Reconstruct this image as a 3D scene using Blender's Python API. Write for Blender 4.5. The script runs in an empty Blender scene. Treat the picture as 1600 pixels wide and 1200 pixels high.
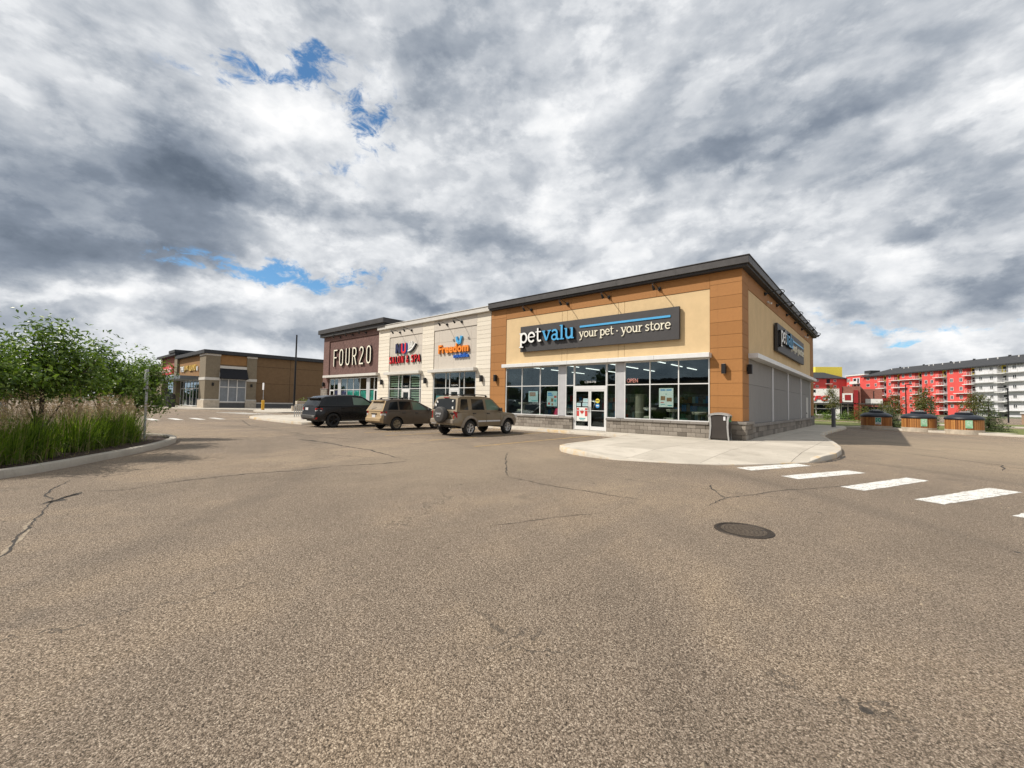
import bpy, bmesh, math, random
import numpy as np
from mathutils import Vector, Matrix
R = math.radians
PI = math.pi
rnd = random.Random(7)
scene = bpy.context.scene
COL = scene.collection

# ------------------------------------------------------------------ camera
cam_d = bpy.data.cameras.new('camera')
cam = bpy.data.objects.new('camera', cam_d)
COL.objects.link(cam)
cr, cu, cf = Vector((0.75437604, 0.65617949, 0.01858149)), Vector((0.01440679, -0.04484902, 0.99888989)), Vector((-0.65628442, 0.7532709, 0.04328647))
cam.matrix_world = Matrix(((cr.x, cu.x, -cf.x, 4.4829), (cr.y, cu.y, -cf.y, -19.9022), (cr.z, cu.z, -cf.z, 1.55), (0, 0, 0, 1)))
cam_d.sensor_width = 36
cam_d.lens = 667.5 / 1600 * 36
cam_d.clip_start = 0.1
cam_d.clip_end = 3000
scene.camera = cam

# ------------------------------------------------------------------ sun, sky, exposure
SUN_DIR = Vector((-4.96, -5.47, 7.88)).normalized()
sd = bpy.data.lights.new('sun', 'SUN')
sd.energy = 4.3
sd.angle = R(0.53)
sd.color = (1.0, 0.93, 0.83)
sun = bpy.data.objects.new('sun', sd)
COL.objects.link(sun)
sun.rotation_euler = SUN_DIR.to_track_quat('Z', 'Y').to_euler()
scene.view_settings.view_transform = 'Standard'
scene.view_settings.look = 'None'
scene.view_settings.gamma = 1
scene.view_settings.exposure = 0.25
scene.view_settings.use_curve_mapping = False
scene.cycles.max_bounces = 6
scene.cycles.diffuse_bounces = 3
scene.cycles.glossy_bounces = 4
scene.cycles.transmission_bounces = 4
scene.cycles.transparent_max_bounces = 10
scene.cycles.caustics_reflective = False
scene.cycles.caustics_refractive = False

CLOUDS = [
('D',(0.097,6.259,-0.457),(-2.282,0.866,-7.239),-0.30),
    ('D',(2.641,15.362,0.652),(-3.744,4.640,-11.872),-0.14),
    ('D',(3.730,17.325,0.724),(-3.602,4.618,-16.865),-0.22),
    ('D',(0.168,9.370,0.418),(-3.859,5.002,-19.960),-0.14),
    ('D',(0.807,7.192,-0.062),(-5.290,3.979,-26.561),-0.26),
    ('D',(2.592,16.863,0.720),(-7.444,9.006,-15.819),-0.16),
    ('D',(4.881,12.834,4.950),(-2.670,8.576,-9.052),-0.14),
    ('D',(1.385,2.356,-0.324),(-9.830,5.360,-27.484),-0.22),
    ('D',(2.155,6.999,-0.590),(-9.196,5.863,-24.912),-0.20),
    ('D',(4.251,7.480,-2.664),(-9.304,3.988,-12.431),-0.20),
    ('D',(6.117,0.351,1.419),(-1.288,18.345,-33.364),-0.32),
    ('D',(6.973,-0.284,1.747),(0.036,8.301,-13.970),-0.10),
    ('D',(5.744,-0.183,-0.091),(-5.557,6.872,-17.067),-0.20),
    ('D',(30.151,-2.613,3.171),(-0.327,17.822,-58.063),-0.26),
    ('D',(12.737,1.352,-0.857),(-9.146,7.548,-37.329),-0.27),
    ('D',(17.206,-3.138,3.183),(13.085,6.370,-40.857),-0.34),
    ('D',(10.825,-1.157,-0.208),(-12.469,15.004,-23.603),-0.14),
    ('D',(10.042,13.659,0.468),(-7.790,10.455,-52.955),-0.34),
    ('D',(13.832,16.637,-1.320),(-13.615,8.474,-67.725),-0.26),
    ('D',(3.316,1.191,0.006),(-7.427,9.407,-30.699),-0.16),
    ('D',(0.433,5.977,0.113),(-7.003,6.367,-66.942),-0.20),
    ('D',(1.817,2.704,0.095),(-4.784,7.129,-57.500),-0.18),
    ('D',(5.330,9.795,-6.872),(-4.686,0.035,-5.087),-0.12),
    ('B',(2.075,7.869,-0.622),(-9.590,7.402,-18.974),0.30),
    ('B',(2.743,7.071,-0.903),(-7.662,4.937,-15.751),0.25),
    ('B',(8.268,1.360,5.005),(2.108,10.388,-11.283),0.22),
    ('B',(3.136,2.161,-0.279),(-7.014,5.851,-20.640),0.20),
    ('B',(24.894,-6.727,6.098),(4.501,8.329,-17.996),0.26),
    ('B',(0.287,11.597,0.517),(-15.568,18.758,-30.376),0.14),
    ('B',(1.498,3.119,-0.048),(-6.113,5.131,-36.364),0.22),
    ('B',(7.301,-0.525,-0.309),(-21.052,22.153,-79.683),0.16),
    ('B',(5.313,-0.212,-0.086),(-5.326,7.742,-57.170),0.22),
    ('B',(0.355,5.896,0.260),(-12.077,16.575,-95.035),0.18),
    ('B',(4.069,4.913,0.162),(-6.550,8.051,-18.377),0.16),
    ('H',(2.938,10.023,-0.054),(-20.462,21.508,-37.223),1.00),
    ('H',(11.569,26.584,1.027),(-17.374,20.909,-33.017),1.10),
    ('H',(0.283,15.954,-11.771),(-12.236,-6.374,-11.557),1.10),
    ('H',(2.819,8.042,-0.068),(-9.519,8.564,-45.418),1.70),
    ('H',(9.187,17.218,0.641),(-14.224,18.625,-80.255),0.80),
    ('H',(8.122,-0.094,-0.333),(-15.739,15.578,-99.296),0.75),
    ('H',(21.248,-0.847,-0.344),(-16.677,24.353,-182.937),0.60),
    ('H',(6.246,13.091,0.498),(-23.027,28.313,-64.976),0.35),
]
world = bpy.data.worlds.new('World')
scene.world = world
world.use_nodes = True
wt = world.node_tree
wt.nodes.clear()


class NT:
    """small node-tree writer"""
    def __init__(s, nt):
        s.nt = nt

    def n(s, t, **k):
        nd = s.nt.nodes.new(t)
        for a, b in k.items():
            setattr(nd, a, b)
        return nd

    def inp(s, nd, i, v):
        if hasattr(v, 'links') or isinstance(v, bpy.types.NodeSocket):
            s.nt.links.new(v, nd.inputs[i])
        else:
            nd.inputs[i].default_value = v

    def m(s, op, a, b=0.0, c=0.0, clamp=False):
        nd = s.n('ShaderNodeMath', operation=op, use_clamp=clamp)
        s.inp(nd, 0, a); s.inp(nd, 1, b); s.inp(nd, 2, c)
        return nd.outputs[0]

    def v(s, op, a, b=(0, 0, 0), sc=None):
        nd = s.n('ShaderNodeVectorMath', operation=op)
        s.inp(nd, 0, a); s.inp(nd, 1, b)
        if sc is not None:
            s.inp(nd, 3, sc)
        return nd.outputs['Value'] if op in ('DOT_PRODUCT', 'LENGTH') else nd.outputs['Vector']

    def noise(s, vec, scale, detail=4.0, rough=0.55, dist=0.0, out='Fac'):
        nd = s.n('ShaderNodeTexNoise')
        s.inp(nd, 'Vector', vec); s.inp(nd, 'Scale', scale); s.inp(nd, 'Detail', detail)
        s.inp(nd, 'Roughness', rough); s.inp(nd, 'Distortion', dist)
        return nd.outputs[out]

    def voro(s, vec, scale, feature='F1', out='Distance', rand=1.0):
        nd = s.n('ShaderNodeTexVoronoi', feature=feature)
        s.inp(nd, 'Vector', vec); s.inp(nd, 'Scale', scale)
        s.inp(nd, 'Randomness', rand)
        return nd.outputs[out]

    def ramp(s, f, stops, interp='LINEAR'):
        nd = s.n('ShaderNodeValToRGB')
        nd.color_ramp.interpolation = interp
        els = nd.color_ramp.elements
        while len(els) < len(stops):
            els.new(0.5)
        for e, (p, c) in zip(els, stops):
            e.position = p
            e.color = (c, c, c, 1) if isinstance(c, (int, float)) else (*c, 1)
        s.inp(nd, 0, f)
        return nd.outputs[0]

    def mix(s, f, a, b, bt='MIX'):
        nd = s.n('ShaderNodeMix', data_type='RGBA', blend_type=bt)
        s.inp(nd, 0, f)
        s.inp(nd, 6, (*a, 1) if isinstance(a, tuple) and len(a) == 3 else a)
        s.inp(nd, 7, (*b, 1) if isinstance(b, tuple) and len(b) == 3 else b)
        return nd.outputs[2]

    def mapr(s, f, a, b, c=0.0, d=1.0, smooth=True):
        nd = s.n('ShaderNodeMapRange', interpolation_type='SMOOTHSTEP' if smooth else 'LINEAR')
        s.inp(nd, 0, f); s.inp(nd, 1, a); s.inp(nd, 2, b); s.inp(nd, 3, c); s.inp(nd, 4, d)
        return nd.outputs[0]


def build_world():
    w = NT(wt)
    tc = w.n('ShaderNodeTexCoord').outputs['Generated']
    sep = w.n('ShaderNodeSeparateXYZ'); w.inp(sep, 0, tc)
    zz = w.m('MAXIMUM', sep.outputs[2], 0.0)
    den = w.m('ADD', zz, 0.33)
    pl = w.n('ShaderNodeCombineXYZ')
    w.inp(pl, 0, w.m('DIVIDE', sep.outputs[0], den)); w.inp(pl, 1, w.m('DIVIDE', sep.outputs[1], den)); w.inp(pl, 2, w.m('MULTIPLY', zz, 1.2))
    P = w.v('ADD', w.v('MULTIPLY', pl.outputs[0], (0.22, 0.22, 0.0)), w.v('MULTIPLY', tc, (1.9, 1.9, 3.8)))
    # ragged edges: bend the viewing direction a little before the cloud masses are looked up
    wn = w.noise(P, 1.3, 3, 0.5, out='Color')
    wv = w.v('SCALE', w.v('SUBTRACT', wn, (0.5, 0.5, 0.5)), sc=0.17)
    wn2 = w.noise(P, 5.5, 7, 0.62, out='Color')
    wv2 = w.v('SCALE', w.v('SUBTRACT', wn2, (0.5, 0.5, 0.5)), sc=0.075)
    V = w.v('ADD', w.v('ADD', tc, wv), wv2)
    acc = {'D': 0.0, 'H': 0.0}
    for k, ka, kb, amp in CLOUDS:
        x = w.v('DOT_PRODUCT', V, ka)
        y = w.v('DOT_PRODUCT', V, kb)
        q = w.m('MULTIPLY_ADD', x, x, w.m('MULTIPLY', y, y))
        e = w.m('EXPONENT', w.m('MULTIPLY', w.m('MULTIPLY', q, q), -0.5)) if k == 'D' else w.m('EXPONENT', w.m('MULTIPLY', q, -0.8))
        key = 'H' if k == 'H' else 'D'
        acc[key] = w.m('MULTIPLY_ADD', e, amp, acc[key])
    # billows, with the side towards the sun lighter
    Pw = w.v('ADD', P, w.v('SCALE', wn, sc=0.16))
    n1 = w.noise(Pw, 1.0, 10, 0.54, 0.08)
    n2 = w.noise(Pw, 3.4, 9, 0.58, 0.08)
    shift = w.v('ADD', Pw, (-0.035, -0.04, 0.03))
    n1b = w.noise(shift, 1.0, 10, 0.54, 0.08)
    n2b = w.noise(shift, 3.4, 9, 0.58, 0.08)
    rel = w.m('ADD', w.m('MULTIPLY', w.m('SUBTRACT', n1, n1b), 1.3), w.m('MULTIPLY', w.m('SUBTRACT', n2, n2b), 0.45))
    L = w.m('ADD', w.m('MULTIPLY', w.m('SUBTRACT', n1, 0.5), 0.55), 0.655)
    L = w.m('ADD', L, w.m('MULTIPLY', w.m('SUBTRACT', n2, 0.5), 0.17))
    L = w.m('ADD', L, rel)
    # crisp cloud rims: steps in a second field
    n3 = w.noise(w.v('ADD', Pw, (3.1, 1.7, 0.4)), 1.6, 10, 0.57, 0.08)
    n4 = w.noise(w.v('ADD', P, (7.3, 2.2, 0.9)), 3.3, 10, 0.60, 0.08)
    st = w.m('ADD', w.m('MULTIPLY', w.mapr(n3, 0.46, 0.56), 0.15), w.m('MULTIPLY', w.mapr(n4, 0.48, 0.57), 0.10))
    L = w.m('ADD', L, w.m('SUBTRACT', st, 0.10))
    L = w.m('ADD', L, w.m('MULTIPLY', acc['D'], 0.92))
    cl = w.ramp(w.m('MULTIPLY_ADD', L, 0.8, 0.175), [(0.0, (.09, .115, .155)), (0.17, (.135, .165, .21)), (0.346, (.205, .24, .295)), (0.506, (.325, .36, .41)), (0.666, (.51, .535, .57)), (0.81, (.70, .715, .735)), (0.98, (.87, .87, .87))])
    # gaps of blue
    hn = w.noise(Pw, 11.0, 9, 0.66, 0.4)
    hm = w.m('ADD', acc['H'], w.m('MULTIPLY', w.m('SUBTRACT', hn, 0.52), 5.5))
    hm = w.m('MULTIPLY', w.mapr(hm, 0.15, 1.45), w.mapr(acc['H'], 0.10, 0.45))
    sky = w.n('ShaderNodeTexSky', sky_type='NISHITA')
    sky.sun_disc = False
    sky.sun_elevation = math.asin(SUN_DIR.z)
    sky.sun_rotation = math.atan2(SUN_DIR.x, SUN_DIR.y)
    sky.altitude = 600
    sky.air_density = 1.0
    sky.dust_density = 0.4
    sky.ozone_density = 1.2
    cl10 = w.n('ShaderNodeVectorMath', operation='SCALE')
    w.inp(cl10, 0, cl); w.inp(cl10, 3, 10.0)
    blue = w.v('MULTIPLY', sky.outputs[0], (0.66, 0.98, 1.12))
    col = w.mix(hm, cl10.outputs[0], blue)
    bg = w.n('ShaderNodeBackground'); w.inp(bg, 0, col); w.inp(bg, 1, 0.1)
    out = w.n('ShaderNodeOutputWorld'); wt.links.new(bg.outputs[0], out.inputs[0])


build_world()
world.cycles.sampling_method = 'MANUAL'
world.cycles.sample_map_resolution = 512

# ------------------------------------------------------------------ materials
MATS = {}


def new_mat(name):
    m = bpy.data.materials.new(name)
    m.use_nodes = True
    m.node_tree.nodes.clear()
    w = NT(m.node_tree)
    out = w.n('ShaderNodeOutputMaterial')
    b = w.n('ShaderNodeBsdfPrincipled')
    m.node_tree.links.new(b.outputs[0], out.inputs[0])
    MATS[name] = m
    return m, w, b, out


def coords(w):
    return w.n('ShaderNodeTexCoord').outputs['Object']


def bump(w, b, h, strength=0.3, dist=0.02):
    bp = w.n('ShaderNodeBump')
    w.inp(bp, 'Strength', strength); w.inp(bp, 'Distance', dist); w.inp(bp, 'Height', h)
    w.nt.links.new(bp.outputs[0], b.inputs['Normal'])


def simple(name, col, rough=0.6, metal=0.0, var=0.12, scale=3.0, bmp=0.0, bscale=60.0, spec=0.5, coat=0.0, grime=0.0):
    """a plain surface with soft tonal variation, optional fine relief and dirt near its foot"""
    m, w, b, o = new_mat(name)
    c = coords(w)
    n = w.noise(c, scale, 5, 0.6)
    lo = tuple(x * (1 - var) for x in col); hi = tuple(min(1, x * (1 + var)) for x in col)
    cc = w.mix(w.mapr(n, 0.3, 0.7), lo, hi)
    if grime:
        st = w.noise(w.v('MULTIPLY', c, (2.2, 2.2, 0.35)), 2.0, 6, 0.7)
        cc = w.mix(w.m('MULTIPLY', w.mapr(st, 0.5, 0.75), grime), cc, tuple(x * 0.45 for x in col))
    w.inp(b, 'Base Color', cc)
    b.inputs['Roughness'].default_value = rough
    b.inputs['Metallic'].default_value = metal
    b.inputs['Specular IOR Level'].default_value = spec
    b.inputs['Coat Weight'].default_value = coat
    b.inputs['Coat Roughness'].default_value = 0.08
    if bmp:
        bump(w, b, w.noise(c, bscale, 4, 0.6), bmp, 0.01)
    return m


def emis(name, col, s):
    m, w, b, o = new_mat(name)
    w.inp(b, 'Base Color', (*col, 1)); w.inp(b, 'Emission Color', (*col, 1)); w.inp(b, 'Emission Strength', s)
    return m


def piece_mat(name, cols, rough=0.85, bmp=0.3, bscale=40.0, fine=0.18, grime=0.0, island=False):
    """alike pieces: each object takes its own tone"""
    m, w, b, o = new_mat(name)
    c = coords(w)
    if island:
        rv = w.n('ShaderNodeNewGeometry').outputs['Random Per Island']
    else:
        rv = w.n('ShaderNodeObjectInfo').outputs['Random']
    k = len(cols) - 1
    base = w.ramp(rv, [(i / k, cl) for i, cl in enumerate(cols)])
    n = w.noise(c, 9.0, 6, 0.65)
    base = w.mix(w.m('MULTIPLY', w.mapr(n, 0.35, 0.7), fine), base, tuple(x * 0.55 for x in cols[0]))
    if grime:
        st = w.noise(w.v('MULTIPLY', c, (2.5, 2.5, 0.3)), 2.0, 6, 0.7)
        base = w.mix(w.m('MULTIPLY', w.mapr(st, 0.5, 0.75), grime), base, tuple(x * 0.5 for x in cols[0]))
    w.inp(b, 'Base Color', base)
    b.inputs['Roughness'].default_value = rough
    if bmp:
        bump(w, b, w.noise(c, bscale, 5, 0.65), bmp, 0.012)
    return m


def asphalt_mat():
    m, w, b, o = new_mat('asphalt')
    c = coords(w)
    st = w.voro(c, 135.0, out='Color')
    sg = w.n('ShaderNodeSeparateColor'); w.inp(sg, 0, st)
    st2 = w.voro(c, 270.0, out='Color')
    sg2 = w.n('ShaderNodeSeparateColor'); w.inp(sg2, 0, st2)
    grn = w.mapr(w.noise(c, 62.0, 5, 0.72), 0.28, 0.72, 0, 1, False)
    agg = w.m('ADD', w.m('MULTIPLY', sg.outputs[0], 0.36), w.m('ADD', w.m('MULTIPLY', sg2.outputs[1], 0.22), w.m('MULTIPLY', grn, 0.42)))
    stone = w.ramp(agg, [(0.20, (.030, .023, .016)), (0.36, (.105, .080, .056)), (0.50, (.203, .158, .117)), (0.64, (.325, .260, .202)), (0.80, (.56, .48, .385))])
    big = w.noise(c, 0.16, 5, 0.6, 0.6)
    med = w.noise(w.v('MULTIPLY', c, (1.0, 0.35, 1.0)), 0.9, 6, 0.65, 0.5)
    fade = w.m('ADD', w.m('MULTIPLY', w.mapr(big, 0.35, 0.66), 0.34), w.m('MULTIPLY', w.mapr(med, 0.3, 0.7), 0.22))
    tint = w.ramp(fade, [(0.0, (.80, .79, .77)), (0.28, (.97, .955, .93)), (0.56, (1.28, 1.225, 1.11))])
    col = w.mix(1.0, stone, tint, 'MULTIPLY')
    # sweeping tyre tracks, in rings round the island's nose, worn darker
    rd = w.v('LENGTH', w.v('SUBTRACT', w.v('MULTIPLY', c, (1, 1, 0)), (-17.0, -33.0, 0)))
    cmb = w.n('ShaderNodeCombineXYZ'); w.inp(cmb, 0, w.m('MULTIPLY', rd, 0.55)); w.inp(cmb, 1, w.m('MULTIPLY', med, 0.5))
    trk = w.noise(cmb.outputs[0], 1.6, 3, 0.5)
    col = w.mix(w.m('MULTIPLY', w.mapr(trk, 0.50, 0.72), 0.22), col, (.062, .053, .045))
    # sandy patches
    sandn = w.noise(c, 0.42, 6, 0.68, 0.8)
    col = w.mix(w.m('MULTIPLY', w.mapr(sandn, 0.60, 0.78), 0.22), col, (.32, .265, .20))
    # paler, warmer colour in two soft zones: the lot's open end and by the shops
    def pale_zone(cx, cy, r0, r1):
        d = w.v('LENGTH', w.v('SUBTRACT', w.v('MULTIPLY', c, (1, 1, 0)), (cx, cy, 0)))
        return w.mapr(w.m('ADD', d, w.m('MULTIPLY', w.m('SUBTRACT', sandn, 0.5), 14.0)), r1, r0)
    du = w.m('ADD', pale_zone(10.5, 5.0, 2.0, 15.0), w.m('MULTIPLY', pale_zone(-4.5, -11.5, 1.0, 7.0), 0.5))
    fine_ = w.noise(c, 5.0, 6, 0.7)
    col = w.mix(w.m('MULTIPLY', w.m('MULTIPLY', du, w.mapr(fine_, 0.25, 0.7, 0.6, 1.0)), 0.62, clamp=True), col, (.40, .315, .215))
    # drips and gum
    gd = w.voro(c, 1.15)
    gr = w.noise(c, 22.0, 3, 0.6)
    gum = w.m('LESS_THAN', w.m('ADD', gd, w.m('MULTIPLY', gr, 0.03)), 0.052)
    col = w.mix(w.m('MULTIPLY', gum, 0.8), col, (.035, .032, .03))
    oil = w.m('MULTIPLY', w.mapr(w.voro(c, 0.33), 0.13, 0.02), w.mapr(w.noise(c, 3.0, 5, 0.7), 0.4, 0.65))
    col = w.mix(w.m('MULTIPLY', oil, 0.55), col, (.045, .04, .036))
    # hairline cracks
    cd = w.voro(w.v('ADD', c, w.v('SCALE', w.noise(c, 0.9, 5, 0.7, out='Color'), sc=1.6)), 0.12, feature='DISTANCE_TO_EDGE')
    hair = w.m('MULTIPLY', w.m('LESS_THAN', cd, 0.0016), w.mapr(big, 0.45, 0.55))
    col = w.mix(w.m('MULTIPLY', hair, 0.6), col, (.04, .035, .03))
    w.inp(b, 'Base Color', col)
    w.inp(b, 'Roughness', 0.88)
    b.inputs['Specular IOR Level'].default_value = 0.35
    h = w.m('ADD', w.m('MULTIPLY', w.voro(c, 135.0), -0.7), w.m('MULTIPLY', grn, 0.6))
    bump(w, b, h, 0.75, 0.012)
    return m


def concrete_mat(name='concrete', tone=1.0, yellow=False):
    m, w, b, o = new_mat(name)
    c = coords(w)
    rv = w.n('ShaderNodeObjectInfo').outputs['Random']
    n = w.noise(c, 1.2, 7, 0.65, 0.4)
    f = w.noise(c, 28.0, 4, 0.6)
    k = w.m('ADD', w.m('MULTIPLY', n, 0.5), w.m('ADD', w.m('MULTIPLY', f, 0.22), w.m('MULTIPLY', rv, 0.22)))
    col = w.ramp(k, [(0.25, tuple(tone * x for x in (.36, .325, .27))), (0.5, tuple(tone * x for x in (.49, .445, .375))), (0.72, tuple(tone * x for x in (.60, .55, .47)))])
    # broom streaks and traffic dirt
    br = w.noise(w.v('MULTIPLY', c, (1.0, 26.0, 1.0)), 5.0, 3, 0.6)
    col = w.mix(w.m('MULTIPLY', w.mapr(br, 0.4, 0.7), 0.10), col, (.26, .235, .20))
    dirt = w.noise(c, 0.7, 7, 0.72, 1.2)
    spots = w.m('MULTIPLY', w.m('LESS_THAN', w.m('ADD', w.voro(c, 2.1), w.m('MULTIPLY', f, 0.05)), 0.085), 0.45)
    col = w.mix(spots, col, (.14, .12, .10))
    col = w.mix(w.m('MULTIPLY', w.mapr(dirt, 0.50, 0.72), 0.36), col, (.21, .18, .145))
    if yellow:
        pt = w.noise(c, 1.1, 7, 0.75)
        col = w.mix(w.m('MULTIPLY', w.mapr(pt, 0.50, 0.62), 0.55), col, (.56, .35, .10))
    w.inp(b, 'Base Color', col); w.inp(b, 'Roughness', 0.9)
    bump(w, b, w.m('ADD', f, br), 0.25, 0.006)
    return m


def paint_mark_mat(name, col, wear):
    m, w, b, o = new_mat(name)
    c = coords(w)
    st = w.voro(c, 105.0, out='Color')
    sg = w.n('ShaderNodeSeparateColor'); w.inp(sg, 0, st)
    n = w.m('ADD', w.m('MULTIPLY', w.noise(c, 6.0, 6, 0.7), 0.7), w.m('MULTIPLY', sg.outputs[0], 0.3))
    k = w.mapr(n, wear, wear + 0.10)
    cc = w.mix(k, tuple(x * 0.9 for x in col), (.15, .125, .098))
    w.inp(b, 'Base Color', cc); w.inp(b, 'Roughness', 0.75)
    bump(w, b, w.voro(c, 105.0), 0.35, 0.006)
    return m


def brick_mat(name, c1, c2, mortar, diag=False):
    m, w, b, o = new_mat(name)
    c = coords(w)
    mp = w.n('ShaderNodeMapping'); w.inp(mp, 'Vector', c)
    mp.inputs['Rotation'].default_value = (R(90), 0, 0)
    src = mp.outputs[0]
    if diag:
        mp2 = w.n('ShaderNodeMapping'); w.inp(mp2, 'Vector', src)
        mp2.inputs['Rotation'].default_value = (0, 0, R(45))
        src = mp2.outputs[0]
    bt = w.n('ShaderNodeTexBrick')
    w.inp(bt, 'Vector', src)
    bt.inputs['Color1'].default_value = (*c1, 1); bt.inputs['Color2'].default_value = (*c2, 1); bt.inputs['Mortar'].default_value = (*mortar, 1)
    bt.inputs['Scale'].default_value = 1.0
    bt.inputs['Brick Width'].default_value = 0.30; bt.inputs['Row Height'].default_value = 0.10
    bt.inputs['Mortar Size'].default_value = 0.012
    n = w.noise(c, 1.4, 6, 0.65)
    col = w.mix(w.m('MULTIPLY', w.mapr(n, 0.35, 0.7), 0.25), bt.outputs[0], tuple(x * 0.6 for x in c1))
    w.inp(b, 'Base Color', col); w.inp(b, 'Roughness', 0.88)
    bump(w, b, w.m('MULTIPLY', bt.outputs['Fac'], -1.0), 0.5, 0.01)
    return m


def glass_mat(name, tint=(.55, .62, .60), refl=1.0):
    m, w, b, o = new_mat(name)
    m.node_tree.nodes.remove(b)
    tr = w.n('ShaderNodeBsdfTransparent'); w.inp(tr, 0, (*tint, 1))
    gl = w.n('ShaderNodeBsdfGlossy'); w.inp(gl, 0, (.78, .93, 1.0, 1)); w.inp(gl, 1, 0.012)
    c = coords(w)
    bp = w.n('ShaderNodeBump'); w.inp(bp, 'Strength', 0.05); w.inp(bp, 'Distance', 0.05); w.inp(bp, 'Height', w.noise(c, 1.1, 2, 0.5))
    w.nt.links.new(bp.outputs[0], gl.inputs['Normal'])
    fr = w.n('ShaderNodeFresnel')
    bf = w.n('ShaderNodeNewGeometry').outputs['Backfacing']
    w.inp(fr, 0, w.mapr(bf, 0.0, 1.0, 1.62, 1 / 1.62, False))
    f = w.m('MULTIPLY', fr.outputs[0], refl, clamp=True)
    mx = w.n('ShaderNodeMixShader'); w.inp(mx, 0, f)
    w.nt.links.new(tr.outputs[0], mx.inputs[1]); w.nt.links.new(gl.outputs[0], mx.inputs[2])
    w.nt.links.new(mx.outputs[0], o.inputs[0])
    return m


def leaf_mat(name, cols, trans=0.3, rough=0.5, through=(1.35, 1.5, .6)):
    m, w, b, o = new_mat(name)
    g = w.n('ShaderNodeNewGeometry')
    k = len(cols) - 1
    col = w.ramp(g.outputs['Random Per Island'], [(i / k, cl) for i, cl in enumerate(cols)])
    w.inp(b, 'Base Color', col); w.inp(b, 'Roughness', rough)
    b.inputs['Specular IOR Level'].default_value = 0.4
    t = w.n('ShaderNodeBsdfTranslucent')
    w.inp(t, 0, w.mix(1.0, col, through, 'MULTIPLY'))
    mx = w.n('ShaderNodeMixShader'); w.inp(mx, 0, trans)
    w.nt.links.new(b.outputs[0], mx.inputs[1]); w.nt.links.new(t.outputs[0], mx.inputs[2])
    w.nt.links.new(mx.outputs[0], o.inputs[0])
    return m


def car_paint(name, col, dirt=0.0, dirtcol=(.36, .27, .17), rough=0.32, metal=0.35, low=0.5):
    """paint with road dirt that is thickest low on the body"""
    m, w, b, o = new_mat(name)
    c = coords(w)
    n = w.noise(c, 2.6, 6, 0.68)
    sep = w.n('ShaderNodeSeparateXYZ'); w.inp(sep, 0, c)
    h = w.mapr(sep.outputs[2], 0.2, 1.25, 1.0, 0.35 if low else 1.0)
    k = w.m('MULTIPLY', w.m('MULTIPLY', w.mapr(n, 0.2, 0.7, 0.5, 1.0), h), dirt, clamp=True)
    w.inp(b, 'Base Color', w.mix(k, col, dirtcol))
    w.inp(b, 'Roughness', w.m('ADD', w.m('MULTIPLY', k, 0.5), rough, clamp=True))
    b.inputs['Metallic'].default_value = metal
    b.inputs['Coat Weight'].default_value = max(0.0, 0.8 - dirt) if name != 'paint_black' else 0.0
    if name == 'paint_black':
        b.inputs['Specular IOR Level'].default_value = 0.42
    b.inputs['Coat Roughness'].default_value = 0.07
    return m


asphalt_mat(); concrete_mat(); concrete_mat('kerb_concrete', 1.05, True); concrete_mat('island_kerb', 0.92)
paint_mark_mat('white_marking', (.78, .77, .73), 0.54)
paint_mark_mat('yellow_marking', (.55, .35, .10), 0.50)
simple('crack_fill', (.045, .038, .032), 0.95, var=0.4, scale=14, bmp=0.8, bscale=90)
simple('sandy_crack', (.27, .22, .16), 0.95, var=0.25, scale=14)
simple('joint_dark', (.10, .09, .075), 0.95)
piece_mat('brown_panel', [(.325, .143, .038), (.35, .156, .043), (.375, .168, .048)], 0.75, 0.35, 130, 0.14, 0.18)
simple('brown_backing', (.11, .055, .024), 0.85)
simple('beige_stucco', (.63, .465, .262), 0.9, var=0.05, scale=1.5, bmp=0.6, bscale=170, grime=0.05)
simple('stucco_joint', (.30, .20, .10), 0.9)
piece_mat('stone_block', [(.15, .13, .108), (.24, .21, .175), (.31, .275, .235), (.215, .185, .155)], 0.95, 0.9, 55, 0.3)
piece_mat('stone_cap', [(.22, .20, .18), (.30, .275, .25)], 0.95, 0.8, 60, 0.3)
simple('mortar', (.16, .145, .125), 0.95)
simple('dark_metal_cap', (.060, .056, .055), 0.5, metal=0.3, var=0.15, bmp=0.1, bscale=8)
simple('dark_soffit', (.030, .028, .028), 0.7)
simple('silver_panel', (.50, .50, .51), 0.45, metal=0.25, var=0.05, grime=0.1)
simple('white_aluminium', (.70, .70, .69), 0.4, metal=0.1, var=0.04)
piece_mat('grey_panel', [(.235, .225, .215), (.26, .25, .24)], 0.8, 0.2, 90, 0.12, 0.3)
simple('grey_backing', (.10, .10, .10), 0.9)
piece_mat('cream_siding', [(.66, .60, .50), (.71, .65, .545), (.745, .685, .58)], 0.75, 0.15, 60, 0.05, 0.12)
simple('cream_backing', (.20, .175, .145), 0.9)
piece_mat('pale_grey_panel', [(.50, .455, .395), (.54, .49, .425)], 0.8, 0.1, 60, 0.05, 0.08)
simple('pale_backing', (.16, .14, .12), 0.9)
brick_mat('plum_brick', (.165, .085, .070), (.21, .115, .095), (.10, .062, .055))
brick_mat('plum_brick_diagonal', (.13, .068, .057), (.20, .108, .09), (.09, .05, .045), True)
brick_mat('red_brick', (.26, .07, .05), (.33, .11, .08), (.22, .15, .12))
glass_mat('shop_glass', (.86, .92, .91), 1.15)
glass_mat('blue_glass', (.30, .36, .42), 1.6)
simple('black_metal', (.018, .018, .019), 0.45, metal=0.4)
simple('black_plastic', (.028, .027, .027), 0.6, bmp=0.1)
simple('galvanised', (.42, .43, .44), 0.42, metal=0.7, var=0.2, scale=8)
simple('sign_charcoal', (.043, .040, .041), 0.55, var=0.08)
simple('letter_white', (.82, .82, .80), 0.4, var=0.02)
simple('letter_cream', (.80, .76, .62), 0.45, var=0.02)
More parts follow.
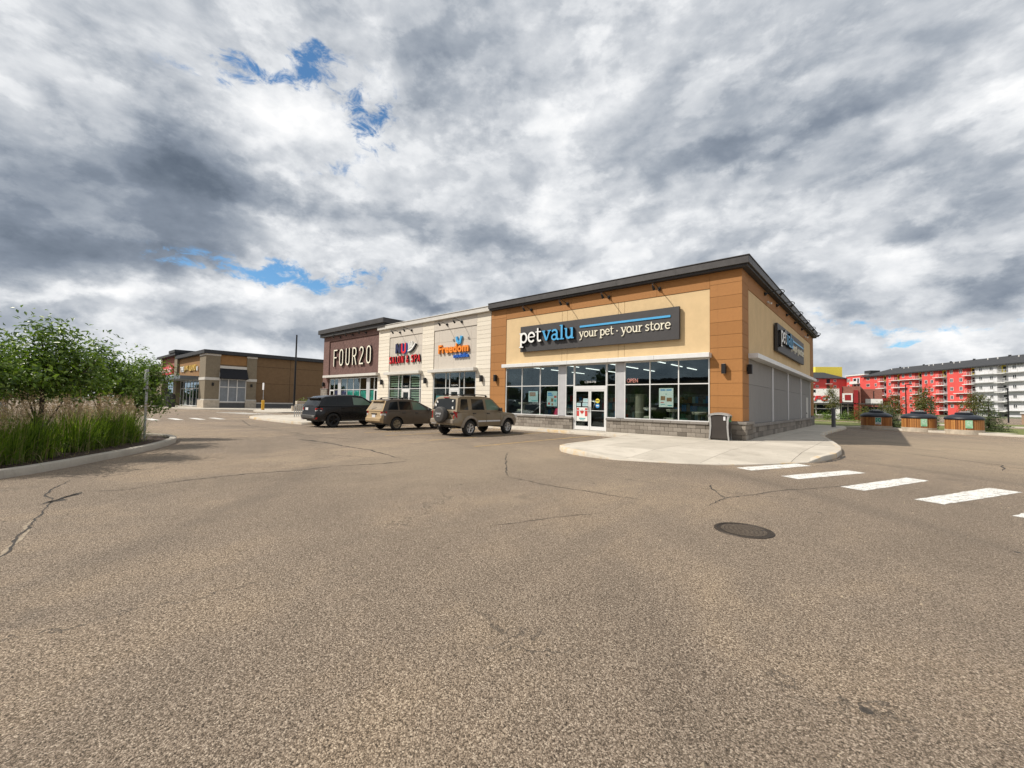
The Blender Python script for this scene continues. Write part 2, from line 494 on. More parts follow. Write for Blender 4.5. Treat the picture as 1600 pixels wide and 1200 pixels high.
simple('letter_blue', (.07, .36, .66), 0.4, var=0.03)
simple('letter_black', (.012, .012, .013), 0.5)
simple('letter_red', (.62, .015, .02), 0.4, var=0.04)
simple('letter_orange', (.80, .24, .02), 0.4, var=0.04)
simple('letter_yellow', (.55, .36, .07), 0.4, var=0.04)
simple('letter_royal', (.02, .12, .50), 0.4, var=0.04)
simple('letter_navy', (.012, .014, .06), 0.4)
simple('shop_interior', (.055, .055, .06), 0.9, var=0.3)
simple('shop_floor', (.11, .10, .09), 0.5)
simple('shelf_grey', (.15, .15, .16), 0.7, var=0.5, scale=5)
emis('strip_light', (1.0, .97, .92), 1.5)
emis('neon_open', (.9, .30, .24), .35)
simple('poster_pale', (.46, .58, .60), 0.5, var=0.04)
simple('poster_teal', (.10, .36, .38), 0.5)
simple('poster_red', (.50, .05, .04), 0.5)
simple('poster_white', (.72, .73, .70), 0.5, var=0.03)
simple('poster_brown', (.28, .14, .07), 0.6, var=0.3, scale=20)
simple('poster_blue', (.05, .25, .55), 0.5)
simple('poster_yellow', (.75, .62, .08), 0.5)
simple('bag_green', (.13, .27, .17), 0.7, var=0.3, scale=3)
simple('cloth_cream', (.38, .34, .27), 0.9, var=0.15, scale=20)
simple('carpet_taupe', (.23, .20, .15), 0.95, var=0.15, scale=30)
simple('turquoise_print', (.02, .33, .27), 0.5, var=0.6, scale=2.0)
simple('violet_print', (.07, .05, .15), 0.5, var=0.5, scale=2.0)
simple('blind_green', (.30, .36, .26), 0.8, var=0.06)
simple('magenta_plastic', (.60, .03, .10), 0.4)
simple('mulch', (.050, .030, .021), 0.98, var=0.55, scale=26, bmp=1.0, bscale=45)
simple('lawn', (.13, .145, .035), 0.95, var=0.35, scale=5, bmp=0.8, bscale=60)
simple('far_ground', (.085, .095, .045), 0.95, var=0.3, scale=0.1)
simple('bark', (.060, .045, .034), 0.95, var=0.4, scale=12, bmp=0.9, bscale=30)
simple('pale_bark', (.30, .26, .20), 0.9, var=0.3, scale=10)
leaf_mat('leaf_green', [(.040, .078, .012), (.085, .150, .020), (.14, .215, .032), (.23, .31, .07)], 0.30, 0.36)
leaf_mat('leaf_olive', [(.040, .055, .012), (.085, .105, .022), (.14, .15, .03), (.17, .10, .035)], 0.3, 0.5)
leaf_mat('spruce_needles', [(.045, .065, .028), (.085, .115, .048), (.14, .165, .075)], 0.1, 0.7)
leaf_mat('grass_blade', [(.045, .085, .012), (.095, .165, .018), (.165, .25, .030), (.27, .33, .075)], 0.5, 0.5)
leaf_mat('dry_blade', [(.22, .19, .09), (.32, .27, .15)], 0.3, 0.7, (1.1, 1.0, .7))
leaf_mat('grass_plume', [(.38, .275, .165), (.52, .40, .255), (.62, .50, .34)], 0.4, 0.8, (1.0, .95, .9))
leaf_mat('far_leaf', [(.025, .045, .015), (.05, .08, .02), (.08, .11, .03)], 0.2, 0.7)
simple('rubber', (.020, .019, .018), 0.85, var=0.3, scale=10)
simple('alloy', (.52, .51, .50), 0.3, metal=0.8, var=0.1, scale=10)
simple('dusty_alloy', (.30, .245, .17), 0.6, metal=0.3, var=0.2, scale=10)
simple('black_alloy', (.022, .022, .024), 0.35, metal=0.6)
simple('car_plastic', (.045, .043, .041), 0.7)
simple('tail_red', (.36, .012, .012), 0.18, spec=0.8)
simple('lamp_clear', (.62, .60, .58), 0.15, spec=0.9)
simple('amber_lamp', (.62, .22, .03), 0.2)
simple('plate_white', (.65, .65, .66), 0.45, var=0.05)
simple('chrome', (.70, .70, .70), 0.15, metal=0.9, var=0.03)
car_paint('paint_black', (.006, .006, .007), 0.5, (.018, .016, .014), rough=0.12, metal=0.0)
car_paint('paint_bronze', (.21, .165, .105), 0.28, (.27, .205, .13), 0.34, 0.35)
car_paint('paint_dusty', (.070, .055, .042), 0.45, (.20, .15, .095), 0.45, 0.3)
car_paint('paint_mud', (.25, .18, .105), 0.85, (.40, .29, .165), 0.7, 0.0, 0)
car_paint('paint_silver', (.40, .41, .42), 0.1)
car_paint('paint_navy', (.02, .03, .07), 0.1)
car_paint('paint_white', (.62, .62, .60), 0.1, metal=0.0)
car_paint('paint_redcar', (.28, .02, .02), 0.1)
simple('flare_taupe', (.24, .20, .155), 0.75, var=0.12)
simple('dusty_glass', (.24, .19, .13), 0.55, var=0.15, scale=5)
m_, w_, b_, o_ = new_mat('car_glass')
w_.inp(b_, 'Base Color', (.012, .014, .015, 1)); w_.inp(b_, 'Roughness', 0.04); b_.inputs['Specular IOR Level'].default_value = 0.3
m_, w_, b_, o_ = new_mat('car_glass_reflection')
w_.inp(b_, 'Base Color', (.13, .19, .14, 1)); w_.inp(b_, 'Roughness', 0.05); b_.inputs['Specular IOR Level'].default_value = 0.45  # pale green base colour paints a reflection into the front side windows
simple('bin_lid', (.014, .018, .026), 0.45, var=0.15, spec=0.4)
piece_mat('bin_slat', [(.24, .085, .02), (.38, .155, .04), (.50, .23, .065), (.32, .12, .03)], 0.6, 0.3, 30, 0.2)
simple('bin_liner', (.03, .022, .015), 0.9)
simple('can_silver', (.46, .45, .44), 0.42, metal=0.5, var=0.06)
simple('can_brown', (.038, .031, .027), 0.5, var=0.1)
simple('green_label', (.03, .32, .10), 0.5)
simple('teal_label', (.015, .25, .17), 0.5)
simple('mint_label', (.34, .60, .40), 0.5)
simple('iron', (.048, .037, .028), 0.6, metal=0.5, var=0.3, scale=20, bmp=0.5)
simple('iron_worn', (.19, .155, .12), 0.5, metal=0.5, var=0.3, scale=30)
simple('safety_yellow', (.66, .37, .03), 0.5, var=0.1)
simple('post_grey', (.10, .10, .11), 0.6)
simple('planter_stone', (.46, .40, .32), 0.9, var=0.15, bmp=0.4)
simple('tan_wall', (.27, .145, .055), 0.85, var=0.08, grime=0.1)
simple('khaki_wall', (.20, .165, .115), 0.85, var=0.08, grime=0.1)
simple('dark_tan_wall', (.16, .098, .048), 0.85, var=0.08, grime=0.1)
simple('panel_line', (.05, .03, .015), 0.9)
simple('light_trim', (.55, .53, .49), 0.7, var=0.05)
simple('charcoal_roof', (.028, .030, .034), 0.75, var=0.15)
simple('awning_black', (.010, .011, .015), 0.9)
simple('frosted_glass', (.20, .225, .25), 0.35, var=0.1)
simple('steel_blue_canopy', (.10, .12, .14), 0.5)
simple('red_cladding', (.66, .085, .075), 0.75, var=0.05, scale=0.3, grime=0.08)
simple('white_cladding', (.60, .60, .62), 0.7, var=0.05, scale=0.4, grime=0.15)
simple('yellow_sheathing', (.80, .66, .09), 0.8, var=0.1)
simple('shingle_grey', (.036, .038, .042), 0.9, var=0.25, scale=2)
simple('dark_window', (.020, .024, .028), 0.12, spec=0.8)
simple('red_panel', (.25, .010, .013), 0.5)
simple('white_wall', (.66, .66, .64), 0.7, var=0.04)
simple('tarmac_patch', (.055, .050, .045), 0.95)
simple('tan_block', (.38, .26, .17), 0.9, var=0.15)
M = MATS

# ------------------------------------------------------------------ builders
ORG = {}


class MB:
    """collects faces with material slots and links them as ONE mesh object"""
    def __init__(s):
        s.v = []; s.f = []; s.mi = []; s.mats = []; s.cur = 0

    def mat(s, name):
        if name not in s.mats:
            s.mats.append(name)
        s.cur = s.mats.index(name)
        return s

    def add(s, vs, fs):
        o = len(s.v)
        s.v.extend([tuple(p) for p in vs])
        for f in fs:
            s.f.append(tuple(i + o for i in f)); s.mi.append(s.cur)
        return s

    def box(s, x0, x1, y0, y1, z0, z1):
        x0, x1 = min(x0, x1), max(x0, x1); y0, y1 = min(y0, y1), max(y0, y1); z0, z1 = min(z0, z1), max(z0, z1)
        return s.add([(x0, y0, z0), (x1, y0, z0), (x1, y1, z0), (x0, y1, z0), (x0, y0, z1), (x1, y0, z1), (x1, y1, z1), (x0, y1, z1)],
                     [(3, 2, 1, 0), (4, 5, 6, 7), (0, 1, 5, 4), (1, 2, 6, 5), (2, 3, 7, 6), (3, 0, 4, 7)])

    def bbox(s, x0, x1, y0, y1, z0, z1, b=0.01):
        """box with its edges chamfered"""
        x0, x1 = min(x0, x1), max(x0, x1); y0, y1 = min(y0, y1), max(y0, y1); z0, z1 = min(z0, z1), max(z0, z1)
        bm = bmesh.new()
        bmesh.ops.create_cube(bm, size=1)
        for v in bm.verts:
            v.co = ((x0 + x1) / 2 + v.co.x * (x1 - x0), (y0 + y1) / 2 + v.co.y * (y1 - y0), (z0 + z1) / 2 + v.co.z * (z1 - z0))
        bmesh.ops.bevel(bm, geom=bm.edges[:], offset=b, segments=1, affect='EDGES')
        bm.verts.index_update()
        s.add([v.co[:] for v in bm.verts], [[v.index for v in f.verts] for f in bm.faces])
        bm.free()
        return s

    def quad(s, a, b, c, d):
        return s.add([a, b, c, d], [(0, 1, 2, 3)])

    def prism(s, pts, z0, z1, bottom=True):
        """vertical prism over a counter-clockwise xy outline"""
        n = len(pts)
        vs = [(x, y, z0) for x, y in pts] + [(x, y, z1) for x, y in pts]
        fs = [tuple(range(n, 2 * n))] + [(i, (i + 1) % n, n + (i + 1) % n, n + i) for i in range(n)]
        if bottom:
            fs.append(tuple(range(n - 1, -1, -1)))
        return s.add(vs, fs)

    def plate(s, pts, org, u, v, n, t):
        """flat polygon pts (a,b) in the frame org + a*u + b*v, thickened by t along n (front at +n)"""
        o, u, v, n = Vector(org), Vector(u), Vector(v), Vector(n)
        k = len(pts)
        front = [o + u * a + v * b + n * t for a, b in pts]
        back = [o + u * a + v * b for a, b in pts]
        fs = [tuple(range(k)), tuple(range(2 * k - 1, k - 1, -1))] + [(i, k + i, k + (i + 1) % k, (i + 1) % k) for i in range(k)]
        return s.add(front + back, fs)

    def cyl(s, p0, p1, r0, r1=None, n=12, caps=True):
        r1 = r0 if r1 is None else r1
        p0, p1 = Vector(p0), Vector(p1)
        d = (p1 - p0)
        if d.length < 1e-6:
            return s
        d.normalize()
        a = d.orthogonal().normalized(); b = d.cross(a)
        vs = []
        for p, r in ((p0, r0), (p1, r1)):
            for i in range(n):
                t = 2 * PI * i / n
                vs.append(p + a * (r * math.cos(t)) + b * (r * math.sin(t)))
        fs = [(i, (i + 1) % n, n + (i + 1) % n, n + i) for i in range(n)]
        if caps:
            fs += [tuple(range(n - 1, -1, -1)), tuple(range(n, 2 * n))]
        return s.add(vs, fs)

    def tube(s, pts, r, n=8, caps=True):
        pts = [Vector(p) for p in pts]
        rs = r if isinstance(r, (list, tuple)) else [r] * len(pts)
        vs = []; prev = None
        for i, p in enumerate(pts):
            d = (pts[min(i + 1, len(pts) - 1)] - pts[max(i - 1, 0)]).normalized()
            a = d.orthogonal().normalized() if prev is None else (prev - d * prev.dot(d)).normalized()
            prev = a
            b = d.cross(a)
            for k in range(n):
                t = 2 * PI * k / n
                vs.append(p + a * (rs[i] * math.cos(t)) + b * (rs[i] * math.sin(t)))
        fs = []
        for i in range(len(pts) - 1):
            for k in range(n):
                fs.append((i * n + k, i * n + (k + 1) % n, (i + 1) * n + (k + 1) % n, (i + 1) * n + k))
        if caps:
            fs += [tuple(range(n - 1, -1, -1)), tuple(range((len(pts) - 1) * n, len(pts) * n))]
        return s.add(vs, fs)

    def lathe(s, prof, org=(0, 0, 0), n=24, axis='Z', sx=1.0, sy=1.0):
        """prof: (radius, height) list turned round an axis"""
        vs = []
        for r, h in prof:
            for k in range(n):
                t = 2 * PI * k / n
                c, q = r * math.cos(t) * sx, r * math.sin(t) * sy
                if axis == 'Z':
                    vs.append((org[0] + c, org[1] + q, org[2] + h))
                elif axis == 'X':
                    vs.append((org[0] + h, org[1] + c, org[2] + q))
                else:
                    vs.append((org[0] + q, org[1] + h, org[2] + c))
        fs = []
        for i in range(len(prof) - 1):
            for k in range(n):
                fs.append((i * n + k, i * n + (k + 1) % n, (i + 1) * n + (k + 1) % n, (i + 1) * n + k))
        if prof[0][0] > 1e-4:
            fs.append(tuple(range(n - 1, -1, -1)))
        if prof[-1][0] > 1e-4:
            fs.append(tuple(range((len(prof) - 1) * n, len(prof) * n)))
        return s.add(vs, fs)

    def mesh(s, name, off=(0, 0, 0), smooth=None):
        me = bpy.data.meshes.new(name)
        vs = [(a - off[0], b - off[1], c - off[2]) for a, b, c in s.v]
        me.from_pydata(vs, [], s.f)
        for n in s.mats or ['concrete']:
            me.materials.append(M[n])
        me.polygons.foreach_set('material_index', s.mi)
        if smooth is not None:
            me.polygons.foreach_set('use_smooth', [True] * len(me.polygons))
            me.set_sharp_from_angle(angle=R(smooth))
        me.update()
        return me

    def build(s, name, parent=None, smooth=None, kind=None, label=None, cat=None, group=None):
        """link as one object; the points were given in the frame that the parent thing was made in"""
        off = ORG.get(parent.name, (0, 0, 0)) if parent else (0, 0, 0)
        o = bpy.data.objects.new(name, s.mesh(name, off, smooth))
        COL.objects.link(o)
        if parent:
            o.parent = parent
            ORG[o.name] = off
        tag(o, label, cat, group, kind)
        return o


def tag(o, label=None, cat=None, group=None, kind=None):
    if label: o['label'] = label
    if cat: o['category'] = cat
    if group: o['group'] = group
    if kind: o['kind'] = kind
    return o


def thing(name, label, cat, loc=(0, 0, 0), group=None, world_parts=True):
    """an Empty at the thing's base; with world_parts its parts are given in world points"""
    o = bpy.data.objects.new(name, None)
    COL.objects.link(o)
    o.location = loc
    o.empty_display_size = 0.3
    ORG[o.name] = tuple(loc) if world_parts else (0, 0, 0)
    return tag(o, label, cat, group)


def settle(o):
    """for a one-mesh thing: move its origin to the foot of its mesh"""
    me = o.data
    co = np.empty(len(me.vertices) * 3); me.vertices.foreach_get('co', co); co = co.reshape(-1, 3)
    lo, hi = co.min(0), co.max(0)
    p = np.array([(lo[0] + hi[0]) / 2, (lo[1] + hi[1]) / 2, lo[2]])
    me.vertices.foreach_set('co', (co - p).ravel())
    me.update()
    o.location = p
    return o


def children_of(o):
    return [c for c in bpy.data.objects if c.parent == o]


def copy_tree(o, kids, parent=None):
    c = o.copy()
    COL.objects.link(c)
    if parent is not None:
        c.parent = parent
    for k in kids.get(o.name, ()):
        copy_tree(k, kids, c)
    return c


def dup(o, loc, rotz=0.0, label=None, scale=None):
    kids = {}
    stack = [o]
    while stack:
        p = stack.pop()
        kids[p.name] = list(p.children)
        stack.extend(kids[p.name])
    c = copy_tree(o, kids)
    c.location = loc
    c.rotation_euler = (0, 0, rotz)
    if label: c['label'] = label
    if scale: c.scale = scale if isinstance(scale, tuple) else (scale,) * 3
    return c


def share(name, me, parent, loc):
    """an object on shared mesh data, placed in world points below a thing whose frame is ORG"""
    o = bpy.data.objects.new(name, me)
    COL.objects.link(o)
    off = ORG.get(parent.name, (0, 0, 0)) if parent else (0, 0, 0)
    o.parent = parent
    o.location = (loc[0] - off[0], loc[1] - off[1], loc[2] - off[2])
    return o


def wall_uv(face):
    """frame of a wall: 'F' looks towards -Y, 'S' looks towards +X"""
    if face == 'F':
        return Vector((1, 0, 0)), Vector((0, 0, 1)), Vector((0, -1, 0))
    return Vector((0, 1, 0)), Vector((0, 0, 1)), Vector((1, 0, 0))


def wp(face, a, z, d, at=0.0):
    """point on a wall: a along it, height z, d in front of the wall line"""
    return (a, at - d, z) if face == 'F' else (at + d, a, z)


def wbox(mb, face, a0, a1, z0, z1, d0, d1, at=0.0, bev=0.0):
    if face == 'F':
        c = (a0, a1, at - d1, at - d0, z0, z1)
    else:
        c = (at + d0, at + d1, a0, a1, z0, z1)
    return mb.bbox(*c, bev) if bev else mb.box(*c)


# stroked lettering: each glyph is a list of (points, half width)
def arc(cx, cy, rx, ry, a0, a1, n=14):
    return [(cx + rx * math.cos(R(a0 + (a1 - a0) * i / n)), cy + ry * math.sin(R(a0 + (a1 - a0) * i / n))) for i in range(n + 1)]


T, S_ = .105, .05
SLAB = {
    'p': (.92, [([(.2, -.42), (.2, 1)], T), ([(0, -.40), (.46, -.40)], S_), ([(.02, .95), (.25, .95)], S_), (arc(.5, .5, .33, .45, 0, 360, 22), .09)]),
    'e': (.86, [(arc(.45, .5, .34, .45, 8, 318, 18), .09), ([(.12, .52), (.80, .52)], S_)]),
    't': (.66, [([(.27, 1.32), (.27, .25), (.33, .09), (.45, .05), (.62, .12)], .085), ([(.03, .95), (.62, .95)], S_)]),
    'v': (.92, [([(.12, .96), (.45, .06)], T), ([(.80, .96), (.47, .04)], .07), ([(-.04, .95), (.32, .95)], S_), ([(.60, .95), (.96, .95)], S_)]),
    'a': (.90, [([(.15, .80), (.28, .93), (.45, .95), (.60, .86), (.65, .70), (.65, .16), (.72, .06), (.86, .05)], .09), (arc(.38, .28, .25, .24, 0, 360, 18), .075), ([(.38, .54), (.62, .58)], .05)]),
    'l': (.50, [([(.24, 1.34), (.24, 0)], T), ([(.02, .04), (.48, .04)], S_), ([(.04, 1.30), (.28, 1.30)], S_)]),
    'u': (.98, [([(.2, 1), (.2, .33), (.28, .12), (.45, .06), (.62, .13), (.74, .30)], .095), ([(.76, 1), (.76, 0)], T), ([(.02, .95), (.24, .95)], S_), ([(.58, .95), (.80, .95)], S_), ([(.72, .04), (.96, .04)], S_)]),
    'y': (.92, [([(.14, .96), (.48, .08)], T), ([(.82, .96), (.42, -.24), (.28, -.40), (.10, -.40)], .07), ([(-.03, .95), (.33, .95)], S_), ([(.62, .95), (.97, .95)], S_)]),
    'o': (.90, [(arc(.45, .5, .36, .45, 0, 360, 24), .09)]),
    'r': (.70, [([(.22, 1), (.22, 0)], .095), ([(.02, .04), (.46, .04)], S_), ([(.03, .95), (.26, .95)], S_), ([(.26, .62), (.38, .85), (.52, .93), (.66, .86)], .08)]),
    's': (.72, [([(.60, .80), (.50, .92), (.34, .95), (.18, .86), (.15, .70), (.28, .56), (.46, .47), (.58, .34), (.56, .16), (.42, .06), (.26, .05), (.10, .16)], .08)]),
    '.': (.50, [(arc(.22, .5, .06, .06, 0, 360, 12), .06)]),
    ' ': (.36, []),
}
CAPS = {
    'F': (.62, [([(.08, 0), (.08, 1)], .05), ([(.08, .96), (.44, .96)], .045), ([(.08, .52), (.38, .52)], .045)]),
    'O': (.66, [([(.08, .22), (.08, .80), (.14, .92), (.24, .96), (.34, .92), (.40, .80), (.40, .20), (.34, .08), (.24, .04), (.14, .08), (.08, .22)], .05)]),
    'U': (.66, [([(.08, 1), (.08, .20), (.14, .08), (.24, .04), (.34, .08), (.40, .20), (.40, 1)], .05)]),
    'R': (.66, [([(.08, 0), (.08, .96), (.26, .96), (.36, .90), (.40, .80), (.40, .66), (.36, .56), (.26, .50), (.08, .50)], .05), ([(.26, .50), (.42, 0)], .05)]),
    '2': (.66, [([(.08, .76), (.10, .88), (.18, .95), (.28, .95), (.38, .88), (.40, .74), (.36, .60), (.10, .14), (.08, .04), (.42, .04)], .05)]),
    '0': (.66, [([(.08, .22), (.08, .80), (.14, .92), (.24, .96), (.34, .92), (.40, .80), (.40, .20), (.34, .08), (.24, .04), (.14, .08), (.08, .22)], .05)]),
    'N': (.66, [([(.08, 0), (.08, 1)], .055), ([(.08, .98), (.42, .02)], .06), ([(.42, 0), (.42, 1)], .055)]),
    'A': (.62, [([(.03, 0), (.22, .98)], .055), ([(.41, 0), (.22, .98)], .055), ([(.11, .34), (.33, .34)], .045)]),
    'S': (.60, [([(.40, .80), (.36, .92), (.24, .95), (.11, .90), (.07, .76), (.12, .62), (.34, .40), (.40, .24), (.34, .08), (.22, .04), (.10, .09), (.06, .22)], .06)]),
    'L': (.52, [([(.08, 1), (.08, .045), (.40, .045)], .055)]),
    'P': (.62, [([(.08, 0), (.08, .95), (.28, .95), (.38, .88), (.40, .72), (.36, .56), (.26, .48), (.08, .48)], .055)]),
    '&': (.68, [([(.46, .02), (.14, .70), (.14, .86), (.24, .95), (.34, .86), (.32, .72), (.08, .32), (.08, .14), (.20, .04), (.34, .10), (.46, .40)], .05)]),
    ' ': (.30, []),
}


def ribbon(mb, pts, hw, place, t0, t1):
    """a flat band of half width hw along 2-D pts, thick from t0 to t1 along the wall normal"""
    P = [Vector(p) for p in pts]
    closed = (P[0] - P[-1]).length < 1e-3
    n = len(P)
    L, Rr = [], []
    for i in range(n):
        if closed and i in (0, n - 1):
            a, b = P[n - 2], P[1]
            d1 = (P[0] - a).normalized(); d2 = (b - P[0]).normalized()
        else:
            d1 = (P[i] - P[max(i - 1, 0)]) if i else (P[1] - P[0])
            d2 = (P[min(i + 1, n - 1)] - P[i]) if i < n - 1 else d1
            d1 = d1.normalized(); d2 = d2.normalized()
        t = (d1 + d2)
        t = t.normalized() if t.length > 1e-6 else d1
        nn = Vector((-t.y, t.x))
        k = hw / max(0.55, abs(nn.dot(Vector((-d1.y, d1.x)))))
        L.append(P[i] + nn * k); Rr.append(P[i] - nn * k)
    vs = []
    for i in range(n):
        for q in (L[i], Rr[i]):
            vs.append(place(q.x, q.y, t1)); vs.append(place(q.x, q.y, t0))
    fs = []
    for i in range(n - 1):
        a = i * 4; b = a + 4
        fs += [(a, a + 2, b + 2, b), (a, b, b + 1, a + 1), (a + 2, a + 3, b + 3, b + 2)]
    if not closed:
        fs += [(0, 1, 3, 2), ((n - 1) * 4, (n - 1) * 4 + 2, (n - 1) * 4 + 3, (n - 1) * 4 + 1)]
    mb.add(vs, fs)


def text_width(font, txt, track=0.0):
    return sum(font[c][0] + track for c in txt)


def letters(parent, txt, font, face, a0, a1, zbase, h, d0, d1, matname, at=0.0, track=0.0, bold=1.0, side=None):
    """each letter its own part; x-height/cap height h, stretched to run from a0 to a1"""
    sc = (a1 - a0) / text_width(font, txt, track)
    x = a0
    for c in txt:
        adv, strokes = font[c]
        if strokes:
            mb = MB().mat(matname)
            for i, (pts, hw) in enumerate(strokes):
                e = i * 0.0012
                # width keeps its own scale in both directions
                sp = [(p[0] * sc + x, p[1] * h + zbase) for p in pts]
                ribbon(mb, sp, hw * (sc + h) / 2 * bold, lambda a, z, t: wp(face, a, z, t, at), d0, d1 + e)
            if side:
                mb.mat(side)
                for i, (pts, hw) in enumerate(strokes):
                    sp = [(p[0] * sc + x, p[1] * h + zbase) for p in pts]
                    ribbon(mb, sp, hw * (sc + h) / 2 * bold + 0.012, lambda a, z, t: wp(face, a, z, t, at), d0 + .002 + i * 0.001, d1 - 0.01 - i * 0.001)
            mb.build('letter', parent)
        x += (adv + track) * sc


def font_mesh(txt, size=1.0, depth=0.02, offset=0.0, shear=0.0, spacing=1.0):
    cu = bpy.data.curves.new('lettering', 'FONT')
    cu.body = txt; cu.size = size; cu.extrude = depth / 2; cu.offset = offset; cu.shear = shear; cu.space_character = spacing
    cu.resolution_u = 3
    o = bpy.data.objects.new('lettering', cu)
    COL.objects.link(o)
    bpy.context.view_layer.update()
    me = bpy.data.meshes.new_from_object(o.evaluated_get(bpy.context.evaluated_depsgraph_get()))
    bpy.data.objects.remove(o)
    bpy.data.curves.remove(cu)
    return me


def font_part(name, parent, txt, face, a0, a1, z0, z1, d, depth, matname, at=0.0, offset=0.0, shear=0.0, spacing=1.0, flip=False):
    """lettering in Blender's own typeface, fitted to the rectangle a0..a1, z0..z1 on a wall"""
    me = font_mesh(txt, 1.0, depth, offset, shear, spacing)
    n = len(me.vertices)
    co = np.empty(n * 3); me.vertices.foreach_get('co', co); co = co.reshape(-1, 3)
    lo, hi = co.min(0), co.max(0)
    a = a0 + (co[:, 0] - lo[0]) / (hi[0] - lo[0]) * (a1 - a0)
    z = z0 + (co[:, 1] - lo[1]) / (hi[1] - lo[1]) * (z1 - z0)
    t = d + (co[:, 2] - lo[2])
    off = ORG.get(parent.name, (0, 0, 0)) if parent else (0, 0, 0)
    if face == 'F':
        w = np.stack([a, at - t, z], 1)
    else:
        w = np.stack([at + t, a, z], 1)
    w -= np.array(off)
    me.vertices.foreach_set('co', w.ravel())
    me.materials.clear(); me.materials.append(M[matname])
    me.update()
    o = bpy.data.objects.new(name, me)
    COL.objects.link(o)
    if parent:
        o.parent = parent
        ORG[o.name] = off
    return o

# ================================================================== ground
def sheet(name, x0, x1, y0, y1, z, matname, kind='structure'):
    mb = MB().mat(matname)
    mb.quad((x0, y0, z), (x1, y0, z), (x1, y1, z), (x0, y1, z))
    return mb.build(name, None, kind=kind)


def poly_sheet(name, pts, z, matname, parent=None, kind='structure'):
    mb = MB().mat(matname)
    mb.add([(x, y, z) for x, y in pts], [tuple(range(len(pts)))])
    return mb.build(name, parent, kind=kind)


sheet('terrain', -900, 900, -900, 900, -0.05, 'far_ground')
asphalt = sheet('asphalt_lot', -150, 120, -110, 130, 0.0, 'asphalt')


def clip(poly, axis, val, keep_less):
    out = []
    n = len(poly)
    for i in range(n):
        a, b = poly[i], poly[(i + 1) % n]
        ia = (a[axis] <= val) == keep_less or a[axis] == val
        ib = (b[axis] <= val) == keep_less or b[axis] == val
        if ia:
            out.append(a)
        if ia != ib:
            t = (val - a[axis]) / (b[axis] - a[axis])
            out.append((a[0] + t * (b[0] - a[0]), a[1] + t * (b[1] - a[1])))
    return out


def area(p):
    return 0.5 * sum(p[i][0] * p[(i + 1) % len(p)][1] - p[(i + 1) % len(p)][0] * p[i][1] for i in range(len(p)))


def smooth_poly(pts, it=2):
    for _ in range(it):
        q = []
        for i in range(len(pts)):
            a, b = pts[i], pts[(i + 1) % len(pts)]
            q.append((a[0] * .75 + b[0] * .25, a[1] * .75 + b[1] * .25)); q.append((a[0] * .25 + b[0] * .75, a[1] * .25 + b[1] * .75))
        pts = q
    return pts


def kerb_line(name, pts, width, z0, z1, matname, side=1, closed=False, parent=None, dropped=False):
    """a kerb with a rounded top edge along an open line; its body lies on the side given"""
    mb = MB().mat(matname)
    n = len(pts)
    prof = [(-.014, z0), (-0.012, z1 - 0.02), (0.002, z1 - 0.003), (0.02, z1), (width, z1), (width, z0)]
    vs = []
    for i in range(n):
        if closed:
            a, b = Vector(pts[i - 1]), Vector(pts[(i + 1) % n])
        else:
            a, b = Vector(pts[max(i - 1, 0)]), Vector(pts[min(i + 1, n - 1)])
        t = (b - a).normalized(); nn = Vector((-t.y, t.x)) * side
        for d, z in prof:
            vs.append((pts[i][0] + nn.x * d, pts[i][1] + nn.y * d, min(z, z - z1 + drop(*pts[i]) + .005) if dropped and z > 0 else z))
    k = len(prof)
    fs = []
    for i in range(n if closed else n - 1):
        for j in range(k - 1):
            q = (i * k + j, i * k + j + 1, ((i + 1) % n) * k + j + 1, ((i + 1) % n) * k + j)
            fs.append(q if side < 0 else q[::-1])
    mb.add(vs, fs)
    return mb.build(name, parent, smooth=40, kind='structure')


RAMP = [(-1.25, -8.95), (-.62, -8.72), (.29, -8.30), (1.12, -7.78), (1.70, -7.15), (2.15, -6.45), (2.83, -5.28)]


def drop(x, y):
    """height of the walk: it dips to the road along the dropped kerb of the rounded corner"""
    p = Vector((x, y)); best = 9
    for i in range(len(RAMP) - 1):
        a, b = Vector(RAMP[i]), Vector(RAMP[i + 1])
        t = max(0, min(1, (p - a).dot(b - a) / (b - a).length_squared))
        d = (p - a.lerp(b, t)).length
        if i == 0 and t == 0 or i == len(RAMP) - 2 and t == 1:
            d *= 2.0
        best = min(best, d)
    k = max(0, min(1, best / 1.8))
    return .022 + .125 * k


def slabs(parent, outline, x0, y0, sx, sy, z0, z1, gap=0.006):
    nx = int((max(p[0] for p in outline) - x0) / sx) + 2
    ny = int((max(p[1] for p in outline) - y0) / sy) + 2
    k = 0
    for i in range(nx):
        cx = clip(clip(outline, 0, x0 + i * sx + gap, False), 0, x0 + (i + 1) * sx - gap, True)
        if len(cx) < 3:
            continue
        for j in range(ny):
            c = clip(clip(cx, 1, y0 + j * sy + gap, False), 1, y0 + (j + 1) * sy - gap, True)
            if len(c) < 3 or abs(area(c)) < 0.02:
                continue
            if area(c) < 0:
                c = c[::-1]
            c = [p for m_, p in enumerate(c) if (Vector(p) - Vector(c[m_ - 1])).length > 1e-4]
            mb = MB().mat('concrete')
            e = rnd.uniform(-0.0015, 0.0015)
            n_ = len(c); near = min(drop(*p) for p in c) < .146
            if near:
                mx, my = sum(p[0] for p in c) / n_, sum(p[1] for p in c) / n_
                vs = [(x, y, drop(x, y) + e) for x, y in c] + [(x, y, -.02) for x, y in c] + [(mx, my, drop(mx, my) + e)]
                mb.add(vs, [(q, (q + 1) % n_, 2 * n_) for q in range(n_)] + [(q, n_ + q, n_ + (q + 1) % n_, (q + 1) % n_) for q in range(n_)])
            else:
                mb.prism(c, z0, z1 + e, False)
            mb.build('slab', parent)
            k += 1
    return k


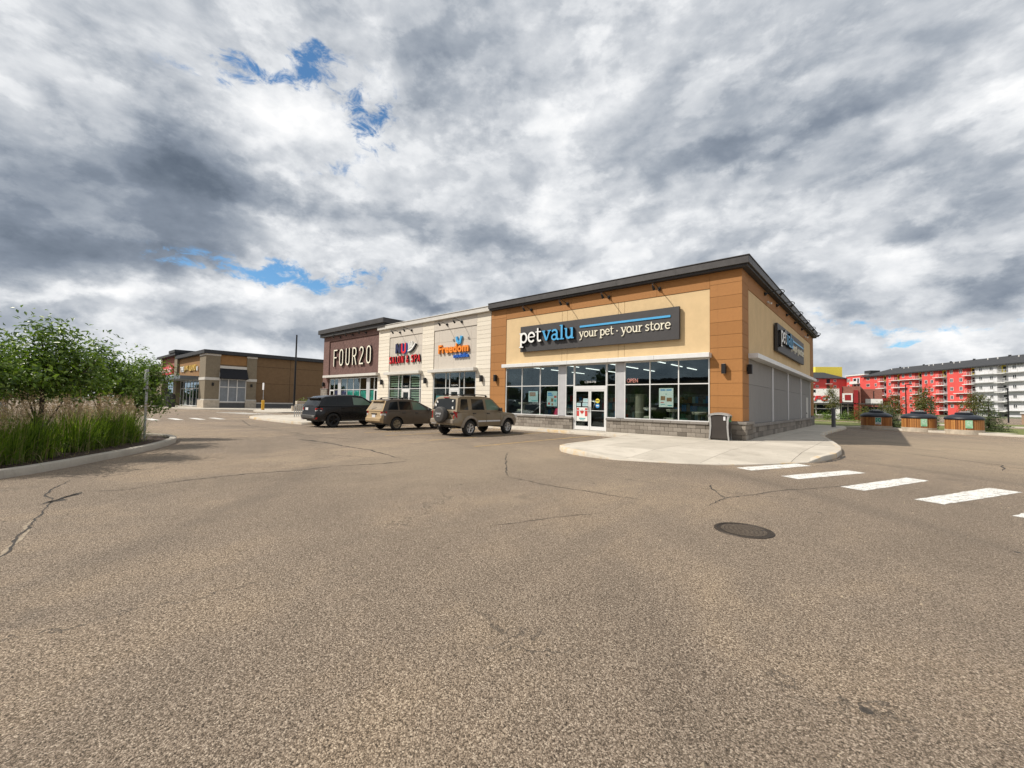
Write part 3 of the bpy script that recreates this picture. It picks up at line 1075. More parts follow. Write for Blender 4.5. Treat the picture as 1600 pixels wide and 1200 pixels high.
# walk in front of the shops, swelling out to a rounded corner beside the pet shop
bulge = [(-4.55, -1.36), (-4.25, -3.4), (-4.05, -5.4), (-3.95, -7.2), (-3.78, -7.9), (-3.35, -8.42), (-2.7, -8.78), (-2.0, -8.95), (-1.25, -8.95), (-.62, -8.72), (.29, -8.30), (1.12, -7.78), (1.70, -7.15), (2.15, -6.45), (2.83, -5.28),
         (3.12, -4.35), (3.32, -3.2), (3.36, -1.5), (3.25, 0.1), (3.0, 1.9), (2.62, 4.2), (2.25, 6.5), (1.95, 9.0), (1.9, 12.0), (2.0, 15.0), (2.15, 18.0), (2.3, 21.3)]
walk_outline = [(-21.35, -1.36)] + bulge + [(2.0, 24.2), (0.0, 24.2), (0.0, 0.0), (-39.5, 0.0), (-39.5, -1.36)]
left_kerb = [(-39.5, -1.36), (-34.6, -1.8), (-34.3, -4.2), (-33.9, -6.2), (-33.0, -7.7), (-31.5, -8.55), (-29.5, -8.85), (-26.0, -8.95), (-23.4, -8.95), (-21.8, -8.8), (-21.35, -8.2), (-21.35, -5.0), (-21.35, -1.36)]
left_outline = left_kerb + [(-21.35, -0.0), (-39.5, -0.0)]
full = left_kerb[:-1] + [(-21.35, -1.36)] + bulge + [(2.0, 24.2), (0.0, 24.2), (0.0, 0.0), (-39.5, 0.0)]
mb = MB().mat('joint_dark'); mb.prism(full, -0.03, 0.006, False)
sidewalk = mb.build('sidewalk', None, kind='structure')
slabs(sidewalk, full, -39.5, -10.1, 1.75, 1.68, -.01, 0.147)
kerb_path = left_kerb + bulge
kerb_line('kerb', kerb_path, 0.16, -0.01, 0.152, 'kerb_concrete', side=1, dropped=True)

# far walk with the yellow bollard, in front of the next building
far_pts = [(-100, -9.5), (-80, -8.8), (-66, -8.2), (-58, -6.6), (-55.5, -5.0), (-53.6, -2.6), (-52.2, -1.2), (-49.2, -2.6), (-46.0, -3.3), (-43.5, -3.2), (-42.2, -2.2), (-41.6, 1.0), (-41.4, 34.0)]
mb = MB().mat('concrete'); mb.prism(far_pts + [(-100, 34.0)], -0.02, 0.14, False)
far_walk = mb.build('far_walk', None, kind='structure')
kerb_line('far_kerb', far_pts, 0.16, -0.01, 0.148, 'island_kerb', side=1)

# grass verge and its kerb beyond the bins
verge_pts = [(-60, 36.0), (-8, 24.6), (0.3, 24.3), (1.7, 23.9), (2.6, 23.55), (3.9, 23.0), (6.2, 22.1), (8.4, 21.25), (10.9, 20.35), (14.0, 19.2), (20, 16.8), (27, 14.0), (40, 8.5)]
back = [(48, 22.0), (34, 26.5), (26, 29.0), (20.0, 31.5), (16, 33.5), (10, 35.5), (4, 37.5), (-10, 41), (-60, 50)]
mb = MB().mat('lawn'); mb.prism(verge_pts + back, -0.02, 0.13, False)
mb.build('grass_verge', None, kind='structure')
kerb_line('verge_kerb', verge_pts, 0.18, -0.01, 0.145, 'island_kerb', side=1)
pad_pts = [(2.2, 24.0), (10.2, 20.8), (11.0, 22.7), (3.0, 25.9)]
mb = MB().mat('concrete'); mb.prism(pad_pts, 0.02, 0.150, False)
mb.build('bin_pad', None, kind='structure')
# a second strip of lawn and path round the chicken restaurant
mb = MB().mat('lawn'); mb.prism([(-60, 58), (-12, 48.5), (14, 46.0), (60, 38), (90, 60), (60, 75), (14, 54), (-12, 56), (-60, 66)], -0.02, 0.06, False)
mb.build('far_lawn', None, kind='structure')
mb = MB().mat('concrete'); mb.prism([(6, 44.6), (60, 33.0), (60, 35.5), (6, 46.6)], -0.02, 0.09, False)
mb.build('far_path', None, kind='structure')


def marking(pts, matname, name, jag=0.0, z=0.004):
    """painted quad with slightly ragged edges"""
    out = []
    k = len(pts)
    for i in range(k):
        a, b = Vector(pts[i]), Vector(pts[(i + 1) % k])
        n = max(2, int((b - a).length / 0.12))
        for j in range(n):
            p = a.lerp(b, j / n)
            out.append((p.x + rnd.uniform(-jag, jag), p.y + rnd.uniform(-jag, jag)))
    if area(out) < 0:
        out = out[::-1]
    mb = MB().mat(matname)
    mb.add([(x, y, z) for x, y in out], [tuple(range(len(out)))])
    o = mb.build(name, asphalt)
    return o


for q in ([(1.62, -7.89), (2.02, -8.13), (2.99, -5.90), (2.60, -5.68)], [(2.70, -8.52), (3.05, -8.74), (4.12, -6.39), (3.75, -6.18)],
          [(3.81, -9.15), (4.17, -9.34), (5.21, -6.72), (4.84, -6.53)], [(4.85, -9.67), (5.20, -9.83), (6.47, -7.15), (6.07, -6.95)],
          [(5.90, -10.13), (6.25, -10.28), (7.45, -7.62), (7.08, -7.44)], [(6.95, -10.6), (7.3, -10.75), (8.5, -8.1), (8.12, -7.9)]):
    marking(q, 'white_marking', 'crosswalk_stripe', 0.012)
for y in (-14.2, -12.95, -11.74, -10.55):
    marking([(-33.2, y - .22), (-30.5, y - .22), (-30.5, y + .22), (-33.2, y + .22)], 'white_marking', 'crosswalk_stripe', 0.01)
for i in range(5):
    marking([(-46.5 + i * 1.3, -6.9 + i * .18), (-45.9 + i * 1.3, -6.9 + i * .18), (-44.4 + i * 1.3, -4.6 + i * .18), (-45.0 + i * 1.3, -4.6 + i * .18)], 'white_marking', 'crosswalk_stripe', 0.01)
for x, y0, y1 in ((-6.25, -9.5, -1.7), (-9.05, -9.3, -1.6), (-11.95, -9.4, -1.6), (-14.0, -9.2, -1.6), (-17.15, -9.2, -1.6)):
    marking([(x - .055, y0), (x + .055, y0), (x + .055, y1), (x - .055, y1)], 'yellow_marking', 'parking_line', 0.004)


# cracks: jagged ribbons a few millimetres proud of the asphalt
def crack(pts, w0, w1, matname='crack_fill', jit=0.05, name='crack', z=0.003):
    P = [Vector(p) for p in pts]
    out = []
    for a, b in zip(P, P[1:]):
        n = max(2, int((b - a).length / 0.09))
        for j in range(n):
            out.append(a.lerp(b, j / n))
    out.append(P[-1])
    mb = MB().mat(matname)
    vs = []; n = len(out); drift = Vector((0, 0))
    for i, p in enumerate(out):
        drift = drift * 0.8 + Vector((rnd.uniform(-1, 1), rnd.uniform(-1, 1))) * jit * 0.5
        d = (out[min(i + 1, n - 1)] - out[max(i - 1, 0)]).normalized()
        nn = Vector((-d.y, d.x))
        t = i / (n - 1)
        w = (w0 + (w1 - w0) * t) * rnd.uniform(0.35, 1.5) * min(1, 6 * t + .1, 6 * (1 - t) + .1)
        q = p + drift
        vs += [(q.x + nn.x * w, q.y + nn.y * w, z), (q.x - nn.x * w, q.y - nn.y * w, z)]
    mb.add(vs, [(2 * i, 2 * i + 1, 2 * i + 3, 2 * i + 2) for i in range(n - 1)])
    return mb.build(name, asphalt)


crack([(-1.5, -20.05), (-1.97, -19.97), (-2.63, -19.87), (-3.66, -19.69), (-4.27, -19.59), (-4.59, -19.53)], .014, .012)
crack([(-1.5, -20.03), (-1.97, -19.955), (-2.63, -19.855), (-3.66, -19.675)], .022, .014, 'sandy_crack', z=0.0015)
crack([(-4.50, -19.55), (-4.87, -19.34), (-5.2, -19.07)], .060, .035, jit=.16)
crack([(-4.40, -19.62), (-4.80, -19.45), (-5.15, -19.2)], .03, .02, jit=.16)
crack([(-4.62, -19.50), (-5.3, -19.55), (-6.1, -19.40), (-6.7, -19.25)], .016, .010)
crack([(-5.15, -19.1), (-4.9, -18.68), (-5.15, -18.23)], .010, .007, jit=.03)
crack([(-5.15, -18.23), (-5.28, -17.43), (-5.27, -16.66)], .022, .030)
crack([(-5.27, -16.66), (-5.09, -15.97), (-5.16, -15.09)], .028, .010)
crack([(-5.16, -15.09), (-4.75, -14.01), (-4.77, -13.34)], .014, .045)
crack([(-11.94, -12.84), (-10.4, -12.7), (-8.95, -12.79), (-7.6, -12.75), (-6.77, -12.94), (-4.81, -13.21)], .055, .022)
crack([(-12.3, -12.9), (-11.2, -12.7)], .12, .05, jit=.1)
crack([(-4.49, -9.7), (-3.9, -10.5), (-3.05, -11.38), (-2.2, -12.4), (-1.42, -13.17)], .010, .016)
crack([(-1.42, -13.17), (-0.41, -13.31), (0.53, -13.25), (1.56, -13.18)], .018, .010)
crack([(2.38, -12.95), (2.41, -12.03), (2.79, -11.05), (3.17, -10.25), (3.68, -9.27), (4.1, -8.54)], .012, .012)
crack([(2.41, -12.03), (2.0, -11.2), (1.9, -10.9)], .010, .02)
crack([(0.72, -16.13), (0.91, -15.63), (1.1, -15.04), (1.4, -14.36)], .006, .006)
crack([(6.6, -1.0), (8.5, -3.5), (11.5, -7.5)], .03, .014)
crack([(5.0, 1.0), (7.0, -1.2), (6.8, -3.0)], .02, .02)
crack([(-16.5, -11.6), (-13.5, -11.9), (-10.5, -11.2)], .03, .02)
crack([(-30.0, -9.6), (-22.0, -11.5), (-16.5, -11.6)], .03, .03)
# dark ragged ribbon along the foot of the kerb by the rounded corner
crack([(2.95, -5.3), (3.25, -4.4), (3.46, -3.3), (3.5, -2.0)], .05, .05, jit=.02)


# ------------------------------------------------------------------ manhole
def manhole():
    cx, cy = 3.13, -13.87
    t = thing('manhole_cover', 'round rusty iron manhole cover with ribbed face set in the asphalt', 'manhole', (cx, cy, 0))
    mb = MB().mat('iron')
    mb.lathe([(.30, .002), (.305, .009), (.335, .009), (.345, -.004)], (cx, cy, 0), 48)
    mb.build('frame', t, 30)
    mb = MB().mat('iron')
    mb.lathe([(.296, -.004), (.292, .0035), (.0, .0035)], (cx, cy, 0), 48)
    mb.build('lid', t, 30)
    mb = MB().mat('iron_worn')
    for k in range(-12, 13):
        o = k * 0.022
        half = math.sqrt(max(0, .262 ** 2 - o * o))
        n = max(1, int(half * 2 / .05))
        for j in range(n):
            a0 = -half + j * 2 * half / n + .006; a1 = -half + (j + 1) * 2 * half / n - .006
            c, s = math.cos(R(38)), math.sin(R(38))
            pts = [(cx + c * a - s * (o + q), cy + s * a + c * (o + q)) for a, q in ((a0, -.006), (a1, -.006), (a1, .006), (a0, .006))]
            mb.prism(pts, .0035, .0075, False)
    tag(mb.build('ribs', t), kind='stuff')
    for k in range(2):
        a = R(38 + 180 * k)
        mb = MB().mat('letter_black')
        mb.cyl((cx + .235 * math.cos(a), cy + .235 * math.sin(a), .0030), (cx + .235 * math.cos(a), cy + .235 * math.sin(a), .0082), .016, n=12)
        mb.build('lifting_hole', t)


manhole()


# ================================================================== shop block helpers
def panel_run(parent, face, a0, a1, zs, matname, d0, d1, at=0.0, splits=None, gap=0.012, name='panel'):
    """boards one above another, split along the wall where told; each an object of its own"""
    cache = {}
    xs = [a0] + (splits or []) + [a1]
    for i in range(len(xs) - 1):
        for z0, z1 in zip(zs, zs[1:]):
            key = (round(xs[i + 1] - xs[i], 3), round(z1 - z0, 3))
            if key not in cache:
                mb = MB().mat(matname)
                wbox(mb, face, 0, key[0] - gap, 0, key[1] - gap, d0, d1)
                cache[key] = mb.mesh(name)
            p = wp(face, xs[i] + gap / 2, z0 + gap / 2, 0, at)
            share(name, cache[key], parent, p)


def blocks(parent, face, a0, a1, z0, rows, at, w=0.405, h=0.195, d=0.10):
    cache = {}
    for r in range(rows):
        x = a0 - (w / 2 if r % 2 else 0)
        while x < a1 - 0.02:
            l, rr = max(x, a0), min(x + w, a1)
            if rr - l > 0.06:
                key = (round(rr - l, 3), rnd.randint(0, 2))
                if key not in cache:
                    bm = bmesh.new()
                    bmesh.ops.create_cube(bm, size=1)
                    ln = key[0] - .010
                    for v in bm.verts:
                        c = v.co
                        jit = rnd.uniform(-.004, .008)
                        v.co = (ln / 2 + c.x * ln, -d / 2 + c.y * d - (jit if c.y < 0 else 0), (h - .010) / 2 + c.z * (h - .010)) if face == 'F' else (d / 2 + c.x * d + (jit if c.x > 0 else 0), ln / 2 + c.y * ln, (h - .010) / 2 + c.z * (h - .010))
                    bmesh.ops.bevel(bm, geom=bm.edges[:], offset=.006, segments=1, affect='EDGES')
                    bm.verts.index_update()
                    mb = MB().mat('stone_block')
                    mb.add([v.co[:] for v in bm.verts], [[v.index for v in f.verts] for f in bm.faces])
                    bm.free()
                    cache[key] = mb.mesh('stone_block')
                p = wp(face, l + .005, z0 + r * h + .005, 0, at)
                share('stone_block', cache[key], parent, p)
            x += w


def caps(parent, face, a0, a1, z0, z1, d0, d1, at=0.0, w=0.9):
    n = max(1, round((a1 - a0) / w))
    st = (a1 - a0) / n
    mb = MB().mat('stone_cap')
    wbox(mb, face, 0.003, st - .003, 0, z1 - z0, d0, d1, bev=.012)
    me = mb.mesh('capstone')
    for i in range(n):
        share('capstone', me, parent, wp(face, a0 + i * st, z0, 0, at))


def storefront(parent, face, xs, zs, at, skip=(), glass='shop_glass', fw=0.045, depth=0.07, name='shop_window'):
    """aluminium frame with one pane per cell; skip = (column, row) cells left open"""
    mb = MB().mat('white_aluminium')
    a0, a1, z0, z1 = xs[0], xs[-1], zs[0], zs[-1]
    for x in xs:
        wbox(mb, face, x - fw / 2, x + fw / 2, z0 + fw / 2, z1 - fw / 2, -.005, depth, at)
    for z in (zs[0], zs[-1]):
        wbox(mb, face, a0 - fw / 2, a1 + fw / 2, z - fw / 2, z + fw / 2, -.005, depth + .002, at)
    for z in zs[1:-1]:
        for i in range(len(xs) - 1):
            wbox(mb, face, xs[i] + fw / 2, xs[i + 1] - fw / 2, z - fw / 2, z + fw / 2, -.003, depth - .002, at)
    fr = mb.build(name, parent)
    for i in range(len(xs) - 1):
        for j in range(len(zs) - 1):
            if (i, j) in skip:
                continue
            g = MB().mat(glass)
            wbox(g, face, xs[i] + fw / 2 - .004, xs[i + 1] - fw / 2 + .004, zs[j] + fw / 2 - .004, zs[j + 1] - fw / 2 + .004, .026, .036, at)
            g.build('pane', fr)
    return fr


def door_leaf(parent, x0, x1, z0, z1, at, hinge_left=True, stile=0.075):
    """glazed aluminium door on a front wall"""
    mb = MB().mat('white_aluminium')
    f = 'F'
    wbox(mb, f, x0, x0 + stile, z0, z1, .0, .055, at); wbox(mb, f, x1 - stile, x1, z0, z1, .0, .055, at)
    wbox(mb, f, x0 + stile, x1 - stile, z1 - stile, z1, .001, .054, at); wbox(mb, f, x0 + stile, x1 - stile, z0, z0 + .20, .001, .054, at)
    d = mb.build('door', parent)
    g = MB().mat('shop_glass')
    wbox(g, f, x0 + stile - .003, x1 - stile + .003, z0 + .197, z1 - stile + .003, .020, .030, at)
    g.build('pane', d)
    h = MB().mat('galvanised')
    hx = x1 - stile / 2 if hinge_left else x0 + stile / 2
    h.tube([(hx, at - .055, z0 + .95), (hx, at - .10, z0 + .97), (hx, at - .10, z0 + 1.21), (hx, at - .055, z0 + 1.23)], .011, 8)
    h.mat('white_aluminium'); wbox(h, f, x0 + stile, x1 - stile, z0 + 1.02, z0 + 1.05, .034, .05, at)
    h.build('handle', d)
    return d


def room(parent, x0, x1, y0, y1, z0, z1, lights=True, wallmat='shop_interior'):
    mb = MB().mat(wallmat)
    mb.quad((x0, y1, z0), (x1, y1, z0), (x1, y1, z1), (x0, y1, z1))
    mb.quad((x0, y0, z0), (x0, y1, z0), (x0, y1, z1), (x0, y0, z1))
    mb.quad((x1, y1, z0), (x1, y0, z0), (x1, y0, z1), (x1, y1, z1))
    mb.quad((x0, y0, z1), (x0, y1, z1), (x1, y1, z1), (x1, y0, z1))
    mb.mat('shop_floor').quad((x0, y0, z0), (x1, y0, z0), (x1, y1, z0), (x0, y1, z0))
    o = mb.build('interior', parent)
    if lights:
        n = max(1, int((x1 - x0) / 2.5))
        for i in range(n):
            x = x0 + (i + .5) * (x1 - x0) / n
            for k in range(3):
                l = MB().mat('strip_light').box(x - .03, x + .03, y0 + 1.2 + k * 2.6, y0 + 2.9 + k * 2.6, z1 - .10, z1 - .06)
                l.build('strip_light', o)
    return o


# gooseneck sign lamp: base box, arm, hooked head
def gooseneck_proto():
    t = thing('gooseneck_lamp', 'x', 'lamp', (0, 0, 0), 'gooseneck lamps above the shop signs', False)
    mb = MB().mat('black_metal').bbox(-.07, .07, -.08, 0, -.08, .08, .012)
    mb.cyl((0, -.08, 0), (0, -.12, 0), .05, n=12)
    mb.build('base', t)
    pts = [(0, -.11, 0), (0, -.3, .05), (0, -.55, .11), (0, -.74, .12), (0, -.84, .07), (0, -.87, 0), (0, -.82, -.05), (0, -.76, -.06)]
    MB().mat('black_metal').tube(pts, .019, 8).build('arm', t, 50)
    mb = MB().mat('black_metal')
    mb.cyl((0, -.80, -.03), (0, -.66, -.17), .05, .07, 14)
    mb.mat('letter_white').cyl((0, -.661, -.169), (0, -.652, -.178), .055, .055, 14)
    mb.build('head', t, 40)
    return t


def sconce_proto():
    t = thing('wall_sconce', 'x', 'lamp', (0, 0, 0), 'black up and down wall lamps on the shop fronts', False)
    MB().mat('black_metal').box(-.06, .06, -.03, 0, -.09, .09).build('bracket', t)
    mb = MB().mat('black_metal')
    mb.bbox(-.085, .085, -.21, -.03, -.21, .21, .012)
    mb.build('housing', t)
    mb = MB().mat('lamp_clear')
    mb.box(-.06, .06, -.185, -.055, -.216, -.211)
    mb.box(-.06, .06, -.185, -.055, .211, .216)
    mb.build('lens', t)
    return t


GN = gooseneck_proto(); SC = sconce_proto()
used_proto = set()


def place(proto, loc, rz, label):
    if proto.name not in used_proto:
        used_proto.add(proto.name)
        proto.location = loc; proto.rotation_euler = (0, 0, rz); proto['label'] = label
        return proto
    return dup(proto, loc, rz, label)


# ================================================================== pet shop
def pet_shop():
    b = thing('pet_store', 'brown and cream pet shop with a dark cap at the near end of the row', 'building', (-7.36, 0, 0.15))
    # core walls, with openings left for the shop windows
    mb = MB().mat('brown_backing')
    mb.box(-14.72, -13.40, 0.03, 0.35, .15, 7.45)
    mb.box(-1.30, -0.03, 0.03, 0.35, .15, 7.45)
    mb.box(-13.40, -1.30, 0.03, 0.35, 3.66, 7.45)
    mb.mat('mortar').box(-13.40, -8.36, 0.03, 0.30, .15, .84)
    mb.box(-6.33, -1.30, 0.03, 0.30, .15, .84)
    mb.mat('grey_backing').box(-0.35, -0.03, 0.35, 24.0, .15, 7.45)
    mb.box(-14.72, -14.42, .35, 24.0, .15, 7.45)
    mb.box(-14.42, -0.35, 23.7, 24.0, .15, 7.45)
    mb.mat('charcoal_roof').box(-14.42, -0.35, .35, 23.7, 7.10, 7.20)
    mb.build('core_wall', b)
    # brown boards
    zs = [.93, 1.49, 2.01, 2.55, 3.06, 3.58, 4.10, 4.66, 5.22, 5.80, 6.36, 6.90, 7.45]
    panel_run(b, 'F', -1.285, 0.012, zs, 'brown_panel', -.03, .012)
    panel_run(b, 'F', -14.72, -13.405, [.15] + zs, 'brown_panel', -.03, .012)
    panel_run(b, 'S', 0.0, 1.10, zs, 'brown_panel', -.028, .010)
    panel_run(b, 'S', 22.15, 24.0, zs, 'brown_panel', -.028, .010)
    panel_run(b, 'F', -13.405, -1.285, [6.77, 7.45], 'brown_panel', -.03, .012, splits=[-11.0, -8.55, -6.1, -3.7])
    panel_run(b, 'S', 1.10, 22.15, [6.77, 7.45], 'brown_panel', -.028, .010, splits=[4.7, 8.2, 11.7, 15.2, 18.7])
    # cream render, recessed, cut into fields
    panel_run(b, 'F', -13.40, -1.29, [3.90, 6.77], 'beige_stucco', -.03, -.012, splits=[-9.18, -8.83, -5.72, -5.38], gap=0.016, name='render_field')
    panel_run(b, 'S', 1.10, 22.15, [3.90, 6.77], 'beige_stucco', -.028, -.010, splits=[8.1, 15.1], gap=0.016, name='render_field')
    # white canopies
    mb = MB().mat('white_aluminium'); mb.bbox(-13.45, -1.22, -.36, .03, 3.69, 3.90, .012)
    mb.mat('joint_dark'); [mb.box(x - .004, x + .004, -.3615, -.359, 3.695, 3.895) for x in (-11.0, -8.6, -6.1, -3.7)]
    mb.build('canopy', b)
    mb = MB().mat('white_aluminium'); mb.bbox(-.03, .40, 1.02, 22.4, 3.69, 3.90, .012); mb.build('canopy', b)
    # storefronts
    storefront(b, 'F', [-13.33, -12.05, -10.67, -9.36], [.87, 2.55, 3.66], .06)
    storefront(b, 'F', [-5.33, -4.03, -2.66, -1.33], [.87, 2.55, 3.66], .06)
    storefront(b, 'F', [-8.86, -8.35], [.87, 2.55, 3.66], .06)
    storefront(b, 'F', [-6.33, -5.83], [.87, 2.55, 3.66], .06)
    storefront(b, 'F', [-8.31, -6.37], [2.49, 3.66], .06, fw=.06)
    mb = MB().mat('white_aluminium')
    wbox(mb, 'F', -8.355, -8.28, .15, 2.459, -.01, .08, .06); wbox(mb, 'F', -6.40, -6.325, .15, 2.459, -.01, .08, .06)
    wbox(mb, 'F', -8.28, -6.40, 2.30, 2.459, -.01, .078, .06)
    mb.build('door_frame', b)
    d1 = door_leaf(b, -8.275, -7.348, .165, 2.295, .05, True)
    d2 = door_leaf(b, -7.332, -6.405, .165, 2.295, .05, False)
    for x0, x1 in ((-9.335, -8.885), (-5.805, -5.355)):
        mb = MB().mat('silver_panel'); wbox(mb, 'F', x0, x1, .87, 3.66, -.06, .0, .0)
        mb.build('silver_column', b)
    # stone base: front left, front right, pillar, side
    caps(b, 'F', -13.40, -8.37, .735, .85, -.03, .17)
    caps(b, 'F', -6.31, -1.29, .735, .85, -.03, .17)
    blocks(b, 'F', -13.40, -8.37, .15, 3, -.02, d=.09)
    blocks(b, 'F', -6.31, -1.20, .15, 3, -.02, d=.09)
    # the corner pier stands out a little
    mb = MB().mat('mortar').box(-1.20, .10, -.12, .03, .15, .80); mb.box(-.03, .10, .03, 1.12, .15, .80); mb.build('pier_core', b)
    blocks(b, 'F', -1.22, .16, .15, 3, -.12, d=.06, h=.215)
    blocks(b, 'S', -.12, 1.16, .15, 3, .10, d=.06, h=.215)
    mb = MB().mat('stone_cap')
    mb.bbox(-1.27, .21, -.23, .0, .80, .92, .014); mb.build('capstone', b)
    mb = MB().mat('stone_cap'); mb.bbox(.0, .21, .002, 1.21, .80, .92, .014); mb.build('capstone', b)
    caps(b, 'S', 1.20, 22.1, .66, .80, .0, .15, w=.9)
    # lower third of the long side in blocks
    mb = MB().mat('mortar').box(-.03, .005, 1.16, 22.1, .15, .66); mb.build('base_wall', b)
    blocks(b, 'S', 1.16, 22.1, .15, 2, .005, w=.60, h=.255, d=.085)
    mb = MB().mat('mortar').box(-.03, .06, 22.12, 24.0, .15, .92); mb.build('pier_core', b)
    # grey side panels and pale columns
    cols = [(6.2, 6.6), (11.05, 11.45), (16.45, 16.85)]
    edges = [1.12] + [v for c in cols for v in c] + [21.55]
    for i in range(0, len(edges), 2):
        panel_run(b, 'S', edges[i], edges[i + 1], [.80, 2.55, 3.69], 'grey_panel', -.03, -.005)
    for c0, c1 in cols + [(21.55, 21.85)]:
        mb = MB().mat('silver_panel'); wbox(mb, 'S', c0, c1, .80, 3.69, -.03, .03); mb.build('silver_column', b)
    mb = MB().mat('light_trim'); wbox(mb, 'S', 19.4, 20.45, .15, 2.35, -.004, .012)
    mb.mat('black_metal'); wbox(mb, 'S', 19.48, 19.53, 1.1, 1.2, .012, .05)
    mb.build('side_door', b)
    # parapet cap with a step and seams
    mb = MB().mat('dark_metal_cap')
    ox, oy, e = .34, -.34, 24.1
    mb.bbox(-14.74, ox, oy, .30, 7.555, 7.865, .012)
    mb.bbox(-.30, ox, .302, e, 7.555, 7.865, .012)
    mb.mat('dark_soffit'); mb.box(-14.72, ox - .08, oy + .08, .30, 7.452, 7.554); mb.box(-.30, ox - .08, .30, e - .05, 7.452, 7.554)
    mb.mat('dark_metal_cap'); mb.bbox(-14.74, ox + .03, oy - .03, .32, 7.87, 7.905, .006); mb.bbox(-.32, ox + .03, .322, e + .02, 7.87, 7.905, .006)
    mb.mat('dark_soffit'); mb.box(-14.73, -14.45, .32, e, 7.2, 7.86); mb.box(-14.45, -.32, 23.8, e, 7.2, 7.86)
    for k in range(4):
        mb.box(-11.7 + k * 3.0, -11.694 + k * 3.0, oy - .032, oy - .0295, 7.56, 7.90)
    mb.build('parapet', b)
    room(b, -14.3, -.4, .40, 12.0, .16, 3.95)
    # security cameras under the band
    for y in (5.09, 18.86):
        mb = MB().mat('white_aluminium'); mb.cyl((0.01, y, 6.95), (.10, y, 6.95), .05, n=10); mb.cyl((.06, y - .04, 6.90), (.24, y - .12, 6.84), .045, n=10); mb.build('security_camera', b)
    return b


pet = pet_shop()


def pet_sign(face, a0, a1, z0, z1, label):
    at = 0.0
    p = wp(face, (a0 + a1) / 2, z0, 0, at)
    t = thing('store_sign', label, 'sign', p)
    mb = MB().mat('sign_charcoal'); wbox(mb, face, a0, a1, z0, z1, .05, .20, at, bev=.01); mb.build('backboard', t)
    mb = MB().mat('galvanised')
    for k in range(4):
        a = a0 + (k + .5) * (a1 - a0) / 4
        wbox(mb, face, a - .03, a + .03, (z0 + z1) / 2 - .3, (z0 + z1) / 2 + .3, -.015, .05, at)
    mb.build('mounting_rail', t)
    W = a1 - a0
    u = W / 9.5
    zb = z0 + .51
    letters(t, 'pet', SLAB, face, a0 + .05 * u, a0 + 1.70 * u, zb, .60, .20, .36, 'letter_white', at, bold=.92, side='letter_black')
    letters(t, 'valu', SLAB, face, a0 + 1.76 * u, a0 + 3.92 * u, zb, .60, .20, .36, 'letter_blue', at, bold=.92, side='letter_black')
    letters(t, 'your pet . your store', SLAB, face, a0 + 4.16 * u, a0 + 9.12 * u, z0 + .52, .315, .20, .245, 'letter_cream', at, bold=.80)
    mb = MB().mat('letter_blue'); wbox(mb, face, a0 + 4.20 * u, a0 + 9.10 * u, z0 + 1.06, z0 + 1.16, .20, .235, at); mb.build('blue_bar', t)
    return t


pet_sign('F', -12.08, -2.56, 4.60, 6.13, 'long charcoal sign with white and blue lettering across the sunlit shop front')
pet_sign('S', 6.8, 16.8, 4.62, 6.14, 'charcoal sign with white and blue lettering on the shaded side wall')

names_f = ['first', 'second', 'third', 'fourth']
for i, x in enumerate((-11.39, -8.80, -6.23, -3.56)):
    place(GN, (x, -.012, 7.12), 0, f'black gooseneck lamp above the long charcoal sign, {names_f[i]} from the white shop front')
for i, y in enumerate((4.44, 7.6, 10.8, 13.95, 17.1, 20.3)):
    w = ['nearest the front corner', 'second from the front corner', 'third from the front corner', 'third from the back end', 'second from the back end', 'at the back end'][i]
    place(GN, (.012, y, 7.24), R(90), f'black gooseneck lamp on the shaded side wall, {w}')
place(SC, (-.69, -.012, 3.17), 0, 'black wall lamp on the sunlit face of the brown corner pillar')
place(SC, (-14.18, -.012, 3.08), 0, 'black wall lamp on the narrow brown pillar next to the white shop front')
place(SC, (.012, .75, 3.18), R(90), 'black wall lamp on the shaded face of the brown corner pillar')


# posters, stickers and goods behind the pet shop's glass
def flat_sign(name, label, cat, a0, a1, z0, z1, y, fields, base, group=None):
    t = thing(name, label, cat, ((a0 + a1) / 2, y, z0), group)
    MB().mat(base).box(a0, a1, y, y + .004, z0, z1).build('sheet', t)
    W, H = a1 - a0, z1 - z0
    for nm, mt, u0, u1, v0, v1 in fields:
        MB().mat(mt).box(a0 + u0 * W, a0 + u1 * W, y - .003, y, z0 + v0 * H, z0 + v1 * H).build(nm, t)
    return t


GY = .052
flat_sign('poster', 'pale poster with a dark picture at its top in the left pet shop windows', 'poster', -11.57, -10.86, 1.60, 2.24, GY, [('picture', 'poster_brown', .1, .75, .55, .92), ('caption', 'poster_teal', .35, .95, .08, .16)], 'poster_pale')
flat_sign('poster', 'pale blue poster with small product pictures beside the silver column', 'poster', -10.2, -9.48, 1.38, 2.24, GY, [('heading', 'poster_blue', .08, .45, .82, .90), ('heading', 'poster_blue', .08, .55, .70, .78), ('picture', 'poster_brown', .40, .62, .30, .52), ('picture', 'poster_red', .70, .92, .56, .70), ('picture', 'poster_red', .12, .30, .10, .25), ('picture', 'poster_brown', .45, .6, .05, .2), ('picture', 'poster_teal', .7, .9, .30, .45)], 'poster_pale')
flat_sign('poster', 'large pale poster with two animal pictures in the right group of pet shop windows', 'poster', -3.60, -2.92, 1.47, 2.36, GY, [('heading', 'poster_blue', .10, .45, .87, .94), ('heading', 'poster_blue', .52, .88, .87, .94), ('logo', 'poster_teal', .46, .54, .66, .70), ('picture', 'poster_brown', .12, .44, .36, .58), ('picture', 'poster_brown', .54, .90, .30, .50), ('caption', 'poster_red', .12, .34, .22, .26), ('caption', 'poster_teal', .12, .42, .12, .15), ('caption', 'poster_teal', .60, .92, .06, .11)], 'poster_white')
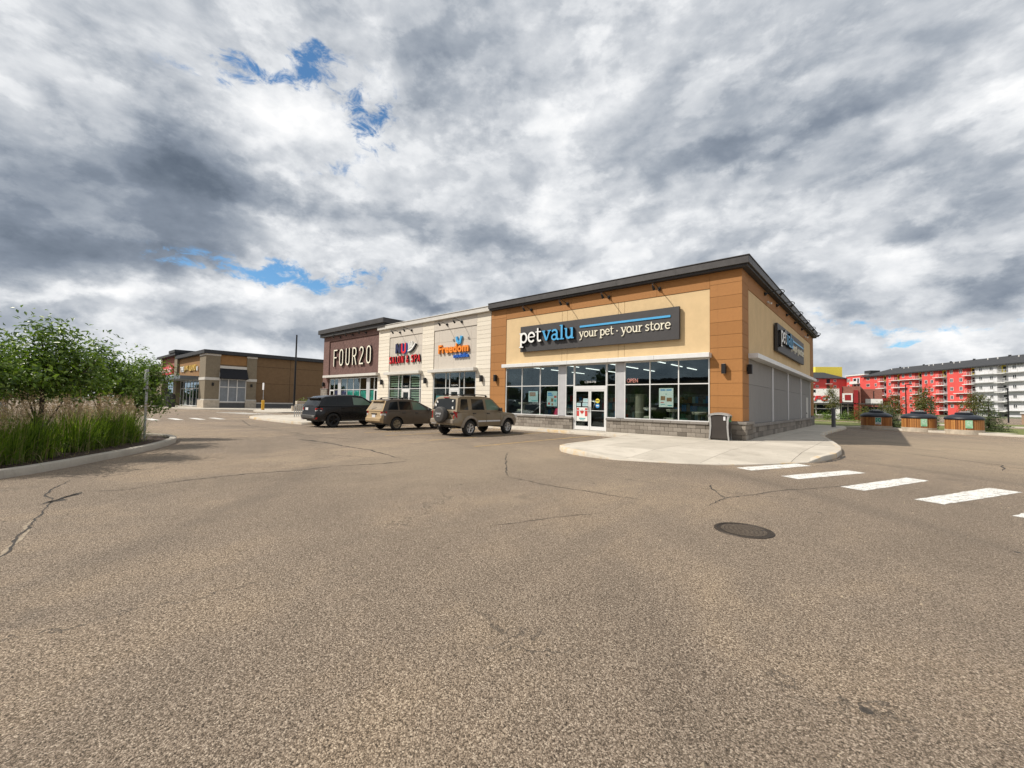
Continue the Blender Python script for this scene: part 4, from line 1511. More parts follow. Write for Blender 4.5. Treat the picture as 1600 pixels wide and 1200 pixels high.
fl = flat_sign('flag_poster', 'poster of a red and white maple leaf flag on the left door leaf', 'poster', -8.17, -7.47, .62, 1.36, .012, [('flag_band', 'poster_red', .03, .24, .36, .95), ('flag_band', 'poster_red', .76, .97, .36, .95), ('caption', 'poster_teal', .25, .8, .16, .24), ('caption', 'poster_teal', .32, .72, .07, .12)], 'poster_white')
leafp = [(0, -.5), (.03, -.22), (.28, -.27), (.22, -.14), (.5, .05), (.42, .09), (.46, .26), (.30, .22), (.26, .30), (.12, .14), (.18, .44), (.08, .38), (0, .55)]
leafp = leafp + [(-x, y) for x, y in leafp[-2:0:-1]]
mb = MB().mat('poster_red').plate([(x * .26, y * .30) for x, y in leafp], (-7.82, .009, 1.10), (1, 0, 0), (0, 0, 1), (0, -1, 0), .002); mb.build('maple_leaf', fl)
for i, (a0, a1, z0, z1, w) in enumerate(((-8.17, -7.90, 1.42, 1.60, 'lower left'), (-7.80, -7.46, 1.42, 1.60, 'lower right'), (-7.75, -7.46, 1.63, 1.84, 'upper'))):
    flat_sign('notice', f'small pale notice above the flag poster on the door, {w} of three', 'notice', a0, a1, z0, z1, .012, [('caption', 'poster_teal', .1, .9, .6, .75), ('caption', 'poster_teal', .1, .7, .3, .4)], 'poster_pale')
for nm, mt, z, lab in (('sticker', 'poster_yellow', 1.72, 'round yellow sticker on the right door leaf'), ('sticker', 'poster_blue', 1.46, 'round blue sticker under the yellow one on the right door leaf')):
    t = thing(nm, lab, 'sticker', (-6.88, .012, z - .12))
    MB().mat(mt).cyl((-6.88, .016, z), (-6.88, .012, z), .12, n=24).build('disc', t)
    MB().mat('letter_black' if mt == 'poster_yellow' else 'letter_white').box(-6.96, -6.80, .009, .012, z - .02, z + .03).build('caption', t)
t = thing('open_sign', 'small red neon open sign behind the upper pane beside the silver column', 'sign', (-4.95, .12, 2.66))
o = font_part('neon_letters', t, 'OPEN', 'F', -5.28, -4.70, 2.66, 2.86, .0, .02, 'neon_open', at=.13)
MB().mat('black_metal').box(-5.30, -4.68, .14, .15, 2.64, 2.88).build('backing', t)
t = thing('address_number', 'white unit number on the glass above the pet shop double door', 'lettering', (-7.33, .05, 2.68))
font_part('numerals', t, '1, 2510-17 St', 'F', -7.66, -6.99, 2.66, 2.78, .0, .004, 'letter_white', at=.024)


def shelf(name, label, x0, x1, y0, y1, h, n, parent_label_cat='shelf', group=None):
    t = thing(name, label, 'shelf', ((x0 + x1) / 2, (y0 + y1) / 2, .16), group)
    mb = MB().mat('shelf_grey'); mb.box(x0, x1, y1 - .04, y1, .16, h)
    mb.box(x0, x0 + .04, y0, y1 - .041, .16, h); mb.box(x1 - .04, x1, y0, y1 - .041, .16, h)
    mb.build('carcass', t)
    for k in range(n):
        z = .25 + k * (h - .3) / n
        MB().mat('shelf_grey').box(x0 + .041, x1 - .041, y0, y1 - .041, z, z + .03).build('shelf_board', t)
        mb = MB()
        x = x0 + .06
        while x < x1 - .3:
            w = rnd.uniform(.12, .30)
            mb.mat(rnd.choice(['poster_brown', 'poster_teal', 'poster_pale', 'poster_red', 'bag_green', 'shelf_grey', 'poster_blue', 'cloth_cream']))
            mb.box(x, x + w - .015, y0 + .03, y1 - .10, z + .031, z + .031 + rnd.uniform(.15, min(.42, (h - .3) / n - .06)))
            x += w
        mb.build('goods', t, kind='stuff')
    return t


shelf('display_shelf', 'tall stocked shelf deep inside the pet shop, furthest along to the corner', -5.0, -1.2, 5.0, 5.5, 2.2, 4)
shelf('display_shelf', 'tall stocked shelf inside the pet shop facing the double door', -9.0, -6.2, 4.2, 4.7, 2.2, 4)
shelf('display_shelf', 'tall stocked shelf inside the pet shop near the white shop front', -13.8, -10.2, 4.6, 5.1, 2.2, 4)


def cat_tree(x, y, h, label, matn='carpet_taupe', tray=True):
    t = thing('cat_tree', label, 'cat tree', (x, y, .16))
    MB().mat(matn).bbox(x - .35, x + .35, y - .3, y + .3, .16, .24, .02).build('base', t)
    MB().mat(matn).cyl((x, y, .24), (x, y, h), .07, n=12).build('post', t, 40)
    mb = MB().mat('cloth_cream'); mb.lathe([(.05, h), (.30, h), (.34, h + .10), (.32, h + .12), (.27, h + .04), (0, h + .04)], (x, y, 0), 20); mb.build('tray', t, 40)
    if tray:
        mb = MB().mat('cloth_cream'); mb.bbox(x - .42, x + .1, y - .22, y + .22, h - .45, h - .30, .04); mb.build('platform', t)
    return t


cat_tree(-4.35, .75, 1.30, 'cream cat tree with a round tray in the window beside the silver column')
cat_tree(-3.2, .8, 1.25, 'grey cat tree behind the large pale poster', 'shelf_grey')
cat_tree(-2.0, .85, 1.15, 'low cat tree in the window nearest the corner pillar')
cat_tree(-12.5, .75, 1.45, 'cream cat tree in the window nearest the narrow brown pillar')
t = thing('scratching_column', 'thick olive carpet column standing in the pet shop window', 'scratching post', (-4.83, .6, .16))
MB().mat('carpet_taupe').cyl((-4.83, .6, .16), (-4.83, .6, 2.1), .24, n=24).build('column', t, 40)
MB().mat('cloth_cream').cyl((-4.83, .6, 1.15), (-4.83, .6, 1.22), .247, n=24).build('band', t, 40)
for i, (x, h, mt, lab) in enumerate(((-12.9, .95, 'letter_navy', 'dark blue bag at the foot of the first pet shop window'), (-11.2, .9, 'bag_green', 'green bag under the poster with the dark picture'), (-9.85, 1.25, 'magenta_plastic', 'bright pink pet carrier under the pale blue poster'), (-8.6, 1.25, 'cloth_cream', 'cream plush bed behind the side light of the double door'), (-2.7, .95, 'bag_green', 'grey green bag at the foot of the window with the large poster'))):
    mb = MB().mat(mt)
    mb.lathe([(.0, .16), (.30, .17), (.34, .3), (.30, h * .7), (.18, h), (0, h + .02)], (x, .75, 0), 14, sx=1.1, sy=.8)
    o = mb.build('pet_bag' if i != 2 else 'pet_carrier', None, 50)
    settle(o); tag(o, lab, 'bag' if i != 2 else 'pet carrier')


# ================================================================== white shop front (two units)
def white_shops():
    b = thing('white_shop_building', 'low white clapboard shop building between the brick and brown ones', 'building', (-21.4, 0, .15))
    X0, X1 = -28.02, -14.74
    open1, open2 = (-26.40, -21.98), (-20.58, -16.05)
    mb = MB().mat('cream_backing')
    for a, c in ((X0, open1[0]), (open1[1], open2[0]), (open2[1], X1)):
        mb.box(a, c, .03, .35, .15, 7.45)
    for a, c in (open1, open2):
        mb.box(a, c, .06, .35, 3.60, 7.45)
    mb.box(X0, X0 + .3, .35, 24, .15, 7.45); mb.box(X0 + .3, X1 - .02, 23.7, 24, .15, 7.45)
    mb.mat('charcoal_roof').box(X0 + .3, X1, .35, 23.7, 7.1, 7.2)
    mb.build('core_wall', b)
    zs = [.15 + .45] + [.6 + .2856 * k for k in range(1, 25)]
    for a, c in ((X0, open1[0]), (open1[1], open2[0]), (open2[1], X1)):
        panel_run(b, 'F', a, c, zs, 'cream_siding', -.03, .012, name='siding_board', gap=.014)
        mb = MB().mat('stone_cap'); mb.bbox(a - .02, c + .02, -.10, .03, .55, .61, .01); mb.mat('mortar').box(a, c, -.05, .03, .15, .55); mb.build('base_stone', b)
        blocks(b, 'F', a, c, .15, 2, -.05, d=.03)
    # upper bands and recessed fields
    for a, c in (open1, open2):
        panel_run(b, 'F', a, c, [6.72, 7.45], 'pale_grey_panel', -.03, .012, name='band_panel')
        w = c - a
        sp = [a + w * .12, a + w * .49, a + w * .88]
        cache = None
        panel_run(b, 'F', a, c, [3.86, 4.90, 5.82, 6.72], 'pale_grey_panel', -.055, -.032, splits=sp, gap=.01, name='field_panel')
        mb = MB().mat('light_trim'); mb.bbox(a - .25, c + .10, -.36, .03, 3.62, 3.84, .01); mb.build('canopy', b)
    mb = MB().mat('light_trim'); mb.bbox(X0, X1, -.22, .36, 7.46, 7.76, .015); mb.bbox(X0 + .0, X1, -.26, .38, 7.765, 7.81, .006)
    mb.build('parapet', b)
    # storefronts
    storefront(b, 'F', [-26.3, -24.97, -24.50, -23.44, -22.17, -21.99 + .0], [.55, 2.48, 3.60], .07, skip=((2, 0), (4, 0), (4, 1)))
    storefront(b, 'F', [-20.5, -19.15, -18.74, -17.70, -17.22, -16.1], [.55, 2.50, 3.60], .07, skip=((2, 0),))
    mb = MB().mat('white_aluminium')
    for a, c, z in ((-24.46, -23.48, 2.45), (-18.70, -17.74, 2.47)):
        wbox(mb, 'F', a, a + .06, .15, z, -.01, .078, .07); wbox(mb, 'F', c - .06, c, .15, z, -.01, .078, .07); wbox(mb, 'F', a + .06, c - .06, z - .16, z, -.01, .076, .07)
    mb.build('door_frame', b)
    door_leaf(b, -24.395, -23.545, .165, 2.285, .06)
    door_leaf(b, -18.635, -17.805, .165, 2.305, .06)
    mb = MB().mat('mortar')
    for a, c in ((-26.4, -24.53), (-23.41, -21.98), (-20.58, -18.77), (-17.67, -16.05)):
        mb.box(a, c, .0, .2, .15, .53)
    mb.build('window_base', b)
    room(b, -27.6, -21.3, .42, 9, .16, 3.9, False)
    room(b, -21.2, -15.0, .42, 9, .16, 3.9, False)
    # slatted blinds behind the salon glass
    for a, c in ((-26.25, -25.0), (-24.9, -24.55), (-23.40, -22.2)):
        for k in range(16):
            z = .62 + k * .185
            if 2.40 < z < 2.5: continue
            MB().mat('blind_green').box(a, c, .10, .115, z, z + .115).build('blind_slat', b)
    # bits of advertising inside the phone shop
    return b


white = white_shops()
for i, (x, z, lab) in enumerate(((-24.89, 7.03, 'black gooseneck lamp above the salon sign, nearer the brick shop'), (-23.34, 7.05, 'black gooseneck lamp above the salon sign, nearer the phone shop'),
                                 (-19.1, 7.06, 'black gooseneck lamp above the phone shop sign, nearer the salon'), (-17.55, 7.08, 'black gooseneck lamp above the phone shop sign, nearer the brown building'))):
    place(GN, (x, -.012, z), 0, lab)
for x, z, lab in ((-27.28, 3.05, 'black wall lamp on white boards between the brick shop and the salon'), (-21.40, 3.06, 'black wall lamp on white boards between salon and phone shop'), (-15.45, 3.09, 'black wall lamp on white boards next to the brown building')):
    place(SC, (x, -.012, z), 0, lab)
flat_sign('poster', 'teal poster with red spots in the left window of the phone shop', 'poster', -20.3, -19.35, 1.2, 1.95, .10, [('picture', 'poster_red', .1, .4, .1, .4), ('caption', 'poster_white', .1, .6, .55, .65)], 'poster_teal')
flat_sign('poster', 'white poster in the right window of the phone shop', 'poster', -17.0, -16.3, 1.55, 1.92, .10, [('caption', 'poster_brown', .1, .8, .3, .6)], 'poster_white')
t = thing('address_number', 'white unit number above the phone shop door', 'lettering', (-18.2, .03, 2.62)); font_part('numerals', t, '3, 2510-17 St', 'F', -18.55, -17.9, 2.62, 2.74, .0, .004, 'letter_white', at=.034)
t = thing('address_number', 'white unit number above the salon door', 'lettering', (-24.0, .03, 2.62)); font_part('numerals', t, '4, 2510-17', 'F', -24.3, -23.7, 2.62, 2.74, .0, .004, 'letter_white', at=.034)

# salon sign: N and U, a hand, and the red lettering
t = thing('salon_sign', 'raised letters with a waving hand above red capitals on the white building', 'sign', (-24.2, -.02, 4.5))
FA = .055
letters(t, 'N', CAPS, 'F', -25.42, -24.42, 5.35, .76, .02, .16, 'letter_navy', FA, bold=1.7, side='letter_black')
letters(t, 'U', CAPS, 'F', -24.62, -23.66, 5.33, .78, .02, .17, 'letter_red', FA, bold=1.6, side='letter_royal')
mb = MB().mat('letter_white')
for q, w in (([(-23.72, 5.45), (-23.45, 5.50), (-23.2, 5.62), (-22.95, 5.84), (-22.82, 6.0)], .055), ([(-23.6, 5.6), (-23.62, 5.85), (-23.70, 6.12)], .035), ([(-23.45, 5.66), (-23.43, 5.9), (-23.48, 6.16)], .03), ([(-23.3, 5.74), (-23.22, 5.95), (-23.22, 6.2)], .03)):
    ribbon(mb, q, w, lambda a, z, tt: wp('F', a, z, tt, FA), .02, .15)
mb.build('hand_emblem', t)
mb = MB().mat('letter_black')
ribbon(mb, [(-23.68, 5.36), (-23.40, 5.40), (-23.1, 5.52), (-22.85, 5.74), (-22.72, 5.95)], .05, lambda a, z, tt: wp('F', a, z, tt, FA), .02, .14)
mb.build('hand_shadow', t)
letters(t, 'SALON & SPA', CAPS, 'F', -26.28, -22.0, 4.55, .56, .02, .15, 'letter_red', FA, bold=1.15, side='letter_black')

# phone shop sign
t = thing('phone_shop_sign', 'raised orange word over a small blue word with blue flame emblem', 'sign', (-18.3, -.02, 4.6))
font_part('orange_word', t, 'Freedom', 'F', -19.95, -16.78, 4.98, 5.60, .03, .14, 'letter_orange', at=FA, offset=.035, spacing=1.08)
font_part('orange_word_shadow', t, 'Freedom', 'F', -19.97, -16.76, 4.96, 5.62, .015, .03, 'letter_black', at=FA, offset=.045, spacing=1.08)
font_part('blue_word', t, 'mobile', 'F', -18.30, -16.78, 4.60, 4.90, .03, .12, 'letter_royal', at=FA, offset=.03, spacing=1.05)
for q, w in (([(-17.74, 5.58), (-17.98, 5.80), (-18.04, 6.08)], .085), ([(-17.70, 5.56), (-17.62, 5.82), (-17.52, 6.10)], .085)):
    mb = MB().mat('letter_blue'); ribbon(mb, q, w, lambda a, z, tt: wp('F', a, z, tt, FA), .02, .15); mb.build('flame_emblem', t)


# ================================================================== brick shop
def brick_shop():
    b = thing('brick_shop', 'plum coloured brick shop with a heavy dark roof edge at the row end', 'building', (-33, 0, .15))
    X0, X1 = -38.15, -28.04
    mb = MB().mat('plum_brick')
    mb.box(X0, -36.98, .0, .35, .15, 7.70)
    mb.box(-36.98, X1, .0, .35, 7.25, 7.70)
    mb.box(X0, X0 + .35, .35, 24, .15, 7.70)
    mb.box(X1 + .0, X1 + .30, .37, 14, 7.25, 7.70)
    mb.build('brick_frame', b)
    mb = MB().mat('plum_brick_diagonal').box(-36.98, X1, .09, .35, 3.85, 7.25); mb.build('brick_field', b)
    mb = MB().mat('cream_backing'); mb.box(-36.98, X1, .10, .35, 3.50, 3.848); mb.box(-35.5, -28.62, .05, .3, .15, .5); mb.box(X0 + .35, X1, 23.7, 24, .15, 7.6)
    mb.mat('charcoal_roof').box(X0 + .35, X1 + .0, .35, 23.7, 7.3, 7.4); mb.build('core_wall', b)
    mb = MB().mat('light_trim'); mb.bbox(-37.45, X1 + .25, -.37, .0, 3.64, 3.86, .01); mb.build('canopy', b)
    mb = MB().mat('dark_metal_cap')
    mb.bbox(-38.6, -26.75, -.45, 8.0, 8.02, 8.44, .015)
    mb.mat('dark_soffit').box(-38.45, -26.9, -.30, 7.85, 7.705, 8.018)
    mb.build('roof_edge', b)
    # stone pier at the far end
    blocks(b, 'F', -38.32, -37.0, .15, 12, .0, w=.33, d=.10)
    caps(b, 'F', -38.36, -36.98, 2.49, 2.58, .0, .14)
    storefront(b, 'F', [-36.62, -35.74, -34.96], [.5, 2.46, 3.50], .08, skip=((0, 0),))
    storefront(b, 'F', [-34.44, -33.28, -32.10, -30.96, -29.82], [.5, 2.46, 3.50], .08)
    storefront(b, 'F', [-29.34, -28.60, -28.07], [.5, 2.46, 3.50], .08, skip=((1, 0),))
    for x0, x1 in ((-34.94, -34.46), (-29.80, -29.36)):
        mb = MB().mat('silver_panel'); wbox(mb, 'F', x0, x1, .5, 3.50, -.10, .0, .0); mb.build('silver_column', b)
    door_leaf(b, -36.58, -35.78, .165, 2.42, .07)
    door_leaf(b, -28.92 + .35, -28.09, .165, 2.42, .07)
    room(b, -37.7, -28.2, 1.2, 9, .16, 3.9, False)
    return b


brick_shop()
for i, (x, lab) in enumerate(((-34.74, 'furthest from the camera'), (-32.42, 'middle one'), (-30.09, 'nearest the white building'))):
    place(GN, (x, -.002, 7.50), 0, f'black gooseneck lamp above the tall white capitals on plum brick, {lab}')
place(SC, (-37.78, -.002, 3.0), 0, 'black wall lamp on the plum brick pillar above the rough stone')
t = thing('brick_shop_sign', 'tall narrow white capitals and figures raised on the plum brick', 'sign', (-32.4, .05, 4.72))
letters(t, 'FOUR20', CAPS, 'F', -35.98, -28.75, 4.72, 1.62, .03, .17, 'letter_cream', .09, bold=.26 / .26 * .72, side='letter_black')
for a, c, mt, w in ((-34.40, -33.32, 'violet_print', 'violet window print next to the first silver column of the brick shop'), (-33.24, -32.14, 'turquoise_print', 'turquoise window print, second from the violet one'), (-32.06, -31.0, 'turquoise_print', 'turquoise window print in the middle of the brick shop window'), (-30.92, -29.86, 'turquoise_print', 'turquoise window print left of the second silver column'), (-29.30, -28.64, 'turquoise_print', 'narrow turquoise window print between silver column and door'), (-35.70, -35.0, 'violet_print', 'violet window print beside the far door of the brick shop')):
    flat_sign('window_print', w, 'poster', a, c, .55, 2.40, .075, [('patch', 'poster_teal' if mt == 'violet_print' else 'violet_print', .1, .5, .1, .5), ('patch', mt, .5, .9, .3, .8)], mt)


# ================================================================== cars
def lerp_tab(tab, y):
    if y <= tab[0][0]:
        return tab[0][1]
    for (a, p), (b, q) in zip(tab, tab[1:]):
        if y <= b:
            t = (y - a) / (b - a)
            t = t * t * (3 - 2 * t) if abs(q - p) > .12 else t
            return p + (q - p) * t
    return tab[-1][1]


def wheel_parts(root, x, y, r, w, spokes, side, rim_mat, rim_r):
    """tyre with a rim child; side = +1 for the +x wheels"""
    mb = MB().mat('rubber')
    prof = [(rim_r, -w / 2 + .01), (r - .05, -w / 2), (r - .015, -w / 2 + .03), (r, -w / 2 + .06), (r, w / 2 - .06), (r - .015, w / 2 - .03), (r - .05, w / 2), (rim_r, w / 2 - .01), (rim_r - .02, w / 2 - .05), (rim_r - .02, -w / 2 + .05), (rim_r, -w / 2 + .01)]
    mb.lathe(prof, (x, y, r), 32, axis='X')
    ty = mb.build('wheel', root, 35)
    mb = MB().mat('black_plastic')
    xs = x + side * (w / 2 - .07)
    mb.cyl((xs - side * .03, y, r), (xs, y, r), rim_r - .01, n=28)
    mb.mat(rim_mat)
    mb.lathe([(rim_r - .03, 0), (rim_r - .03, side * .05), (rim_r + .004, side * .062), (rim_r + .004, side * .04), (rim_r - .028, 0)], (xs, y, r), 32, axis='X')
    mb.cyl((xs, y, r), (xs + side * .05, y, r), .055, .05, 14)
    for k in range(spokes):
        a = 2 * PI * k / spokes + .3
        ca, sa = math.cos(a), math.sin(a)
        for e in (-.10, .10):
            c2, s2 = math.cos(a + e), math.sin(a + e)
            p0 = Vector((xs + side * .03, y + ca * .045, r + sa * .045)); p1 = Vector((xs + side * .045, y + c2 * (rim_r - .02), r + s2 * (rim_r - .02)))
            mb.cyl(p0, p1, .026, .020, 6)
    mb.build('rim', ty, 35)
    return ty


def make_car(name, label, cat, c, group=None):
    L, W = c['L'], c['W']
    t = thing(name, label, cat, (0, 0, 0), group, False)
    ya, yf, rw, ra = c['ya'], c['yf'], c['rw'], c['rw'] + c.get('gap', .07)
    zb, h2 = c['zb'], L / 2
    top = c['top']
    ys = list(np.linspace(-h2, h2, 34))
    for a in (ya, yf):
        ys += [a + ra * q for q in (-1.0, -.995, -.96, -.88, -.75, -.55, -.3, 0, .3, .55, .75, .88, .96, .995, 1.0)] + [a - ra - .004, a + ra + .004]
    ys = sorted(set(round(float(v), 4) for v in ys if -h2 <= v <= h2))

    def zlow(y):
        z = zb
        e = h2 - abs(y)
        if e < .5:
            z = zb + (.5 - e) * .18
        for a in (ya, yf):
            d = abs(y - a)
            if d <= ra:
                z = max(z, rw + math.sqrt(max(0, ra * ra - d * d)))
        return z

    def wid(y, z):
        e = h2 - abs(y)
        k = 1.0
        rr = c.get('round', .45)
        if e < rr:
            k = 1 - c.get('taper', .17) * ((rr - e) / rr) ** 2.2
        zt = top_z(y)
        s = (z - zb) / max(.1, zt - zb)
        prof = .955 + .045 * math.sin(min(1, max(0, s)) * PI * .9 + .25)
        if z > .78:
            prof -= (z - .78) * .10
        return W / 2 * k * prof

    def top_z(y):
        return lerp_tab(top, y)

    def push(y, z):
        e = h2 - abs(y)
        if e > .5:
            return y
        s = -1 if y < 0 else 1
        f = (1 - e / .5) ** 2
        zz = c['rear_off'] if y < 0 else c['front_off']
        return y - s * f * lerp_tab(zz, z)

    NZ = 9
    rings = []
    for y in ys:
        zl, zt = zlow(y), top_z(y)
        ring = []
        w0 = wid(y, zl)
        ring.append((w0 - .28, y, zl))
        for k in range(NZ + 1):
            s = k / NZ
            z = zl + (zt - .03 - zl) * s
            ring.append((wid(y, z), push(y, z), z))
        wt_ = wid(y, zt)
        ring += [(wt_ - .03, push(y, zt), zt - .004), (wt_ * .7, push(y, zt), zt + .018), (wt_ * .35, push(y, zt), zt + .032), (0, push(y, zt), zt + .036)]
        rings.append(ring)
    n = len(rings[0])
    mb = MB()
    vs = []
    for sgn in (1, -1):
        for r_ in rings:
            vs += [(sgn * x, y, z) for x, y, z in r_]
    fs, mi = [], []
    mb.mats = [c['paint'], 'car_plastic', c.get('rear_paint', c['paint'])]
    half = len(rings) * n
    clad = c.get('clad', 0)
    for s_, o in ((1, 0), (-1, half)):
        for i in range(len(rings) - 1):
            for k in range(n - 1):
                a = o + i * n + k
                q = (a, a + n, a + n + 1, a + 1)
                fs.append(q if s_ > 0 else q[::-1])
                zc = (rings[i][k][2] + rings[i][k + 1][2]) / 2
                m_ = 1 if (k == 0 or zc < clad) else 0
                if m_ == 0 and 'rear_paint' in c and ys[i] < -h2 + .10:
                    m_ = 2
                mi.append(m_)
    # end faces
    for e, ring_i in ((0, 0), (1, len(rings) - 1)):
        for k in range(1, n - 1):
            a = ring_i * n + k; b_ = half + ring_i * n + k
            q = (a, a + 1, b_ + 1, b_)
            fs.append(q if e == 0 else q[::-1])
            mi.append(1 if rings[ring_i][k][2] < max(clad, zb + .06) else (2 if 'rear_paint' in c and e == 0 else 0))
    mb.v = vs; mb.f = fs; mb.mi = mi
    mb.build('body', t, 38)
    # underbody, axles and wheel-well darkness
    mb = MB().mat('car_plastic').box(-W / 2 + .30, W / 2 - .30, -h2 + .25, h2 - .25, zb - .02, zb + .35)
    for a in (ya, yf):
        mb.cyl((-W / 2 + .2, a, rw), (W / 2 - .2, a, rw), .05, n=8)
    mb.build('underbody', t)
    # cabin
    cb = c['cabin']
    belt = c['belt']
    wb, wr = W / 2 * cb['wb'], W / 2 * cb['wr']
    prof = cb['prof']          # (y, z) from rear base over the roof to the windscreen base
    zr = max(p[1] for p in prof)

    def hw(z):
        return wb + (wr - wb) * (z - belt) / (zr - belt)

    mb = MB().mat(c['paint'])
    if 'rear_paint' in c:
        mb.mats.append(c['rear_paint'])
    cols = []
    for y, z in prof:
        h = hw(z)
        cr_ = .035 * max(0, min(1, (z - belt) / (zr - belt)))
        cols.append([(h, y, z), (h - .05, y, z + .55 * cr_), (h * .5, y, z + cr_ * 1.0), (0, y, z + cr_ * 1.15), (-h * .5, y, z + cr_), (-h + .05, y, z + .55 * cr_), (-h, y, z)])
    vs = [p for c_ in cols for p in c_]; fs = []
    for i in range(len(cols) - 1):
        for k in range(6):
            fs.append((i * 7 + k, (i + 1) * 7 + k, (i + 1) * 7 + k + 1, i * 7 + k + 1))
    mb.add(vs, [f[::-1] for f in fs])
    if 'rear_paint' in c:
        for q in range(6):
            mb.mi[q] = 1
    # sides
    sv = []; sf = []
    for s_ in (1, -1):
        o = len(sv)
        for y, z in prof:
            sv.append((s_ * hw(z), y, z)); sv.append((s_ * (wb + .012), y, belt - .03))
        for i in range(len(prof) - 1):
            q = (o + 2 * i, o + 2 * i + 1, o + 2 * i + 3, o + 2 * i + 2)
            sf.append(q if s_ < 0 else q[::-1])
    mb.add(sv, sf)
    mb.build('cabin', t, 32)
    # side panes
    for s_ in (1, -1):
        for pts, mt in c['panes']:
            mb = MB().mat(mt)
            k = len(pts)
            fr = [(s_ * (hw(z) + .007), y, z) for y, z in pts]
            bk = [(s_ * (hw(z) - .015), y, z) for y, z in pts]
            f0 = tuple(range(k)) if s_ > 0 else tuple(range(k - 1, -1, -1))
            mb.add(fr + bk, [f0] + [(i, k + i, k + (i + 1) % k, (i + 1) % k) for i in range(k)])
            mb.build('side_window', t)
    # rear glass and windscreen, on the first and last profile faces

    def slope_pane(p0, p1, u0, u1, inset, mt, nm):
        (y0, z0), (y1, z1) = p0, p1
        d = Vector((0, y1 - y0, z1 - z0)); nrm = Vector((0, -(z1 - z0), (y1 - y0))).normalized()
        if (nm == 'windscreen' and nrm.y < 0) or (nm == 'rear_window' and nrm.y > 0):
            nrm = -nrm
        rows_ = []
        for u in (u0, (u0 + u1) / 2, u1):
            y = y0 + d.y * u; z = z0 + d.z * u
            crn = .035 * max(0, min(1, (z - belt) / (zr - belt)))
            h = hw(z) - inset - (.03 if u == u1 else 0)
            rows_.append([Vector((fx_ * h, y, z + crn * (1.15 - .9 * abs(fx_) ** 2))) + nrm * .008 for fx_ in (-1, -.5, 0, .5, 1)])
        mb = MB().mat(mt)
        fr = [tuple(p) for r_ in rows_ for p in r_]; bk = [tuple(p - nrm * .03) for r_ in rows_ for p in r_]
        fc = [(i * 5 + k, i * 5 + k + 1, (i + 1) * 5 + k + 1, (i + 1) * 5 + k) for i in range(2) for k in range(4)]
        rim = [0, 1, 2, 3, 4, 9, 14, 13, 12, 11, 10, 5]
        fc += [(rim[i], 15 + rim[i], 15 + rim[(i + 1) % 12], rim[(i + 1) % 12]) for i in range(12)]
        mb.add(fr + bk, fc)
        mb.build(nm, t)

    slope_pane(prof[0], prof[1], *c['rear_glass'], c.get('rear_glass_mat', 'car_glass'), 'rear_window')
    slope_pane(prof[-1], prof[-2], .04, .96, .07, 'car_glass', 'windscreen')

    # wheels
    for a in (ya, yf):
        for s_ in (1, -1):
            wheel_parts(t, s_ * (W / 2 - .12), a, rw, .22, c['spokes'], s_, c['rim'], c['rim_r'])
    # arch flares
    if c.get('flare'):
        fm, ft = c['flare']
        for a in (ya, yf):
            for s_ in (1, -1):
                mb = MB().mat(fm)
                pr = []
                vs = []; m2 = 13
                for i in range(m2):
                    g = PI * (-.10 + 1.20 * i / (m2 - 1))
                    cg, sg = math.cos(g), math.sin(g)
                    for rr, dx in ((ra - .01, .0), (ra - .01, ft), (ra + .05, ft), (ra + .10, ft * .4), (ra + .105, -.02)):
                        y = a + rr * cg; z = max(zb - .02, rw + rr * sg)
                        yy = max(-h2 + .02, min(h2 - .02, y))
                        vs.append((s_ * (wid(yy, max(z, zb)) + dx), y, z))
                fs = []
                for i in range(m2 - 1):
                    for k in range(4):
                        q = (i * 5 + k, i * 5 + k + 1, (i + 1) * 5 + k + 1, (i + 1) * 5 + k)
                        fs.append(q if s_ > 0 else q[::-1])
                mb.add(vs, fs)
                mb.build('wheel_arch', t, 40)
    # door seams, handles, side moulding, mirrors
    for s_ in (1, -1):
        for y in c['seams']:
            mb = MB().mat('letter_black')
            vs = []; m2 = 7; z0 = zlow(y) + .04; z1 = top_z(y) - .05
            for i in range(m2):
                z = z0 + (z1 - z0) * i / (m2 - 1)
                vs += [(s_ * (wid(y, z) + .002), y - .006, z), (s_ * (wid(y, z) + .002), y + .006, z)]
            mb.add(vs, [(2 * i, 2 * i + 1, 2 * i + 3, 2 * i + 2) for i in range(m2 - 1)])
            mb.build('door_seam', t)
        for y in c['handles']:
            z = belt - .10
            MB().mat(c.get('handle_mat', 'car_plastic')).bbox(s_ * wid(y, z) - .01, s_ * wid(y, z) + s_ * .035, y - .10, y + .10, z - .025, z + .02, .008).build('door_handle', t)
        y = c['mirror']
        x = s_ * (hw(belt + .08) + .02)
        mb = MB().mat(c['paint'] if c.get('mirror_paint') else 'car_plastic')
        mb.bbox(min(x, x + s_ * .20), max(x, x + s_ * .20), y - .06, y + .05, belt + .01, belt + .17, .03)
        mb.build('wing_mirror', t)
        if c.get('moulding'):
            z, mt = c['moulding']
            for y0, y1 in c['mould_y']:
                MB().mat(mt).bbox(s_ * (wid(y0, z)) - .012, s_ * wid(y0, z) + s_ * .02, y0, y1, z - .035, z + .035, .006).build('side_moulding', t)
        if c.get('rails'):
            z = zr + .02
            y0, y1 = c['rails']
            mb = MB().mat(c.get('rail_mat', 'black_metal'))
            x = s_ * (wr - .10)
            mb.tube([(x, y0 - .10, z), (x, y0, z + .055), (x, (y0 + y1) / 2, z + .075), (x, y1, z + .055), (x, y1 + .12, z - .01)], .018, 8)
            for yy in (y0, (y0 + y1) / 2, y1):
                mb.box(x - .02, x + .02, yy - .04, yy + .04, z - .03, z + .06)
            mb.build('roof_rail', t, 50)
